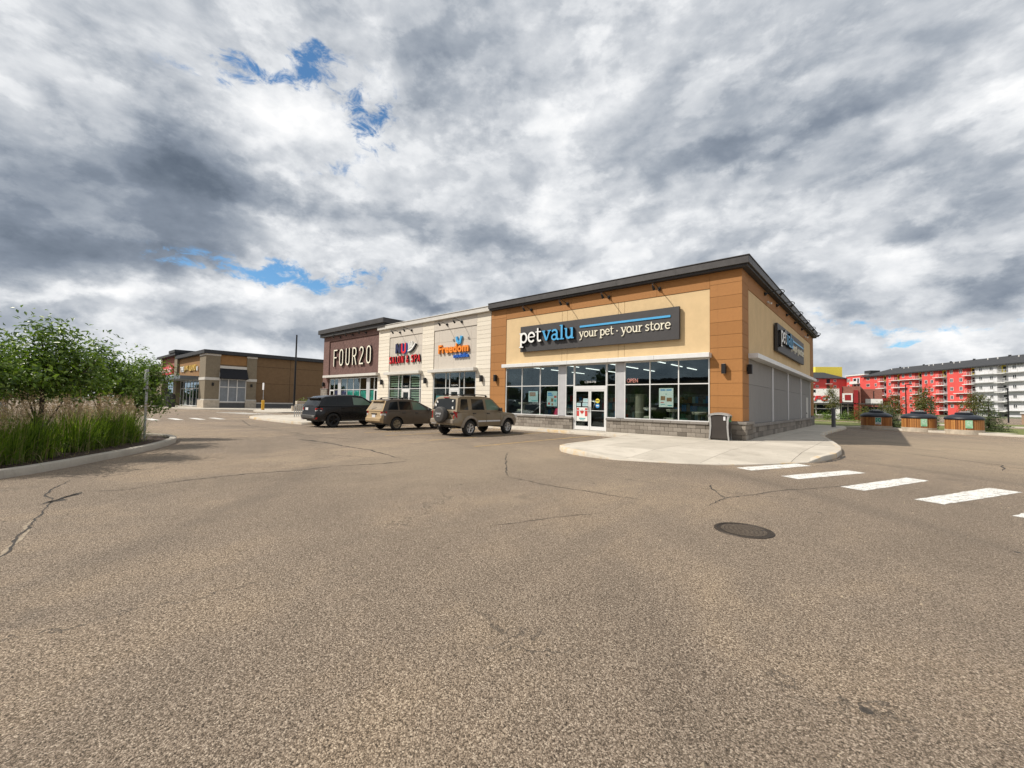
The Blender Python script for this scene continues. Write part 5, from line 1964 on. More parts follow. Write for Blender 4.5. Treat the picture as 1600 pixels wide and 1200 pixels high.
    if c.get('crossbars'):
        for y in c['crossbars']:
            MB().mat('alloy').bbox(-wr + .10, wr - .10, y - .03, y + .03, zr + .075, zr + .105, .008).build('roof_bar', t)
    # tail lights, plate, bumper details
    for s_ in (1, -1):
        for (y0, y1, z0, z1, xi, mt) in c['tails']:
            y0_, z_ = -h2 + y0, (z0 + z1) / 2
            xx = wid(-h2 + max(y0, y1), z_)
            mb = MB().mat(mt)
            x_out = s_ * (xx + .012); x_in = s_ * (xx - xi)
            yr = push(-h2, z_)
            # wraps the corner: a wedge
            pts = [(x_in, yr - .012), (s_ * (wid(-h2, z_) - .0), yr - .012), (s_ * (wid(-h2, z_) + .02), yr + .015), (x_out, -h2 + y1), (s_ * (xx - .03), -h2 + y1), (x_in, yr + .05)]
            if area(pts) < 0:
                pts = pts[::-1]
            mb.prism(pts, z0, z1)
            mb.build('tail_light' if 'lamp' not in mt else 'reversing_light', t)
        y = push(h2, .7)
        mb = MB().mat('lamp_clear'); mb.bbox(s_ * (W / 2 * .55), s_ * (W / 2 * .88), h2 - .20, h2 + .005, c['hl'][0], c['hl'][1], .02); mb.build('headlight', t)
    zp = c['plate']
    yr = push(-h2, zp)
    MB().mat('plate_white').box(c.get('plate_x', 0) - .16, c.get('plate_x', 0) + .16, yr - .022, yr + .01, zp - .07, zp + .07).build('number_plate', t)
    MB().mat(c.get('bumper_mat', c['paint'])).bbox(-W / 2 * .84, W / 2 * .84, -h2 - .03, -h2 + .10, zb + .14, zb + .34, .03).build('rear_bumper', t)
    if c.get('spoiler'):
        y, z = prof[1]
        MB().mat(c.get('spoiler_mat', c['paint'])).bbox(-wr + .06, wr - .06, y - .16, y + .12, z - .03, z + .035, .014).build('spoiler', t)
    return t, (wid, push, hw, zlow)


SUV1 = dict(L=4.42, W=1.82, ya=-1.30, yf=1.35, rw=.36, gap=.10, zb=.42, belt=1.12, paint='paint_bronze', clad=.0,
            top=[(-2.21, 1.10), (.75, 1.12), (.95, 1.10), (1.3, 1.06), (2.0, .98), (2.21, .90)],
            rear_off=[(.3, .02), (.6, .0), (.75, .06), (1.1, .07)], front_off=[(.3, .10), (.6, .02), (.8, .06), (1.0, .16)],
            cabin=dict(wb=.93, wr=.76, prof=[(-2.12, 1.10), (-1.92, 1.70), (-1.75, 1.765), (-1.0, 1.79), (-.2, 1.785), (.18, 1.74), (.36, 1.66), (1.0, 1.13)]),
            panes=[([(-1.90, 1.18), (-1.38, 1.18), (-1.38, 1.66), (-1.76, 1.66)], 'car_glass'), ([(-1.14, 1.18), (-.32, 1.18), (-.36, 1.67), (-1.12, 1.67)], 'car_glass'), ([(-.16, 1.18), (.72, 1.18), (.62, 1.32), (.22, 1.66), (-.18, 1.67)], 'car_glass_reflection')],
            rear_glass=(.14, .90, .10), spokes=6, rim='alloy', rim_r=.215, flare=('flare_taupe', .055),
            seams=[-1.26 + .18, -.25, .78], handles=[-1.02, .02 - .10], mirror=.72, moulding=(.66, 'plate_white'), mould_y=[(-.80, -.27), (-.23, .74)], rails=(-1.5, .0),
            tails=[(0, .16, .80, 1.12, .14, 'tail_red'), (0, .17, .93, .99, .13, 'lamp_clear')], hl=(.80, .95), plate=.62, plate_x=-.52, bumper_mat='flare_taupe')
SUV2 = dict(L=4.12, W=1.74, ya=-1.17, yf=1.33, rw=.33, gap=.06, zb=.30, belt=1.00, paint='paint_dusty', rear_paint='paint_mud', clad=.0,
            top=[(-2.06, .98), (.6, 1.0), (.9, 1.0), (1.2, .97), (1.8, .84), (2.06, .72)],
            rear_off=[(.3, .04), (.55, .0), (.7, .05), (1.0, .09)], front_off=[(.3, .06), (.6, .0), (.8, .10), (1.0, .2)],
            cabin=dict(wb=.93, wr=.70, prof=[(-2.00, .98), (-1.72, 1.50), (-1.45, 1.575), (-.8, 1.60), (-.2, 1.59), (.15, 1.52), (.40, 1.42), (1.32, 1.00)]),
            panes=[([(-1.68, 1.06), (-1.08, 1.06), (-1.06, 1.49), (-1.50, 1.44)], 'car_glass'), ([(-.98, 1.06), (-.24, 1.06), (-.28, 1.50), (-.98, 1.50)], 'car_glass'), ([(-.14, 1.06), (.78, 1.06), (.40, 1.33), (.16, 1.46), (-.18, 1.50)], 'car_glass_reflection'), ([(.86, 1.06), (1.16, 1.06), (.86, 1.20)], 'car_glass')],
            rear_glass=(.12, .92, .10), rear_glass_mat='dusty_glass', spokes=6, rim='dusty_alloy', rim_r=.205,
            seams=[-.95, -.19, .82], handles=[-.75, .05], mirror=.82, rails=(-1.3, .0), crossbars=[-1.05, -.25],
            tails=[(0, .30, .86, .97, .22, 'tail_red'), (0, .24, .76, .858, .20, 'lamp_clear')], hl=(.66, .80), plate=.72, bumper_mat='paint_mud', spoiler=True, spoiler_mat='paint_mud')
SUV3 = dict(L=4.85, W=1.98, ya=-1.46, yf=1.46, rw=.39, gap=.07, zb=.34, belt=1.18, paint='paint_black', clad=.42,
            top=[(-2.42, 1.14), (.8, 1.17), (1.1, 1.15), (1.5, 1.10), (2.2, 1.0), (2.42, .86)],
            rear_off=[(.3, .06), (.6, .0), (.8, .04), (1.15, .10)], front_off=[(.3, .08), (.6, .0), (.8, .06), (1.0, .18)],
            cabin=dict(wb=.94, wr=.74, prof=[(-2.32, 1.15), (-2.06, 1.58), (-1.85, 1.68), (-1.0, 1.765), (-.2, 1.78), (.25, 1.74), (.48, 1.65), (1.22, 1.18)]),
            panes=[([(-2.02, 1.24), (-1.30, 1.24), (-1.28, 1.66), (-1.80, 1.60)], 'car_glass'), ([(-1.24, 1.24), (-.36, 1.24), (-.38, 1.68), (-1.22, 1.66)], 'car_glass'), ([(-.28, 1.24), (.88, 1.24), (.78, 1.34), (.32, 1.63), (-.30, 1.68)], 'car_glass_reflection')],
            rear_glass=(.10, .90, .10), spokes=5, rim='black_alloy', rim_r=.27,
            seams=[-1.10, -.28, .92], handles=[-.9, .10], mirror=.88, handle_mat='paint_black', mirror_paint=True,
            tails=[(0, .34, .94, 1.06, .26, 'tail_red'), (0, .30, .89, .938, .24, 'lamp_clear'), (0, .10, .46, .56, .30, 'tail_red')], hl=(.80, .94), plate=1.0, plate_x=-.30, bumper_mat='car_plastic', spoiler=True)

jeep, jf = make_car('parked_suv', 'boxy bronze off-roader with a covered spare wheel on its tail, nearest the camera', 'car', SUV1, 'cars parked nose-in at the shops')
# spare wheel, its cover lettering, tailgate handle, light decals
mb = MB().mat('rubber'); mb.cyl((.06, -2.19, .95), (.06, -2.26, .95), .33, n=30); mb.build('spare_wheel', jeep, 40)
mb = MB().mat('car_plastic'); mb.lathe([(.0, -2.475), (.28, -2.472), (.335, -2.455), (.36, -2.42), (.36, -2.27), (.33, -2.25)], (.06, 0, .95), 36, axis='Y'); sc_ = mb.build('wheel_cover', jeep, 40)
ORG[sc_.name] = (0, 0, 0)
font_part('cover_emblem', sc_, 'Jeep', 'F', -.12, .24, .94, 1.07, 2.477, .006, 'plate_white')
font_part('cover_caption', sc_, 'LIBERTY', 'F', -.06, .18, .86, .90, 2.477, .006, 'plate_white')
MB().mat('letter_black').bbox(.50, .74, -2.19, -2.14, 1.00, 1.06, .01).build('tailgate_handle', jeep)
for x0, x1, z0, z1 in ((-.60, -.50, 1.48, 1.60), (.46, .60, 1.22, 1.34), (.46, .58, 1.46, 1.58), (-.62, -.54, 1.34, 1.44)):
    mb = MB().mat('poster_white')
    for k in range(4):
        cx, cz = rnd.uniform(x0, x1), rnd.uniform(z0, z1)
        y = -2.12 + (cz - 1.10) / .60 * .20 - .045
        mb.cyl((cx, y, cz), (cx, y + .008, cz), rnd.uniform(.02, .045), n=8)
    mb.build('window_decal', jeep)
MB().mat('tail_red').bbox(-.16, .16, -1.98, -1.90, 1.70, 1.735, .008).build('brake_light', jeep)
mb = MB().mat('chrome'); mb.cyl((.55, -2.25, .36), (.55, -2.05, .38), .03, n=10); mb.build('exhaust', jeep)
mb = MB().mat('letter_black'); mb.bbox(-.06, .06, -2.35, -2.15, .40, .48, .01); mb.mat('chrome').cyl((0, -2.34, .47), (0, -2.34, .54), .025, n=10); mb.build('tow_hitch', jeep)
jeep.location = (-10.53, -5.29, 0); jeep.rotation_euler = (0, 0, R(2.0))

suz, _ = make_car('parked_hatchback', 'mud covered brown hatchback with roof rails between the two larger cars', 'car', SUV2, 'cars parked nose-in at the shops')
MB().mat('letter_black').bbox(-.26, .26, -2.04, -1.99, .83, .865, .008).build('tailgate_handle', suz)
MB().mat('letter_black').tube([(-.30, -1.98, 1.06), (-.05, -1.94, 1.12), (.1, -1.92, 1.16)], .010, 6).build('rear_wiper', suz)
suz.location = (-15.45, -5.83, 0); suz.rotation_euler = (0, 0, R(-1.0))

rr_, _ = make_car('parked_suv', 'large glossy black off-roader at the far end of the parked cars', 'car', SUV3, 'cars parked nose-in at the shops')
mb = MB().mat('chrome'); mb.bbox(.50, .78, -2.46, -2.36, .60, .64, .008); mb.build('exhaust_trim', rr_)
mb = MB().mat('chrome'); mb.bbox(-.80, -.55, -2.46, -2.36, .40, .44, .008); mb.build('exhaust_trim', rr_)
rr_.location = (-19.25, -7.15, 0); rr_.rotation_euler = (0, 0, R(0.5))

# cars that stand behind the camera, seen mirrored in the shop glass
mir = dict(SUV2); mir.update(paint='paint_silver', rim='alloy'); mir.pop('rear_paint'); mir.pop('rear_glass_mat'); mir.update(bumper_mat='paint_silver', spoiler_mat='paint_silver')
c1, _ = make_car('parked_hatchback', 'silver hatchback in the row that mirrors in the pet shop glass', 'car', mir, 'cars in the mirrored row')
c1.location = (2.5, -33.5, 0)
mir2 = dict(SUV3); mir2.update(paint='paint_navy', bumper_mat='car_plastic')
c2, _ = make_car('parked_suv', 'navy off-roader in the row that mirrors in the pet shop glass', 'car', mir2, 'cars in the mirrored row')
c2.location = (-4.0, -33.3, 0); c2.rotation_euler = (0, 0, PI)
dup(c1, (-9.5, -33.2, 0), PI, 'silver hatchback with its nose to the lane in the mirrored row')
dup(c2, (-17.5, -33.4, 0), 0, 'navy off-roader furthest along the mirrored row')


# ================================================================== litter bin by the pillar
def litter_bin():
    t = thing('litter_bin', 'brown and silver litter bin with swept sides beside the corner pillar', 'litter bin', (-.72, -.58, .147), None, False)
    # local frame: broad side faces -Y, opening on +X
    w, d, h = .40, .22, 1.12
    mb = MB().mat('can_brown')
    mb.bbox(-w + .03, w - .03, -d + .02, d - .02, .04, h - .08, .03)
    mb.build('body', t)

    def side_arc(s_):
        return [(s_ * .40, .0), (s_ * .375, .25), (s_ * .36, .55), (s_ * .375, .85), (s_ * .41, 1.02)]
    for y0, y1 in ((-d - .012, -d + .03), (d - .03, d + .012)):
        mb = MB().mat('can_silver')
        for s_ in (-1, 1):
            P = side_arc(s_)
            for (xa, za), (xb, zb_) in zip(P, P[1:]):
                ia, ib = xa - s_ * (.05 + .03 * za), xb - s_ * (.05 + .03 * zb_)
                pts = [(xa, za), (xb, zb_), (ib, zb_), (ia, za)]
                if s_ > 0:
                    pts = pts[::-1]
                mb.add([(x, y0, z) for x, z in pts] + [(x, y1, z) for x, z in pts], [(0, 1, 2, 3), (7, 6, 5, 4), (0, 4, 5, 1), (1, 5, 6, 2), (2, 6, 7, 3), (3, 7, 4, 0)])
        ar = [(-.41, 1.02), (-.33, 1.08), (-.18, 1.115), (0, 1.13), (.18, 1.115), (.33, 1.08), (.41, 1.02)]
        for (xa, za), (xb, zb_) in zip(ar, ar[1:]):
            mb.add([(xa, y0, za - .075), (xb, y0, zb_ - .075), (xb, y0, zb_), (xa, y0, za), (xa, y1, za - .075), (xb, y1, zb_ - .075), (xb, y1, zb_), (xa, y1, za)], [(0, 1, 2, 3), (7, 6, 5, 4), (3, 2, 6, 7), (4, 5, 1, 0)])
        mb.build('side_frame', t)
    mb = MB().mat('can_silver')
    ar = [(-.42, 1.02), (-.33, 1.095), (-.18, 1.13), (0, 1.145), (.18, 1.13), (.33, 1.095), (.42, 1.02)]
    for (xa, za), (xb, zb_) in zip(ar, ar[1:]):
        mb.add([(xa, -d - .02, za), (xb, -d - .02, zb_), (xb, d + .02, zb_), (xa, d + .02, za), (xa, -d - .02, za - .02), (xb, -d - .02, zb_ - .02), (xb, d + .02, zb_ - .02), (xa, d + .02, za - .02)], [(0, 1, 2, 3), (7, 6, 5, 4), (0, 4, 5, 1), (2, 6, 7, 3)])
    mb.build('lid', t)
    for s_ in (1, -1):
        mb = MB().mat('green_label')
        x = s_ * .385
        a, b_ = min(x, x + s_ * .012), max(x, x + s_ * .012)
        mb.box(a, b_, -d + .05, d - .05, .78, .82); mb.box(a, b_, -d + .05, d - .05, .99, 1.02); mb.box(a, b_, -d + .05, -d + .09, .82, .99); mb.box(a, b_, d - .09, d - .05, .82, .99)
        mb.mat('letter_black').box(min(x - s_ * .004, x + s_ * .006), max(x - s_ * .004, x + s_ * .006), -d + .09, d - .09, .82, .99)
        mb.build('opening', t)
    MB().mat('plate_white').box(.17, .25, -d + .008, -d + .019, .82, .98).build('notice', t)
    mb = MB().mat('black_plastic').box(-.34, .34, -.17, .17, 0, .045); mb.build('foot', t)
    t.rotation_euler = (0, 0, R(2))
    return t


litter_bin()


# ================================================================== deep-collection bins
def deep_bin(label):
    t = thing('waste_bin', label, 'waste bin', (0, 0, 0), 'large round timber clad waste bins', False)
    MB().mat('planter_stone').lathe([(1.21, -.20), (1.21, .17), (1.16, .17)], (0, 0, 0), 48).build('base_ring', t, 30)
    MB().mat('bin_liner').cyl((0, 0, .17), (0, 0, .93), 1.13, n=40).build('drum', t, 30)
    n = 46
    mb = MB().mat('bin_slat'); mb.bbox(-.068, .068, -.022, .022, .17, .90, .006); me = mb.mesh('slat')
    for k in range(n):
        a = 2 * PI * k / n
        o = bpy.data.objects.new('slat', me); COL.objects.link(o); o.parent = t
        o.location = (1.165 * math.cos(a), 1.165 * math.sin(a), 0); o.rotation_euler = (0, 0, a + PI / 2)
    mb = MB().mat('bin_lid')
    mb.lathe([(1.17, .88), (1.24, .90), (1.25, .98), (1.21, 1.05), (1.10, 1.13), (.90, 1.21), (.62, 1.27), (.55, 1.30), (.0, 1.32)], (0, 0, 0), 48)
    for k in range(24):
        a = 2 * PI * k / 24
        mb.cyl((1.19 * math.cos(a), 1.19 * math.sin(a), 1.045), (.70 * math.cos(a), .70 * math.sin(a), 1.25), .018, n=5)
    mb.build('lid', t, 35)
    MB().mat('bin_lid').lathe([(.56, 1.29), (.58, 1.37), (.50, 1.42), (.0, 1.44)], (0, -.05, 0), 32).build('hatch', t, 35)
    MB().mat('white_aluminium').box(-.26, .26, -.42, .0, 1.435, 1.455).build('hatch_plate', t)
    mb = MB().mat('galvanised'); mb.tube([(-.35, -.1, 1.40), (-.35, -.1, 1.50), (.35, -.1, 1.50), (.35, -.1, 1.40)], .016, 6); mb.build('lifting_bar', t)
    return t


bin1 = deep_bin('timber clad waste bin with a dark teal label, standing in the building shade')
bin_dir = math.atan2(-19.9 - 23, 4.48 - 6)   # labels look towards the lane


def bin_label(root, matn, glyph):
    """the label panel faces local -Y"""
    o = MB().mat('mint_label' if matn == 'mint_label' else 'plate_white').box(-.22, .22, -1.225, -1.20, .30, .86).build('label_panel', root)
    ORG[o.name] = (0, 0, 0)
    MB().mat(matn).box(-.20, .20, -1.232, -1.2255, .46, .84).build('label_print', o)
    mb = MB().mat('plate_white')
    for k in range(3):
        a0 = 90 + k * 120
        ribbon(mb, arc(0, .65, .11, .11, a0, a0 + 80, 6), .016, lambda a, z, tt: (a, -tt, z), 1.2325, 1.236)
    mb.build('recycling_symbol', o)
    MB().mat('letter_black' if matn != 'mint_label' else 'green_label').box(-.15, .15, -1.232, -1.2255, .36, .39).build('label_text', o)
    return o


BS = (.78, .78, .91)
bin2 = dup(bin1, (6.35, 22.70, .15), R(14), 'timber clad waste bin with a mint green label, middle of the three', BS)
bin3 = dup(bin1, (8.52, 21.75, .15), R(8), 'timber clad waste bin with a large mint label, beside the big spruce', BS)
bin1.scale = BS
bin1.location = (4.0, 23.65, .15); bin1.rotation_euler = (0, 0, R(8))
bin_label(bin1, 'teal_label', 1); bin_label(bin2, 'mint_label', 2); bin_label(bin3, 'mint_label', 3)


# ================================================================== posts, poles, bollards, racks, planters
def bollard(loc, label, h, r, matn):
    t = thing('bollard', label, 'bollard', loc)
    x, y, z = loc
    mb = MB().mat(matn); mb.lathe([(r, 0), (r, h - .04), (r * .8, h - .01), (0, h)], (x, y, z), 18); mb.build('post', t, 40)
    MB().mat('galvanised').lathe([(r + .05, 0), (r + .05, .02), (r + .005, .025)], (x, y, z), 18).build('collar', t)
    return t


bollard((1.60, 20.3, .147), 'dark grey post on the walk at the back corner of the pet shop', 1.42, .13, 'post_grey')
t = bollard((-50.1, -1.35, .14), 'yellow bollard carrying a thin sign pole on the far walk', 1.15, .16, 'safety_yellow')
MB().mat('galvanised').cyl((-50.1, -1.35, 1.2), (-50.1, -1.35, 3.35), .035, n=8).build('sign_pole', t)
MB().mat('plate_white').box(-50.35, -49.85, -1.40, -1.375, 2.5, 3.3).build('sign_plate', t)
for i, (x, y) in enumerate(((8.4, 40.6), (14.8, 26.2))):
    bollard((x, y, .10), ['short black post on the lawn behind the spruce', 'short black post on the verge at the picture edge'][i], .9, .10, 'black_metal')


def lamp_pole(loc, h, label, head=True, r=.09, base=True, yaw=0.0):
    x, y, z = loc
    t = thing('light_pole', label, 'light pole', loc)
    mb = MB().mat('black_metal'); mb.tube([(x, y, z), (x, y, z + h)], [r, r * .65], 12); mb.build('pole', t, 40)
    if base:
        MB().mat('planter_stone').cyl((x, y, z - .1), (x, y, z + .55), .28, n=16).build('footing', t, 40)
    if head:
        c, s = math.cos(yaw), math.sin(yaw)
        mb = MB().mat('black_metal')
        mb.tube([(x, y, z + h - .1), (x + .3 * c, y + .3 * s, z + h + .02), (x + .75 * c, y + .75 * s, z + h + .05)], .04, 8)
        mb.bbox(x + .75 * c - .28, x + .75 * c + .28, y + .75 * s - .16, y + .75 * s + .16, z + h - .02, z + h + .09, .02)
        mb.build('lantern', t)
    return t


lamp_pole((-46.3, .60, .15), 8.7, 'tall plain black light pole in front of the brown building', head=False, r=.12)
lamp_pole((3.4, 59.0, .0), 4.1, 'slim light pole with an arm beside the red building', head=True, r=.07, base=False, yaw=0.3)
lamp_pole((17.6, 71.0, .0), 4.9, 'black light pole in front of the white apartments', head=True, r=.09, base=False, yaw=2.6)
lamp_pole((6.8, 61.5, .0), 5.1, 'black light pole rising behind the middle waste bin', head=True, r=.09, base=False, yaw=1.0)
# lamp posts that mirror in the shop glass
for i, (x, y) in enumerate(((6.0, -42.0), (-13.0, -43.0))):
    lamp_pole((x, y, 0), 9.0, ['tall light pole mirrored in the pet shop glass, nearer the corner', 'tall light pole mirrored in the pet shop glass, further along'][i])

t = thing('sign_post', 'galvanised sign post seen edge-on at the tip of the planted island', 'sign post', (-13.75, -17.2, .15))
mb = MB().mat('galvanised'); mb.bbox(-13.78, -13.72, -17.23, -17.17, .15, 2.42, .004)
mb.build('post', t)
mb = MB().mat('galvanised'); mb.bbox(-13.90, -13.60, -17.262, -17.240, 1.75, 2.40, .004); mb.build('sign_plate', t)
t.rotation_euler = (0, 0, 0)

# cycle rack of joined hoops
t = thing('bicycle_rack', 'grey metal bicycle rack of joined hoops on the pale walk', 'bicycle rack', (-30.6, -5.6, .147))
a, b_ = Vector((-29.3, -6.2, .147)), Vector((-33.0, -3.9, .147))
for k in range(6):
    p = a.lerp(b_, k / 5)
    MB().mat('galvanised').cyl(p, p + Vector((0, 0, .92)), .033, n=8).build('upright', t, 40)
mb = MB().mat('galvanised'); mb.tube([a + Vector((0, 0, .92)), b_ + Vector((0, 0, .92))], .033, 8); mb.build('top_rail', t, 40)

# stone planters with shrubs beside the light pole
for i, (x, y) in enumerate(((-47.0, 1.55), (-43.4, 2.6))):
    t = thing('planter', ['pale stone planter at the foot of the tall black light pole', 'pale stone planter behind the black off-roader'][i], 'planter', (x, y, .14))
    MB().mat('planter_stone').bbox(x - .55, x + .55, y - .55, y + .55, .14, 1.25, .03).build('box', t)


# ================================================================== next building along (tan with dark cap)
def far_building():
    b = thing('tan_shop_building', 'tan and khaki shop building with a thin dark roof edge across the lane', 'building', (-70, 10, .14))
    CX, CY = -61.5, -4.2
    mb = MB().mat('dark_tan_wall'); mb.box(CX - .4, CX, 1.5, 46, .14, 7.15); mb.box(CX - .4, CX, -2.9, .30, 5.70, 7.15); mb.build('side_wall', b)
    mb = MB().mat('panel_line')
    for z in (3.55, 5.9): mb.box(CX, CX + .012, 1.5, 46, z - .02, z + .02)
    for y in (6.0, 11.5, 17, 23): mb.box(CX, CX + .014, y - .02, y + .02, .9, 7.15)
    mb.build('joint', b, kind='stuff')
    mb = MB().mat('tan_wall'); mb.box(-76.6, -64.2, CY, CY + .4, 4.25, 7.15); mb.box(CX - .38, CX + .01, -2.9, .30, 5.90, 7.10); mb.build('sign_wall', b)
    mb = MB().mat('khaki_wall')
    for y0, y1, x0 in ((-4.45, -2.85, -64.2), (.30, 1.52, -62.5)):
        mb.box(x0, CX + .15, y0, y1, .14, 7.0)
    mb.build('corner_pier', b)
    mb = MB().mat('khaki_wall'); mb.box(-78.4, -76.6, CY - .3, CY + .5, .14, 7.6); mb.build('pier', b)
    for y0, y1, x0 in ((-4.50, -2.80, -64.25), (.26, 1.56, -62.55)):
        [MB().mat('light_trim').box(x0, CX + q, y0, y1, z0, z1).build('trim_band', b) for q, z0, z1 in ((.20, 6.95, 7.17), (.20, 3.75, 4.10), (.22, 1.15, 1.27))]
        mb = MB().mat('planter_stone'); mb.box(x0 - .02, CX + .21, y0 - .03, y1 + .03, .14, 1.15); mb.build('pier_base', b)
    [MB().mat('light_trim').box(*q).build('trim_band', b) for q in ((CX - .1, CX + .12, -2.85, .30, 5.35, 5.70), (CX, CX + .08, 1.56, 46, .72, .88), (CX, CX + .10, -2.8, .26, .80, .95))]
    mb = MB().mat('grey_backing'); mb.box(CX - .02, CX + .05, 1.56, 46, .14, .72); mb.box(CX - .2, CX + .03, -2.85, .30, .14, .80); mb.build('base_wall', b)
    # awning
    mb = MB().mat('awning_black')
    mb.add([(CX + .14, -2.84, 5.35), (CX + .14, .30, 5.35), (CX + 1.0, .30, 4.0), (CX + 1.0, -2.84, 4.0), (CX + .14, -2.84, 3.95), (CX + .14, .30, 3.95)], [(0, 1, 2, 3), (0, 3, 4), (1, 5, 2), (3, 2, 5, 4)])
    mb.build('awning', b)
    # frosted side window
    mb = MB().mat('white_aluminium')
    for y in (-2.8, -1.8, -.77, .26): mb.box(CX - .02, CX + .10, y - .05, y + .05, .95, 3.95)
    for z in (.97, 2.9, 3.95): mb.box(CX - .02, CX + .09, -2.75, .21, z - .05, z + .05)
    fr = mb.build('window', b)
    for i in range(3):
        y0 = (-2.75, -1.75, -.72)[i]; y1 = (-1.85, -.82, .21)[i]
        for z0, z1 in ((1.02, 2.85), (2.95, 3.90)):
            MB().mat('frosted_glass').box(CX + .0, CX + .03, y0, y1, z0, z1).build('pane', fr)
    # front glazing under the canopy
    mb = MB().mat('steel_blue_canopy'); mb.bbox(-84.5, -64.6, CY - 2.2, CY + .1, 3.85, 4.30, .02); mb.build('canopy', b)
    storefront(b, 'F', [-76.5, -74.6, -72.8, -70.9, -69.2, -67.4, -65.8, -64.3], [.25, 2.7, 3.85], CY + .3, glass='blue_glass', fw=.09, skip=((3, 0),))
    mb = MB().mat('shop_interior'); mb.quad((-77, CY + 2.5, .14), (-64, CY + 2.5, .14), (-64, CY + 2.5, 4), (-77, CY + 2.5, 4)); mb.build('interior', b)
    door_leaf(b, -70.8, -69.3, .15, 2.6, CY + .3)
    # roof edge
    mb = MB().mat('charcoal_roof'); mb.bbox(-76.7, CX + .45, CY - .55, CY + .4, 7.18, 7.66, .02); mb.bbox(CX - .5, CX + .45, CY + .402, 46, 7.18, 7.66, .02); mb.build('parapet', b)
    mb = MB().mat('red_brick'); mb.box(-88, -78.4, CY, CY + .4, 5.0, 7.75); mb.mat('khaki_wall').box(-88.9, -87.4, CY - .2, CY + .4, .14, 7.75); mb.build('brick_bay', b)
    mb = MB().mat('charcoal_roof'); mb.bbox(-89.6, -76.2, CY - .7, CY + 3, 7.78, 8.15, .02); mb.bbox(-80.0, -76.0, CY - .8, CY + 3, 8.16, 8.6, .02); mb.build('upper_roof_edge', b)
    mb = MB().mat('blue_glass'); mb.box(-87.3, -78.5, CY + .25, CY + .3, .4, 4.9); mb.build('bay_window', b)
    mb = MB().mat('khaki_wall').box(-104, -89, CY + .2, CY + .6, .14, 6.6); mb.mat('charcoal_roof').box(-104, -89, CY - .3, CY + .6, 6.6, 7.0); mb.build('end_bay', b)
    mb = MB().mat('charcoal_roof').box(-104, CX - .5, CY + .5, 46, 6.9, 7.0); mb.build('roof', b)
    t = thing('store_sign', 'small white and yellow raised lettering on the tan wall of the far building', 'sign', (-70, CY - .1, 5.3))
    font_part('white_word', t, 'THE', 'F', -75.2, -73.2, 5.15, 5.95, .02, .15, 'letter_white', at=CY, offset=.02)
    font_part('yellow_word', t, 'JUNK', 'F', -72.9, -70.6, 5.15, 6.0, .02, .15, 'letter_yellow', at=CY, offset=.03)
    font_part('yellow_word', t, 'ISLAND', 'F', -70.2, -66.6, 5.15, 6.0, .02, .15, 'letter_yellow', at=CY, offset=.03)
    MB().mat('letter_white').box(-66.2, -65.8, CY - .15, CY - .02, 5.1, 5.7).build('end_mark', t)
    t = thing('red_store_sign', 'red box sign on the brick bay behind the small tree', 'sign', (-84, CY - .3, 4.9))
    MB().mat('letter_red').bbox(-86.6, -79.2, CY - .35, CY - .02, 5.0, 6.3, .03).build('box', t)
    font_part('white_word', t, 'DOLLAR', 'F', -86.0, -79.8, 5.3, 6.0, .36, .03, 'letter_white', at=CY)
    for i, (y, nm) in enumerate(((-3.6, 'nearer the lane corner'), (.9, 'beside the black awning'))):
        o = MB().mat('black_metal').bbox(CX + .15, CX + .33, y - .11, y + .11, 3.0, 3.4, .02).build('wall_sconce', None)
        settle(o); tag(o, f'small dark wall lamp on the khaki pier of the tan building, {nm}', 'lamp', 'wall lamps on the tan building')


far_building()
# dark litter bins, carts and trolleys by the far door
for i, (x, h, mt) in enumerate(((-75.4, 1.4, 'black_plastic'), (-74.0, 1.5, 'can_brown'), (-71.6, 1.3, 'black_plastic'), (-68.4, 1.1, 'planter_stone'), (-67.2, 1.5, 'black_plastic'), (-65.6, 1.7, 'black_plastic'), (-82.0, 1.2, 'black_plastic'), (-85.0, 1.3, 'post_grey'))):
    mb = MB().mat(mt)
    y = -7.0
    mb.lathe([(.42, 0), (.46, h * .2), (.44, h * .85), (.36, h), (0, h)], (x, y, .14), 12)
    mb.mat('letter_black').box(x - .2, x + .2, y - .46, y - .40, .14 + h * .6, .14 + h * .8)
    o = mb.build('waste_container', None, 40)
    settle(o); tag(o, f"{'dark' if mt != 'planter_stone' else 'pale stone'} container by the far shop doors, {['first', 'second', 'third', 'fourth', 'fifth', 'sixth', 'seventh', 'eighth'][i]} along the walk", 'waste container', 'containers by the far shop doors')


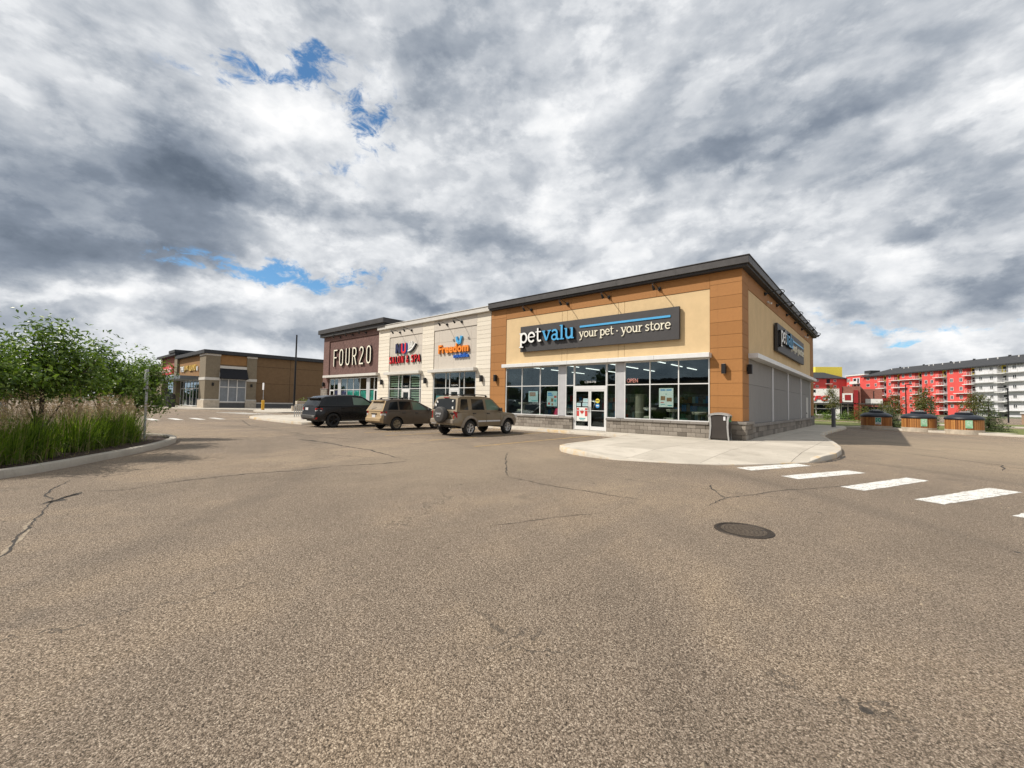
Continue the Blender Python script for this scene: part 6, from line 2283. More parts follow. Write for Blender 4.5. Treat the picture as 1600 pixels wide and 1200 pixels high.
# ================================================================== chicken restaurant
def restaurant():
    Y = 58.0
    b = thing('fast_food_restaurant', 'white and red brick fast food building beyond the lawn', 'building', (-4, 62, 0))
    mb = MB().mat('white_wall'); mb.box(-14.5, -.35, Y, Y + 12, 2.35, 4.45); mb.box(-1.1, -.35, Y, Y + .6, 0, 2.35); mb.build('white_wall', b)
    mb = MB().mat('shop_interior'); mb.box(-14.5, -1.1, Y + 2.0, Y + 12, 0, 2.35); mb.build('core', b)
    mb = MB().mat('dark_metal_cap'); mb.box(-14.6, 4.4, Y - .5, Y - .02, 2.2, 2.36); mb.build('awning', b)
    storefront(b, 'F', [-14.5, -12.6, -10.7, -8.8, -6.9, -5.0, -3.2, -1.2], [.6, 1.5, 2.2], Y + .2, glass='blue_glass', fw=.10)
    mb = MB().mat('mortar').box(-14.5, -1.1, Y + .1, Y + .5, 0, .55); mb.build('base_wall', b)
    mb = MB().mat('red_brick'); mb.box(-.30, 2.0, Y - .3, Y + 10, 2.4, 4.75); mb.box(1.35, 2.0, Y - .35, Y + .3, 0, 2.4); mb.build('brick_tower', b)
    mb = MB().mat('red_panel'); mb.box(1.25, 1.75, Y - .50, Y - .36, .0, 4.2); mb.box(-.35, -.05, Y - .45, Y - .30, 2.4, 4.8); mb.build('red_pylon', b)
    mb = MB().mat('white_wall'); mb.box(-.05, 1.15, Y - .42, Y - .31, 2.5, 3.75); mb.build('sign_square', b)
    mb = MB().mat('red_panel'); mb.box(.25, .95, Y - .45, Y - .425, 2.75, 3.55); mb.build('red_panel', b)
    mb = MB().mat('red_brick'); mb.box(2.0, 4.3, Y + 1, Y + 10, 1.9, 4.4); mb.mat('white_wall').box(2.5, 4.35, Y + .9, Y + .98, 2.2, 3.0); mb.build('brick_wing', b)
    mb = MB().mat('dark_window'); mb.box(-.9, 1.3, Y + .4, Y + .5, 0, 2.3); mb.box(2.0, 4.3, Y + 1.2, Y + 1.3, 0, 1.9); mb.build('entrance', b)
    mb = MB().mat('white_aluminium')
    for x in (-.9, -.2, .55, 1.28): mb.box(x - .04, x + .04, Y + .33, Y + .4, 0, 2.3)
    mb.box(-.9, 1.3, Y + .33, Y + .38, 1.9, 1.97); mb.build('entrance_frame', b)
    mb = MB().mat('charcoal_roof').box(-14.4, 2, Y + .2, Y + 12, 4.3, 4.4); mb.build('roof', b)
    mb = MB().mat('dark_window').box(-3.9, -3.2, Y - .03, Y - .002, 3.9, 4.3); mb.build('wall_vent', b)
    t = thing('restaurant_sign', 'red slanted letters on the white restaurant wall', 'sign', (-3.4, Y - .1, 2.6))
    font_part('letters', t, 'KFC', 'F', -4.35, -1.55, 2.68, 3.42, .02, .12, 'letter_red', at=Y, offset=.018, shear=.25)
    o = MB().mat('red_panel').box(3.0, 5.2, Y + 11, Y + 17, 2.2, 3.3).mat('white_wall').box(3.0, 5.2, Y + 11, Y + 17, .2, 2.2).build('drive_through_canopy', None)
    settle(o); tag(o, 'long red canopy with a white lower wall next to the restaurant', 'canopy')


restaurant()


# ================================================================== apartments
def apartments():
    P0 = Vector((24.3, 193.84, 0)); D = Vector((-.558, .83, 0)).normalized(); N = Vector((-.83, -.558, 0)).normalized()
    b = thing('apartment_building', 'long red and white six storey apartment building still under construction', 'building', tuple(P0 + D * 15))

    def fbox(mb, s0, s1, z0, z1, d0, d1, D=D, N=N, P0=P0):
        """box on the facade: s along it, d in front of it"""
        c = [P0 + D * s + N * d for s, d in ((s0, d0), (s1, d0), (s1, d1), (s0, d1))]
        vs = [(p.x, p.y, z0) for p in c] + [(p.x, p.y, z1) for p in c]
        return mb.add(vs, [(0, 1, 2, 3), (7, 6, 5, 4), (1, 0, 4, 5), (2, 1, 5, 6), (3, 2, 6, 7), (0, 3, 7, 4)])

    Z0, Z1 = -2.0, 16.5
    rows = [0.2, 3.25, 6.25, 9.25, 12.3, 15.2]
    red = [(-2.8, 4.7), (8.3, 15.6), (19.0, 26.6), (29.7, 34.0), (37.6, 47.7)]
    whitew = [(-13.1, -5.9), (-26.5, -16.6), (-40, -30)]
    bays = [(-5.9, -2.8), (-16.6, -13.1), (-30, -26.5), (4.7, 8.3), (15.6, 19.0), (26.6, 29.7), (34.0, 37.6)]
    for s0, s1 in red:
        fbox(MB().mat('red_cladding'), s0, s1, Z0, Z1, -10, 0).build('red_wall', b)
    for s0, s1 in whitew:
        fbox(MB().mat('white_cladding'), s0, s1, Z0, Z1, -10, 0).build('white_wall', b)
    win = MB()

    def window(s, z, w=.95, h=1.05, cell=2):
        fr = MB().mat('white_aluminium')
        fbox(fr, s - w, s + w, z - h / 2 - .12, z + h / 2 + .12, .0, .06)
        f = fr.build('window', b)
        g = MB().mat('dark_window')
        for k in range(cell):
            a = s - w + .14 + k * (2 * w - .14) / cell
            fbox(g, a, a + (2 * w - .14) / cell - .14, z - h / 2, z + h / 2, .06, .075)
        g.build('pane', f)
    for s in (2.9, -.7, 13.7, 11.1, 24.7, 21.1, 32.0, 45.0, 40.2, -7.8, -11.4, -18.5, -23.5):
        for z in rows[1:]:
            window(s, z, .62 if s not in (45.0,) else 1.1, 1.05)
    for s0, s1 in bays:
        w = s1 - s0
        fbox(MB().mat('white_cladding'), s0, s1, Z0, 13.9, -10, -1.4).build('balcony_wall', b)
        fbox(MB().mat('yellow_sheathing' if s0 > -6 or s0 == -16.6 else 'white_cladding'), s0 + w * .62, s1, 13.9, Z1, -10, -1.38).build('sheathing', b)
        fbox(MB().mat('white_cladding'), s0, s0 + w * .62, 13.9, Z1, -10, -1.40).build('balcony_wall', b)
        for z in rows:
            fl = z - 1.65
            fbox(MB().mat('white_wall'), s0 + .02, s1 - .02, fl - .15, fl + .10, -1.39, .9).build('balcony_slab', b)
            g = MB().mat('dark_window'); fbox(g, s0 + w * .18, s0 + w * .46, fl + .12, fl + 2.2, -1.38, -1.34); fbox(g, s0 + w * .60, s0 + w * .86, fl + .9, fl + 2.2, -1.37, -1.33); g.build('balcony_door', b)
            r = MB().mat('white_wall')
            for k in range(4):
                q = s0 + .05 + k * (w - .15) / 3
                fbox(r, q, q + .05, fl + .1, fl + 1.1, .82, .88)
            fbox(r, s0 + .05, s1 - .05, fl + 1.06, fl + 1.12, .80, .90); fbox(r, s0 + .05, s1 - .05, fl + .55, fl + .59, .82, .88)
            r.build('railing', b)
    # scaffold platforms in front of the white part and loose planks on the red
    for s0, s1 in whitew:
        for z in (1.9, 4.9, 7.9, 10.9, 13.6):
            r = MB().mat('white_aluminium')
            fbox(r, s0, s1, z - .06, z + .06, .15, 1.2)
            for k in range(6):
                q = s0 + k * (s1 - s0) / 5.01
                fbox(r, q, q + .07, z, z + 1.1, 1.1, 1.17)
            fbox(r, s0, s1, z + 1.0, z + 1.06, 1.1, 1.16)
            r.build('scaffold_deck', b)
    for s0, s1, z in ((-3.5, 4.7, 4.75), (-3.2, 1.2, 7.6), (4.7, 9.6, 4.6), (4.7, 9.6, 7.6), (4.7, 9.6, 10.6), (4.7, 9.6, 13.6), (19, 26.6, 13.6), (22.5, 30, 10.6), (15.6, 20.2, 10.7), (15.6, 20.2, 7.7), (-6.5, -2.2, 13.6), (-6.5, -2.2, 10.6), (34, 39, 7.6), (34, 39, 10.6), (26.6, 31.2, 13.6), (26.6, 31.2, 7.6)):
        r = MB().mat('white_wall'); fbox(r, s0, s1, z - .16, z + .06, .05, 1.0); r.build('plank_deck', b)
    # pitched roof with vents
    mb = MB().mat('shingle_grey')
    e0, e1, ov = -42, 36.5, .9
    A = lambda s, d, z: tuple(P0 + D * s + N * d + Vector((0, 0, z)))
    mb.add([A(e0, ov, 16.45), A(48.5, ov, 16.45), A(37.5, -5, 19.4), A(e0, -5, 19.4), A(e0, -11, 16.45), A(48.5, -11, 16.45)], [(0, 3, 2, 1), (3, 4, 5, 2), (1, 2, 5)])
    mb.add([A(e0, ov, 16.1), A(48.5, ov, 16.1), A(48.5, ov, 16.44), A(e0, ov, 16.44), A(e0, -.2, 16.1), A(48.5, -.2, 16.1)], [(0, 1, 2, 3), (0, 4, 5, 1)])
    mb.build('roof', b)
    mb = MB().mat('dark_soffit'); q = e0
    while q < 48:
        fbox(mb, q, q + .35, 15.95, 16.10, .55, .92); q += .9
    mb.build('eave_bracket', b, kind='stuff')
    for s in (-24, -20.5, -16, -9.5, -6.2, 4, 6.3, 11, 15, 17, 27, 29.3, 36):
        r = MB().mat('white_wall'); p = P0 + D * s + N * -3.6; r.box(p.x - .13, p.x + .13, p.y - .13, p.y + .13, 18.5, 19.2); r.build('roof_vent', b)
    for s in (0, 9, 21, -12, 33):
        r = MB().mat('charcoal_roof'); p = P0 + D * s + N * -4.8; r.box(p.x - .3, p.x + .3, p.y - .3, p.y + .3, 19.2, 19.7); r.build('ridge_vent', b)
    # the flat-roofed link further left, facing the same way
    L0, L1 = 47.7, 61.2
    fbox(MB().mat('red_cladding'), L0, L1, Z0, 17.2, -10, -.6).build('red_wall', b)
    r = MB().mat('white_wall'); fbox(r, L0, L1 + .3, 17.21, 17.75, -10, -.3); r.build('flat_roof_edge', b)
    r = MB().mat('charcoal_roof'); fbox(r, 46.5, 50.5, 17.76, 19.2, -6, -2); r.build('roof_plant', b)
    for z in rows[1:]:
        for s, w in ((59.2, 1.2),) if z > 14 else ((59.4, .7),):
            fr = MB().mat('white_aluminium'); fbox(fr, s - w, s + w, z - .8, z + .8, -.6, -.53); f = fr.build('window', b)
            g = MB().mat('dark_window')
            for k in range(3 if w > 1 else 2):
                a = s - w + .15 + k * (2 * w - .15) / (3 if w > 1 else 2)
                fbox(g, a, a + .45, z - .65, z + .65, -.53, -.51)
            g.build('pane', f)
        fl = z - 1.65
        fbox(MB().mat('white_wall'), 51.0, 56.6, fl - .25, fl + .12, -.58, .8).build('balcony_slab', b)
        r = MB().mat('white_wall'); fbox(r, 51.1, 56.5, fl + .12, fl + 1.0, .70, .78); r.build('railing', b)
        g = MB().mat('white_cladding'); fbox(g, 51.4, 56.2, fl + .14, fl + 2.6, -.59, -.50); g.mat('dark_window'); fbox(g, 51.9, 52.9, fl + .15, fl + 2.3, -.49, -.46); fbox(g, 53.8, 55.6, fl + .9, fl + 2.3, -.49, -.46); g.build('balcony_door', b)
    # wing that comes forward, in grazing light
    W0 = P0 + D * 61.2
    D2, N2 = N, -D

    def wbx(mb, s0, s1, z0, z1, d0, d1):
        return fbox(mb, s0, s1, z0, z1, d0, d1, D2, N2, W0)
    wbx(MB().mat('red_cladding'), -.6, 46, Z0, 16.6, -10, 0).build('red_wall', b)
    for s in (4.5, 7.5, 12.5, 15.5, 21, 24.5, 30, 36):
        for z in rows[1:]:
            if s in (7.5, 15.5, 24.5):
                wbx(MB().mat('white_wall'), s - 1.3, s + 1.3, z - 1.75, z - 1.5, 0, 1.2).build('balcony_slab', b)
                g = MB().mat('dark_window'); wbx(g, s - .8, s + .8, z - 1.4, z + .7, .0, .05); g.build('balcony_door', b)
            else:
                fr = MB().mat('white_aluminium'); wbx(fr, s - .65, s + .65, z - .6, z + .6, 0, .06); f = fr.build('window', b)
                g = MB().mat('dark_window'); wbx(g, s - .5, s - .08, z - .48, z + .48, .06, .075); wbx(g, s + .08, s + .5, z - .48, z + .48, .06, .075); g.build('pane', f)
    A2 = lambda s, d, z: tuple(W0 + D2 * s + N2 * d + Vector((0, 0, z)))
    mb = MB().mat('shingle_grey')
    mb.add([A2(-.6, .9, 16.4), A2(46, .9, 16.4), A2(46, -5, 19.6), A2(7, -5, 19.6), A2(-.6, -11, 16.4), A2(46, -11, 16.4)], [(0, 1, 2, 3), (3, 2, 5, 4), (0, 3, 4)])
    mb.add([A2(-.6, .9, 16.1), A2(46, .9, 16.1), A2(46, .9, 16.39), A2(-.6, .9, 16.39)], [(0, 1, 2, 3)])
    mb.build('roof', b)
    T0 = W0 + D2 * 3.0 + N2 * -7
    mb = MB().mat('yellow_sheathing')
    c = [T0 + D2 * s + N2 * d for s, d in ((-6, 0), (6.5, 0), (6.5, -7), (-6, -7))]
    mb.add([(p.x, p.y, 16.6) for p in c] + [(p.x, p.y, 22.6) for p in c], [(0, 1, 5, 4), (1, 2, 6, 5), (2, 3, 7, 6), (3, 0, 4, 7), (4, 5, 6, 7)])
    mb.build('stair_tower', b)
    mb = MB().mat('poster_brown')
    c = [T0 + D2 * s + N2 * d for s, d in ((-6.05, -2), (-6.05, -5), (-6.15, -5), (-6.15, -2))]
    mb.add([(p.x, p.y, 17.5) for p in c] + [(p.x, p.y, 21) for p in c], [(0, 1, 5, 4), (1, 2, 6, 5), (2, 3, 7, 6), (3, 0, 4, 7), (4, 5, 6, 7)])
    mb.build('tower_opening', b)


apartments()
for i, (x, y, w, h) in enumerate(((18.3, 62.0, 1.6, 1.3), (20.6, 63.6, 1.6, 1.3), (23.2, 64.0, 1.8, 1.2))):
    t = thing('tan_shed', ['small tan shed with a pale cap beside the light pole', 'tan shed with a pale cap, middle of the three', 'tan shed with a pale cap at the picture edge'][i], 'shed', (x, y, 0), 'row of small tan sheds')
    MB().mat('tan_block').box(x - w / 2, x + w / 2, y - .8, y + .8, 0, h).build('walls', t)
    MB().mat('white_wall').prism([(x - w / 2 - .1, y - .9), (x + w / 2 + .1, y - .9), (x + w / 2 + .1, y + .9), (x - w / 2 - .1, y + .9)], h, h + .22).build('roof', t)
dup(c1, (20.5, 60.0, 0), R(60), 'silver car parked beyond the spruce near the tan sheds')


# ================================================================== planted island
isl = [(-6.1, -21.6), (-6.9, -20.75), (-7.56, -20.09), (-7.93, -19.70), (-8.49, -19.25), (-9.29, -18.70), (-10.27, -18.02), (-11.41, -17.33), (-12.5, -16.80), (-13.5, -16.42), (-14.35, -16.25), (-15.05, -16.24), (-15.65, -16.42), (-16.15, -16.75),
       (-17.0, -17.5), (-18.0, -18.8), (-18.9, -20.6), (-19.4, -23), (-19.0, -28), (-15, -31), (-9, -30), (-6.5, -27), (-5.8, -24)]
isl = isl[::-1] if area(isl) < 0 else isl
mb = MB().mat('mulch')
mb.prism([(x, y) for x, y in isl], -.02, .10, False)
mb.build('planting_bed', None, kind='structure')
kerb_line('island_kerb', isl, .17, -.01, .155, 'island_kerb', side=1 if area(isl) > 0 else -1, closed=True)
# mulch chips, uncountable
mb = MB().mat('mulch')
vs, fs = [], []
for k in range(5200):
    t_ = rnd.random()
    x = -7.0 - 9.3 * t_; y = -21.0 + 4.0 * t_ ** .8 + rnd.uniform(-1.6, .25)
    a = rnd.uniform(0, 6.28); l = rnd.uniform(.02, .05); w = rnd.uniform(.006, .014); z = .10 + rnd.uniform(.002, .02)
    c, s = math.cos(a), math.sin(a); o = len(vs)
    vs += [(x - c * l - s * w, y - s * l + c * w, z), (x + c * l - s * w, y + s * l + c * w, z + .008), (x + c * l + s * w, y + s * l - c * w, z + .008), (x - c * l + s * w, y - s * l - c * w, z)]
    fs.append((o, o + 1, o + 2, o + 3))
mb.add(vs, fs); mb.build('mulch_chips', None, kind='stuff')


def np_mesh(name, vs, fs_flat, k, matname):
    me = bpy.data.meshes.new(name)
    nv = len(vs); nf = len(fs_flat) // k
    me.vertices.add(nv); me.vertices.foreach_set('co', np.asarray(vs, dtype=np.float32).ravel())
    me.loops.add(len(fs_flat)); me.loops.foreach_set('vertex_index', np.asarray(fs_flat, dtype=np.int32))
    me.polygons.add(nf); me.polygons.foreach_set('loop_start', np.arange(0, nf * k, k, dtype=np.int32)); me.polygons.foreach_set('loop_total', np.full(nf, k, dtype=np.int32))
    me.update(calc_edges=True)
    me.materials.append(M[matname])
    return me


def blades(rng, n, r, h0, h1, lean, w, seg=5, droop=.5):
    """curved ribbons rising from a tuft; returns verts, flat quads"""
    base = rng.normal(0, r, (n, 2)); ang = rng.uniform(0, 2 * PI, n)
    h = rng.uniform(h0, h1, n); ln = np.abs(rng.normal(0, lean, n)) + .03
    d = np.stack([np.cos(ang), np.sin(ang)], 1) * .6 + base / (r * 2 + 1e-6)
    d /= np.linalg.norm(d, axis=1, keepdims=True) + 1e-9
    pt = np.stack([-d[:, 1], d[:, 0]], 1)
    tw = rng.uniform(-1, 1, n)[:, None]
    side = pt * (1 - np.abs(tw) * .6) + d * tw * .6
    vs = np.zeros((n, seg + 1, 2, 3))
    for i in range(seg + 1):
        t = i / seg
        out = ln * h * (t ** 1.7)
        z = h * (t - droop * ln * t ** 3)
        ww = w * (1 - t ** 2.2) * rng.uniform(.7, 1.2, n) * (.6 + .4 * min(1, 4 * t)) + .0008
        for s_ in (0, 1):
            q = (1 if s_ else -1)
            vs[:, i, s_, 0] = base[:, 0] + d[:, 0] * out + q * side[:, 0] * ww
            vs[:, i, s_, 1] = base[:, 1] + d[:, 1] * out + q * side[:, 1] * ww
            vs[:, i, s_, 2] = z
    idx = np.arange(n * (seg + 1) * 2).reshape(n, seg + 1, 2)
    f = np.stack([idx[:, :-1, 0], idx[:, :-1, 1], idx[:, 1:, 1], idx[:, 1:, 0]], -1).reshape(-1)
    return vs.reshape(-1, 3), f


def plumes(rng, n, r, h0, h1):
    """flower stalks: a thin stem and a feathery head of small flecks"""
    V, F_ = [], []
    off = 0
    for k in range(n):
        bx, by = rng.normal(0, r, 2); a = rng.uniform(0, 2 * PI); h = rng.uniform(h0, h1); ln = abs(rng.normal(0, .16))
        dx, dy = math.cos(a) * ln, math.sin(a) * ln
        P = lambda t: np.array([bx + dx * h * t ** 1.6, by + dy * h * t ** 1.6, h * t])
        for i in range(4):
            p, q = P(i / 4), P((i + 1) / 4); w = .0028
            V += [p + (-w, 0, 0), p + (w, 0, 0), q + (w, 0, 0), q + (-w, 0, 0)]; F_ += [off, off + 1, off + 2, off + 3]; off += 4
        for j in range(30):
            t = rng.uniform(.78, 1.02); sp = .034 * math.sin(PI * min(1, max(.05, (t - .77) / .27)))
            c = P(t) + rng.normal(0, 1, 3) * (sp, sp, .012)
            u = rng.normal(0, 1, 3); u /= np.linalg.norm(u); u[2] += .8
            v = np.cross(u, rng.normal(0, 1, 3)); v /= np.linalg.norm(v) + 1e-9
            u = u * rng.uniform(.014, .030); v = v * rng.uniform(.004, .008)
            V += [c - v, c + v, c + u + v * .5, c + u - v * .5]; F_ += [off, off + 1, off + 2, off + 3]; off += 4
    return np.array(V), np.array(F_)


variants = []
for k in range(4):
    rng = np.random.default_rng(40 + k)
    a1, f1 = blades(rng, 400, .13, .55, 1.28, .22, .0085)
    a2, f2 = blades(rng, 260, .17, .40, .95, .55, .0075, droop=.75)
    V = np.concatenate([a1, a2]); F_ = np.concatenate([f1, f2 + len(a1)])
    g = np_mesh('blades', V, F_, 4, 'grass_blade')
    a3, f3 = blades(rng, 70, .22, .25, .8, .75, .006, droop=.9)
    dmesh = np_mesh('dry_blades', a3, f3, 4, 'dry_blade')
    pv, pf = plumes(rng, 46, .16, .92, 1.54)
    p = np_mesh('plumes', pv, pf, 4, 'grass_plume')
    variants.append((g, dmesh, p))
places = ['first along the kerb from the camera', 'second along the kerb from the camera', 'third along the kerb', 'fourth along the kerb', 'fifth along the kerb', 'sixth along the kerb', 'seventh along the kerb', 'next to the sign post', 'just beyond the sign post']
ci = 0


def clump(x, y, s, lab):
    global ci
    t = thing('grass_clump', lab, 'ornamental grass', (x, y, .10), 'clumps of feather reed grass', False)
    g, d, p = variants[ci % 4]
    for nm, me in (('blades', g), ('dry_blades', d), ('plumes', p)):
        o = bpy.data.objects.new(nm, me); COL.objects.link(o); o.parent = t; o['kind'] = 'stuff'
    t.rotation_euler = (0, 0, rnd.uniform(0, 6.28)); t.scale = (s * rnd.uniform(.95, 1.25),) * 2 + (s * rnd.uniform(.84, 1.06),)
    ci += 1


front = [(-8.00, -21.05), (-8.55, -20.55), (-9.20, -20.05), (-9.75, -19.72), (-11.10, -19.00), (-11.80, -18.55), (-12.35, -18.25), (-13.15, -17.75), (-14.0, -17.75)]
for i, (x, y) in enumerate(front):
    clump(x, y, 1.0, 'green reed grass clump with tan plumes, ' + places[i])
second = [(-8.8, -21.3), (-9.6, -20.6), (-10.9, -20.3), (-12.0, -19.6), (-13.1, -18.9)]
for i, (x, y) in enumerate(second):
    clump(x, y, .98, 'reed grass clump behind the front row, ' + ['first', 'second', 'third', 'fourth', 'fifth', 'sixth', 'seventh', 'eighth', 'ninth'][i] + ' from the camera')


# ------------------------------------------------------------------ broadleaf trees
def tree(name, label, x, y, z, h, crown, nleaf, leaf, matn='leaf_green', trunk_r=.06, seed=1, bark='bark', group=None, trunk_h=None, leaves=True):
    """crown: list of (dx, dy, z, rx, ry, rz) lobes above the base"""
    rng = np.random.default_rng(seed)
    t = thing(name, label, 'tree', (x, y, z), group, False)
    mb = MB().mat(bark)
    th = trunk_h or h * .75
    jit = [(rng.normal(0, .02), rng.normal(0, .02)) for _ in range(6)]
    tr = [(jit[i][0] * i, jit[i][1] * i, th * i / 5) for i in range(6)]
    mb.tube(tr, [trunk_r * (1 - .14 * i) for i in range(6)], 10)
    limbs = []
    for k in range(max(10, len(crown) * 3)):
        cx, cy, cz, rx, ry, rz = crown[k % len(crown)]
        u = rng.normal(0, .45, 3)
        tip = np.array([cx + rx * u[0], cy + ry * u[1], cz + rz * (.25 + u[2] * .6)])
        i0 = rng.integers(1, 5)
        st = np.array(tr[i0]) * (1, 1, 1)
        if tip[2] < st[2]:
            st = np.array(tr[1])
        mid = st * .45 + tip * .55 + rng.normal(0, .06, 3) - (0, 0, .08)
        mb.tube([tuple(st), tuple(mid), tuple(tip)], [trunk_r * .42, trunk_r * .22, trunk_r * .06], 6)
        limbs.append((mid, tip))
        for j in range(4):
            tt = rng.uniform(.3, 1)
            p = mid * (1 - tt) + tip * tt
            e = p + rng.normal(0, 1, 3) * (rx * .35, ry * .35, rz * .30)
            mb.tube([tuple(p), tuple((p + e) / 2 + rng.normal(0, .03, 3)), tuple(e)], [trunk_r * .13, trunk_r * .08, trunk_r * .03], 4)
            limbs.append((p, e))
    mb.build('trunk', t, 50)
    # foliage in sprays: clusters of leaves round twig ends, denser on the outside, with gaps
    ncl = max(20, nleaf // 22)
    lob = np.array(crown)
    wgt = (lob[:, 3] * lob[:, 4] * lob[:, 5]) ** .8; wgt /= wgt.sum()
    which = rng.choice(len(lob), ncl, p=wgt)
    dirs = rng.normal(0, 1, (ncl, 3)); dirs /= np.linalg.norm(dirs, axis=1, keepdims=True)
    rad = rng.uniform(.12, 1.06, ncl) ** .5
    cc = lob[which, :3] + dirs * lob[which, 3:6] * rad[:, None]
    shoot = rng.random(ncl) < .14
    cc[shoot, 2] += rng.uniform(.08, .30, shoot.sum()) * (leaf / .05)
    per = rng.poisson(nleaf / ncl, ncl)
    cl = np.repeat(np.arange(ncl), per)
    n = len(cl)
    spread = np.array([.17, .17, .12]) * (leaf / .05) ** .5 * rng.uniform(.6, 1.5, ncl)[cl][:, None]
    pos = cc[cl] + rng.normal(0, 1, (n, 3)) * spread
    # leaf frames
    out = pos - (lob[which[cl], :3] - (0, 0, .25))
    nrm = rng.normal(0, .75, (n, 3)) + out / (np.linalg.norm(out, axis=1, keepdims=True) + 1e-6) + (0, 0, .5)
    nrm /= np.linalg.norm(nrm, axis=1, keepdims=True)
    a = np.cross(nrm, rng.normal(0, 1, (n, 3))); a /= np.linalg.norm(a, axis=1, keepdims=True)
    b = np.cross(nrm, a)
    L = leaf * rng.uniform(.65, 1.35, (n, 1)); Wd = L * rng.uniform(.34, .5, (n, 1))
    p0 = pos - a * L; p2 = pos + a * L - nrm * L * .25
    p1 = pos + b * Wd + nrm * L * .14; p3 = pos - b * Wd + nrm * L * .14
    V = np.stack([p0, p1, p2, p3], 1).reshape(-1, 3)
    base = np.arange(n) * 4
    F_ = np.stack([base, base + 1, base + 2, base, base + 2, base + 3], 1).reshape(-1)
    me = np_mesh('crown', V, F_, 3, matn)
    o = bpy.data.objects.new('crown', me); COL.objects.link(o); o.parent = t; o['kind'] = 'stuff'
    return t


tree('ornamental_tree', 'bushy green tree with a dark trunk rising from the reed grass', -10.75, -19.55, .10, 3.4,
     [(.1, .05, 2.45, .55, .6, .60), (-.45, -.6, 2.15, .65, .65, .50), (.40, .50, 2.10, .55, .55, .50), (.12, -.1, 2.95, .28, .32, .30), (-.2, .55, 1.75, .75, .7, .36), (.5, -.5, 1.8, .7, .7, .38)], 5400, .062, seed=3, trunk_r=.065)
tree('ornamental_tree', 'spreading green tree at the edge of the picture behind the reed grass', -9.4, -21.0, .10, 3.0,
     [(0, 0, 2.0, .8, .8, .5), (.3, .35, 2.30, .45, .45, .32), (-.4, .5, 1.75, .8, .7, .38)], 4200, .054, seed=4, trunk_r=.055)
tree('ornamental_tree', 'green tree standing between the tallest one and the sign post', -13.2, -18.35, .10, 3.1,
     [(0, 0, 2.0, .70, .70, .55), (.05, -.15, 2.55, .36, .36, .36), (-.1, .50, 1.75, .65, .6, .42), (.2, -.75, 1.75, .65, .6, .42)], 4200, .064, seed=5, trunk_r=.05)
tree('ornamental_tree', 'small loose green tree at the tip of the island behind the sign post', -15.55, -17.25, .10, 3.2,
     [(0, 0, 1.85, .62, .62, .75), (.15, .35, 1.35, .55, .55, .5), (-.1, .1, 2.6, .32, .32, .42), (.25, .5, 2.2, .35, .4, .35)], 4600, .056, seed=6, trunk_r=.04)
tree('ornamental_tree', 'green tree deep in the island behind the tallest one', -13.6, -20.6, .10, 2.5,
     [(0, 0, 1.7, .9, .9, .45), (.4, .8, 1.7, .7, .6, .38), (-.3, -.9, 1.8, .8, .8, .45)], 4600, .06, seed=7, trunk_r=.05)

# young trees and shrubs beyond the walk on the other side
tree('young_tree', 'young pale green tree on the verge in front of the restaurant sign', .62, 32.0, .05, 4.0, [(0, 0, 2.4, .55, .55, .8), (0, .1, 3.2, .35, .35, .45), (.1, 0, 1.8, .5, .5, .5)], 1500, .07, 'leaf_olive', seed=11, bark='pale_bark', trunk_r=.045)
tree('young_tree', 'small young shrub-like tree left of the restaurant door', -1.6, 36.5, .05, 2.4, [(0, 0, 1.3, .6, .6, .6)], 900, .06, 'leaf_olive', seed=12, bark='pale_bark', trunk_r=.03)
tree('young_tree', 'reddish green young tree behind the first waste bin', 5.0, 33.3, .05, 4.3, [(0, 0, 1.6, .85, .85, .75), (.2, 0, 2.4, .4, .4, .4)], 1800, .07, 'leaf_olive', seed=13, trunk_r=.05)
tree('young_tree', 'taller reddish green tree in front of the black light pole', 7.3, 36.5, .05, 5.4, [(0, 0, 2.2, .85, .85, .9), (.2, .2, 3.2, .4, .4, .5)], 2000, .08, 'leaf_olive', seed=14, trunk_r=.06)
tree('young_tree', 'low bright green bush beside the first waste bin', 2.9, 31.5, .05, 2.0, [(0, 0, 1.0, .8, .8, .8)], 1700, .06, 'leaf_olive', seed=15, trunk_r=.03)
tree('young_tree', 'reddish young tree between the small spruce and the third bin', 10.6, 37.2, .05, 4.0, [(0, 0, 1.9, .9, .9, .8), (.2, 0, 2.6, .5, .5, .4)], 1900, .07, 'leaf_olive', seed=16, trunk_r=.045)
tree('young_tree', 'green bush at the picture edge beyond the tan sheds', 23.5, 58.0, .05, 3.5, [(0, 0, 2.0, 1.2, 1.2, 1.2)], 1500, .09, 'leaf_green', seed=17, trunk_r=.05)


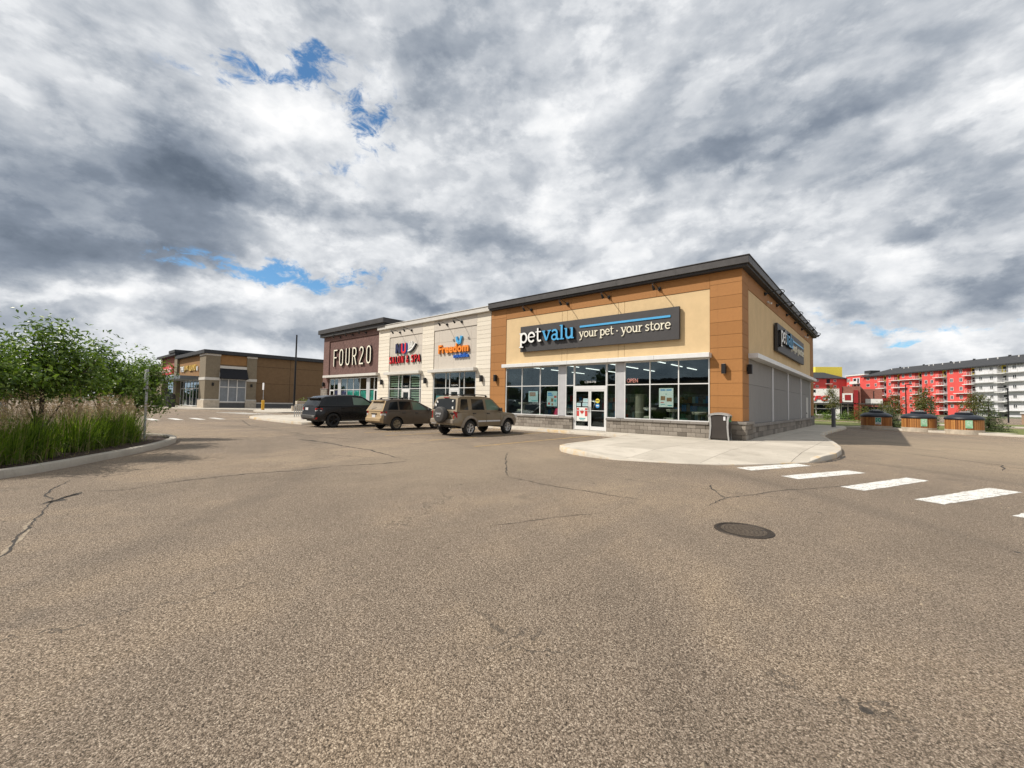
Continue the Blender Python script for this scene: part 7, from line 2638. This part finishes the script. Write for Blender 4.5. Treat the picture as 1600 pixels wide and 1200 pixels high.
def spruce(label, x, y, z, h, r, seed):
    rng = np.random.default_rng(seed)
    t = thing('spruce_tree', label, 'spruce', (x, y, z), 'young spruces behind the waste bins', False)
    MB().mat('bark').tube([(0, 0, 0), (0, 0, h)], [.07, .01], 8).build('trunk', t)
    V = []
    mbb = MB().mat('bark')
    levels = int(h / .16)
    for i in range(levels):
        q = i / levels
        zz = .12 + (h - .15) * q
        rr = r * (1 - q) ** .85 * rng.uniform(.8, 1.12)
        nb = max(4, int(11 * (1 - q) + 4))
        for k in range(nb):
            a = rng.uniform(0, 2 * PI); ln = rr * rng.uniform(.65, 1.12)
            c, s = math.cos(a), math.sin(a)
            m_ = max(3, int(ln / .055))
            for j in range(m_):
                f = (j + rng.random()) / m_
                px = np.array([c * ln * f, s * ln * f, zz - .16 * f * (1 - q) + .10 * f * f])
                for _ in range(3):
                    d = np.array([c, s, .15]) * .7 + rng.normal(0, .6, 3); d /= np.linalg.norm(d)
                    d2 = np.cross(d, rng.normal(0, 1, 3)); d2 /= np.linalg.norm(d2)
                    l = rng.uniform(.06, .13); w = rng.uniform(.012, .024)
                    p = px + rng.normal(0, .035, 3)
                    V += [p - d2 * w, p + d2 * w, p + d * l + d2 * w * .3, p + d * l - d2 * w * .3]
    n = len(V) // 4
    me = np_mesh('needles', np.array(V), np.arange(n * 4), 4, 'spruce_needles')
    o = bpy.data.objects.new('needles', me); COL.objects.link(o); o.parent = t; o['kind'] = 'stuff'
    return t


spruce('broad blue green spruce to the right of the third waste bin', 10.1, 25.4, .10, 2.45, 1.15, 21)
spruce('slim spruce standing between the second and third waste bins', 7.2, 26.4, .10, 2.3, .75, 22)
spruce('low spruce filling the gap between the first and second waste bins', 5.0, 26.2, .10, 1.6, .8, 23)
spruce('small spruce on the lawn beyond the broad one', 13.9, 31.5, .10, 1.3, .8, 24)
# hedge of low shrubs against the tan wall and the restaurant
tree('shrub', 'low yellow green shrub at the foot of the dark tan wall behind the planter', -44.4, 3.6, .14, 1.6, [(0, 0, .8, 1.4, 1.2, .7)], 2600, .08, 'leaf_olive', seed=31, trunk_r=.04)
tree('shrub', 'yellow green shrub behind the bicycle rack', -41.8, 5.4, .14, 1.6, [(0, 0, .8, 1.6, 1.3, .75)], 2600, .08, 'leaf_olive', seed=32, trunk_r=.04)
tree('shrub', 'dark shrub left of the stone planter', -49.2, 2.9, .14, 1.2, [(0, 0, .6, .8, .8, .5)], 1200, .08, 'leaf_green', seed=33, trunk_r=.04)
for i in range(7):
    x = -11.0 + i * 2.0
    tree('shrub', 'low dark shrub along the restaurant front, ' + ['first', 'second', 'third', 'fourth', 'fifth', 'sixth', 'seventh'][i] + ' from the shop corner side', x, 52.2 - i * .5, .05, .9, [(0, 0, .45, 1.0, .7, .4)], 700, .08, 'leaf_green', seed=50 + i, trunk_r=.03, group='shrubs along the restaurant')


# ------------------------------------------------------------------ far backdrop: wood lines and low houses past the lot
def woodline(name, pts, h, label, n, seed):
    rng = np.random.default_rng(seed)
    V = []
    for (x0, y0), (x1, y1) in zip(pts, pts[1:]):
        L = math.hypot(x1 - x0, y1 - y0)
        m = int(n * L / 100)
        tt = rng.uniform(0, 1, m)
        tops = h * (.62 + .25 * np.sin(tt * L * .11 + seed) + .16 * np.sin(tt * L * .31 + 2) + .1 * np.sin(tt * L * .9))
        z = tops * rng.uniform(0, 1, m) ** .6
        c = np.stack([x0 + (x1 - x0) * tt + rng.normal(0, 1.5, m), y0 + (y1 - y0) * tt + rng.normal(0, 1.5, m), z], 1)
        a = rng.normal(0, 1, (m, 3)); a /= np.linalg.norm(a, axis=1, keepdims=True)
        b = np.cross(a, rng.normal(0, 1, (m, 3))); b /= np.linalg.norm(b, axis=1, keepdims=True)
        s = rng.uniform(.35, .9, (m, 1))
        V.append(np.stack([c - a * s, c - b * s * .7, c + a * s, c + b * s * .7], 1).reshape(-1, 3))
    V = np.concatenate(V)
    me = np_mesh(name, V, np.arange(len(V)), 4, 'far_leaf')
    o = bpy.data.objects.new(name, me); COL.objects.link(o); o['kind'] = 'stuff'; o['label'] = label
    return o


woodline('distant_wood', [(-230, -150), (-215, -60), (-215, 30)], 9, 'dark distant wood beyond the lot to the west', 9000, 1)
woodline('distant_wood', [(90, 240), (-10, 330), (-120, 330)], 8, 'distant wood behind the apartments', 5000, 2)
woodline('distant_wood', [(-160, -90), (-60, -100), (60, -95), (140, -60)], 11, 'wood that mirrors in the shop glass', 9000, 3)


def low_house(x, y, w, d, h, rot, label, wallm):
    t = thing('low_building', label, 'building', (x, y, 0), None, False)
    MB().mat(wallm).box(-w / 2, w / 2, -d / 2, d / 2, 0, h).build('wall', t)
    MB().mat('charcoal_roof').bbox(-w / 2 - .3, w / 2 + .3, -d / 2 - .3, d / 2 + .3, h, h + .5, .05).build('roof', t)
    for k in range(int(w / 5)):
        a = -w / 2 + 2 + k * 5
        MB().mat('dark_window').box(a, a + 3, d / 2, d / 2 + .05, .8, 3.0).build('window', t)
        MB().mat('dark_window').box(a, a + 3, -d / 2 - .05, -d / 2, .8, 3.0).build('window', t)
    t.rotation_euler = (0, 0, rot)
    return t


low_house(-75, -42, 30, 12, 6, R(80), 'tan low shop behind the trees at the picture edge', 'tan_wall')
low_house(-60, -30.5, 10, 8, 4.2, R(88), 'pale low building glimpsed between grass and tree crowns', 'white_wall')
low_house(-20, -72, 46, 14, 6.5, 0, 'long low shop that mirrors in the pet shop glass', 'khaki_wall')
dup(c1, (-33, -21.5, 0), R(80), 'pale car glimpsed through the reed grass on the far side of the island')
dup(c2, (-38, -25.5, 0), R(95), 'dark car glimpsed behind the reed grass, further off')

# small things on the ground: leaves, pebbles and grit
vs, fs = [], []
for k in range(900):
    x = rnd.uniform(-16, 8); y = rnd.uniform(-19.5, -8.5)
    s = rnd.uniform(.004, .014); o = len(vs)
    vs += [(x - s, y - s * .6, .0), (x + s * .8, y - s, .0), (x + s, y + s * .7, .0), (x - s * .7, y + s, .0), (x, y, s * 1.1)]
    fs += [(o, o + 1, o + 4), (o + 1, o + 2, o + 4), (o + 2, o + 3, o + 4), (o + 3, o, o + 4)]
mb = MB().mat('sandy_crack'); mb.add(vs, fs); mb.build('loose_grit', None, kind='stuff')

sun['kind'] = 'structure'
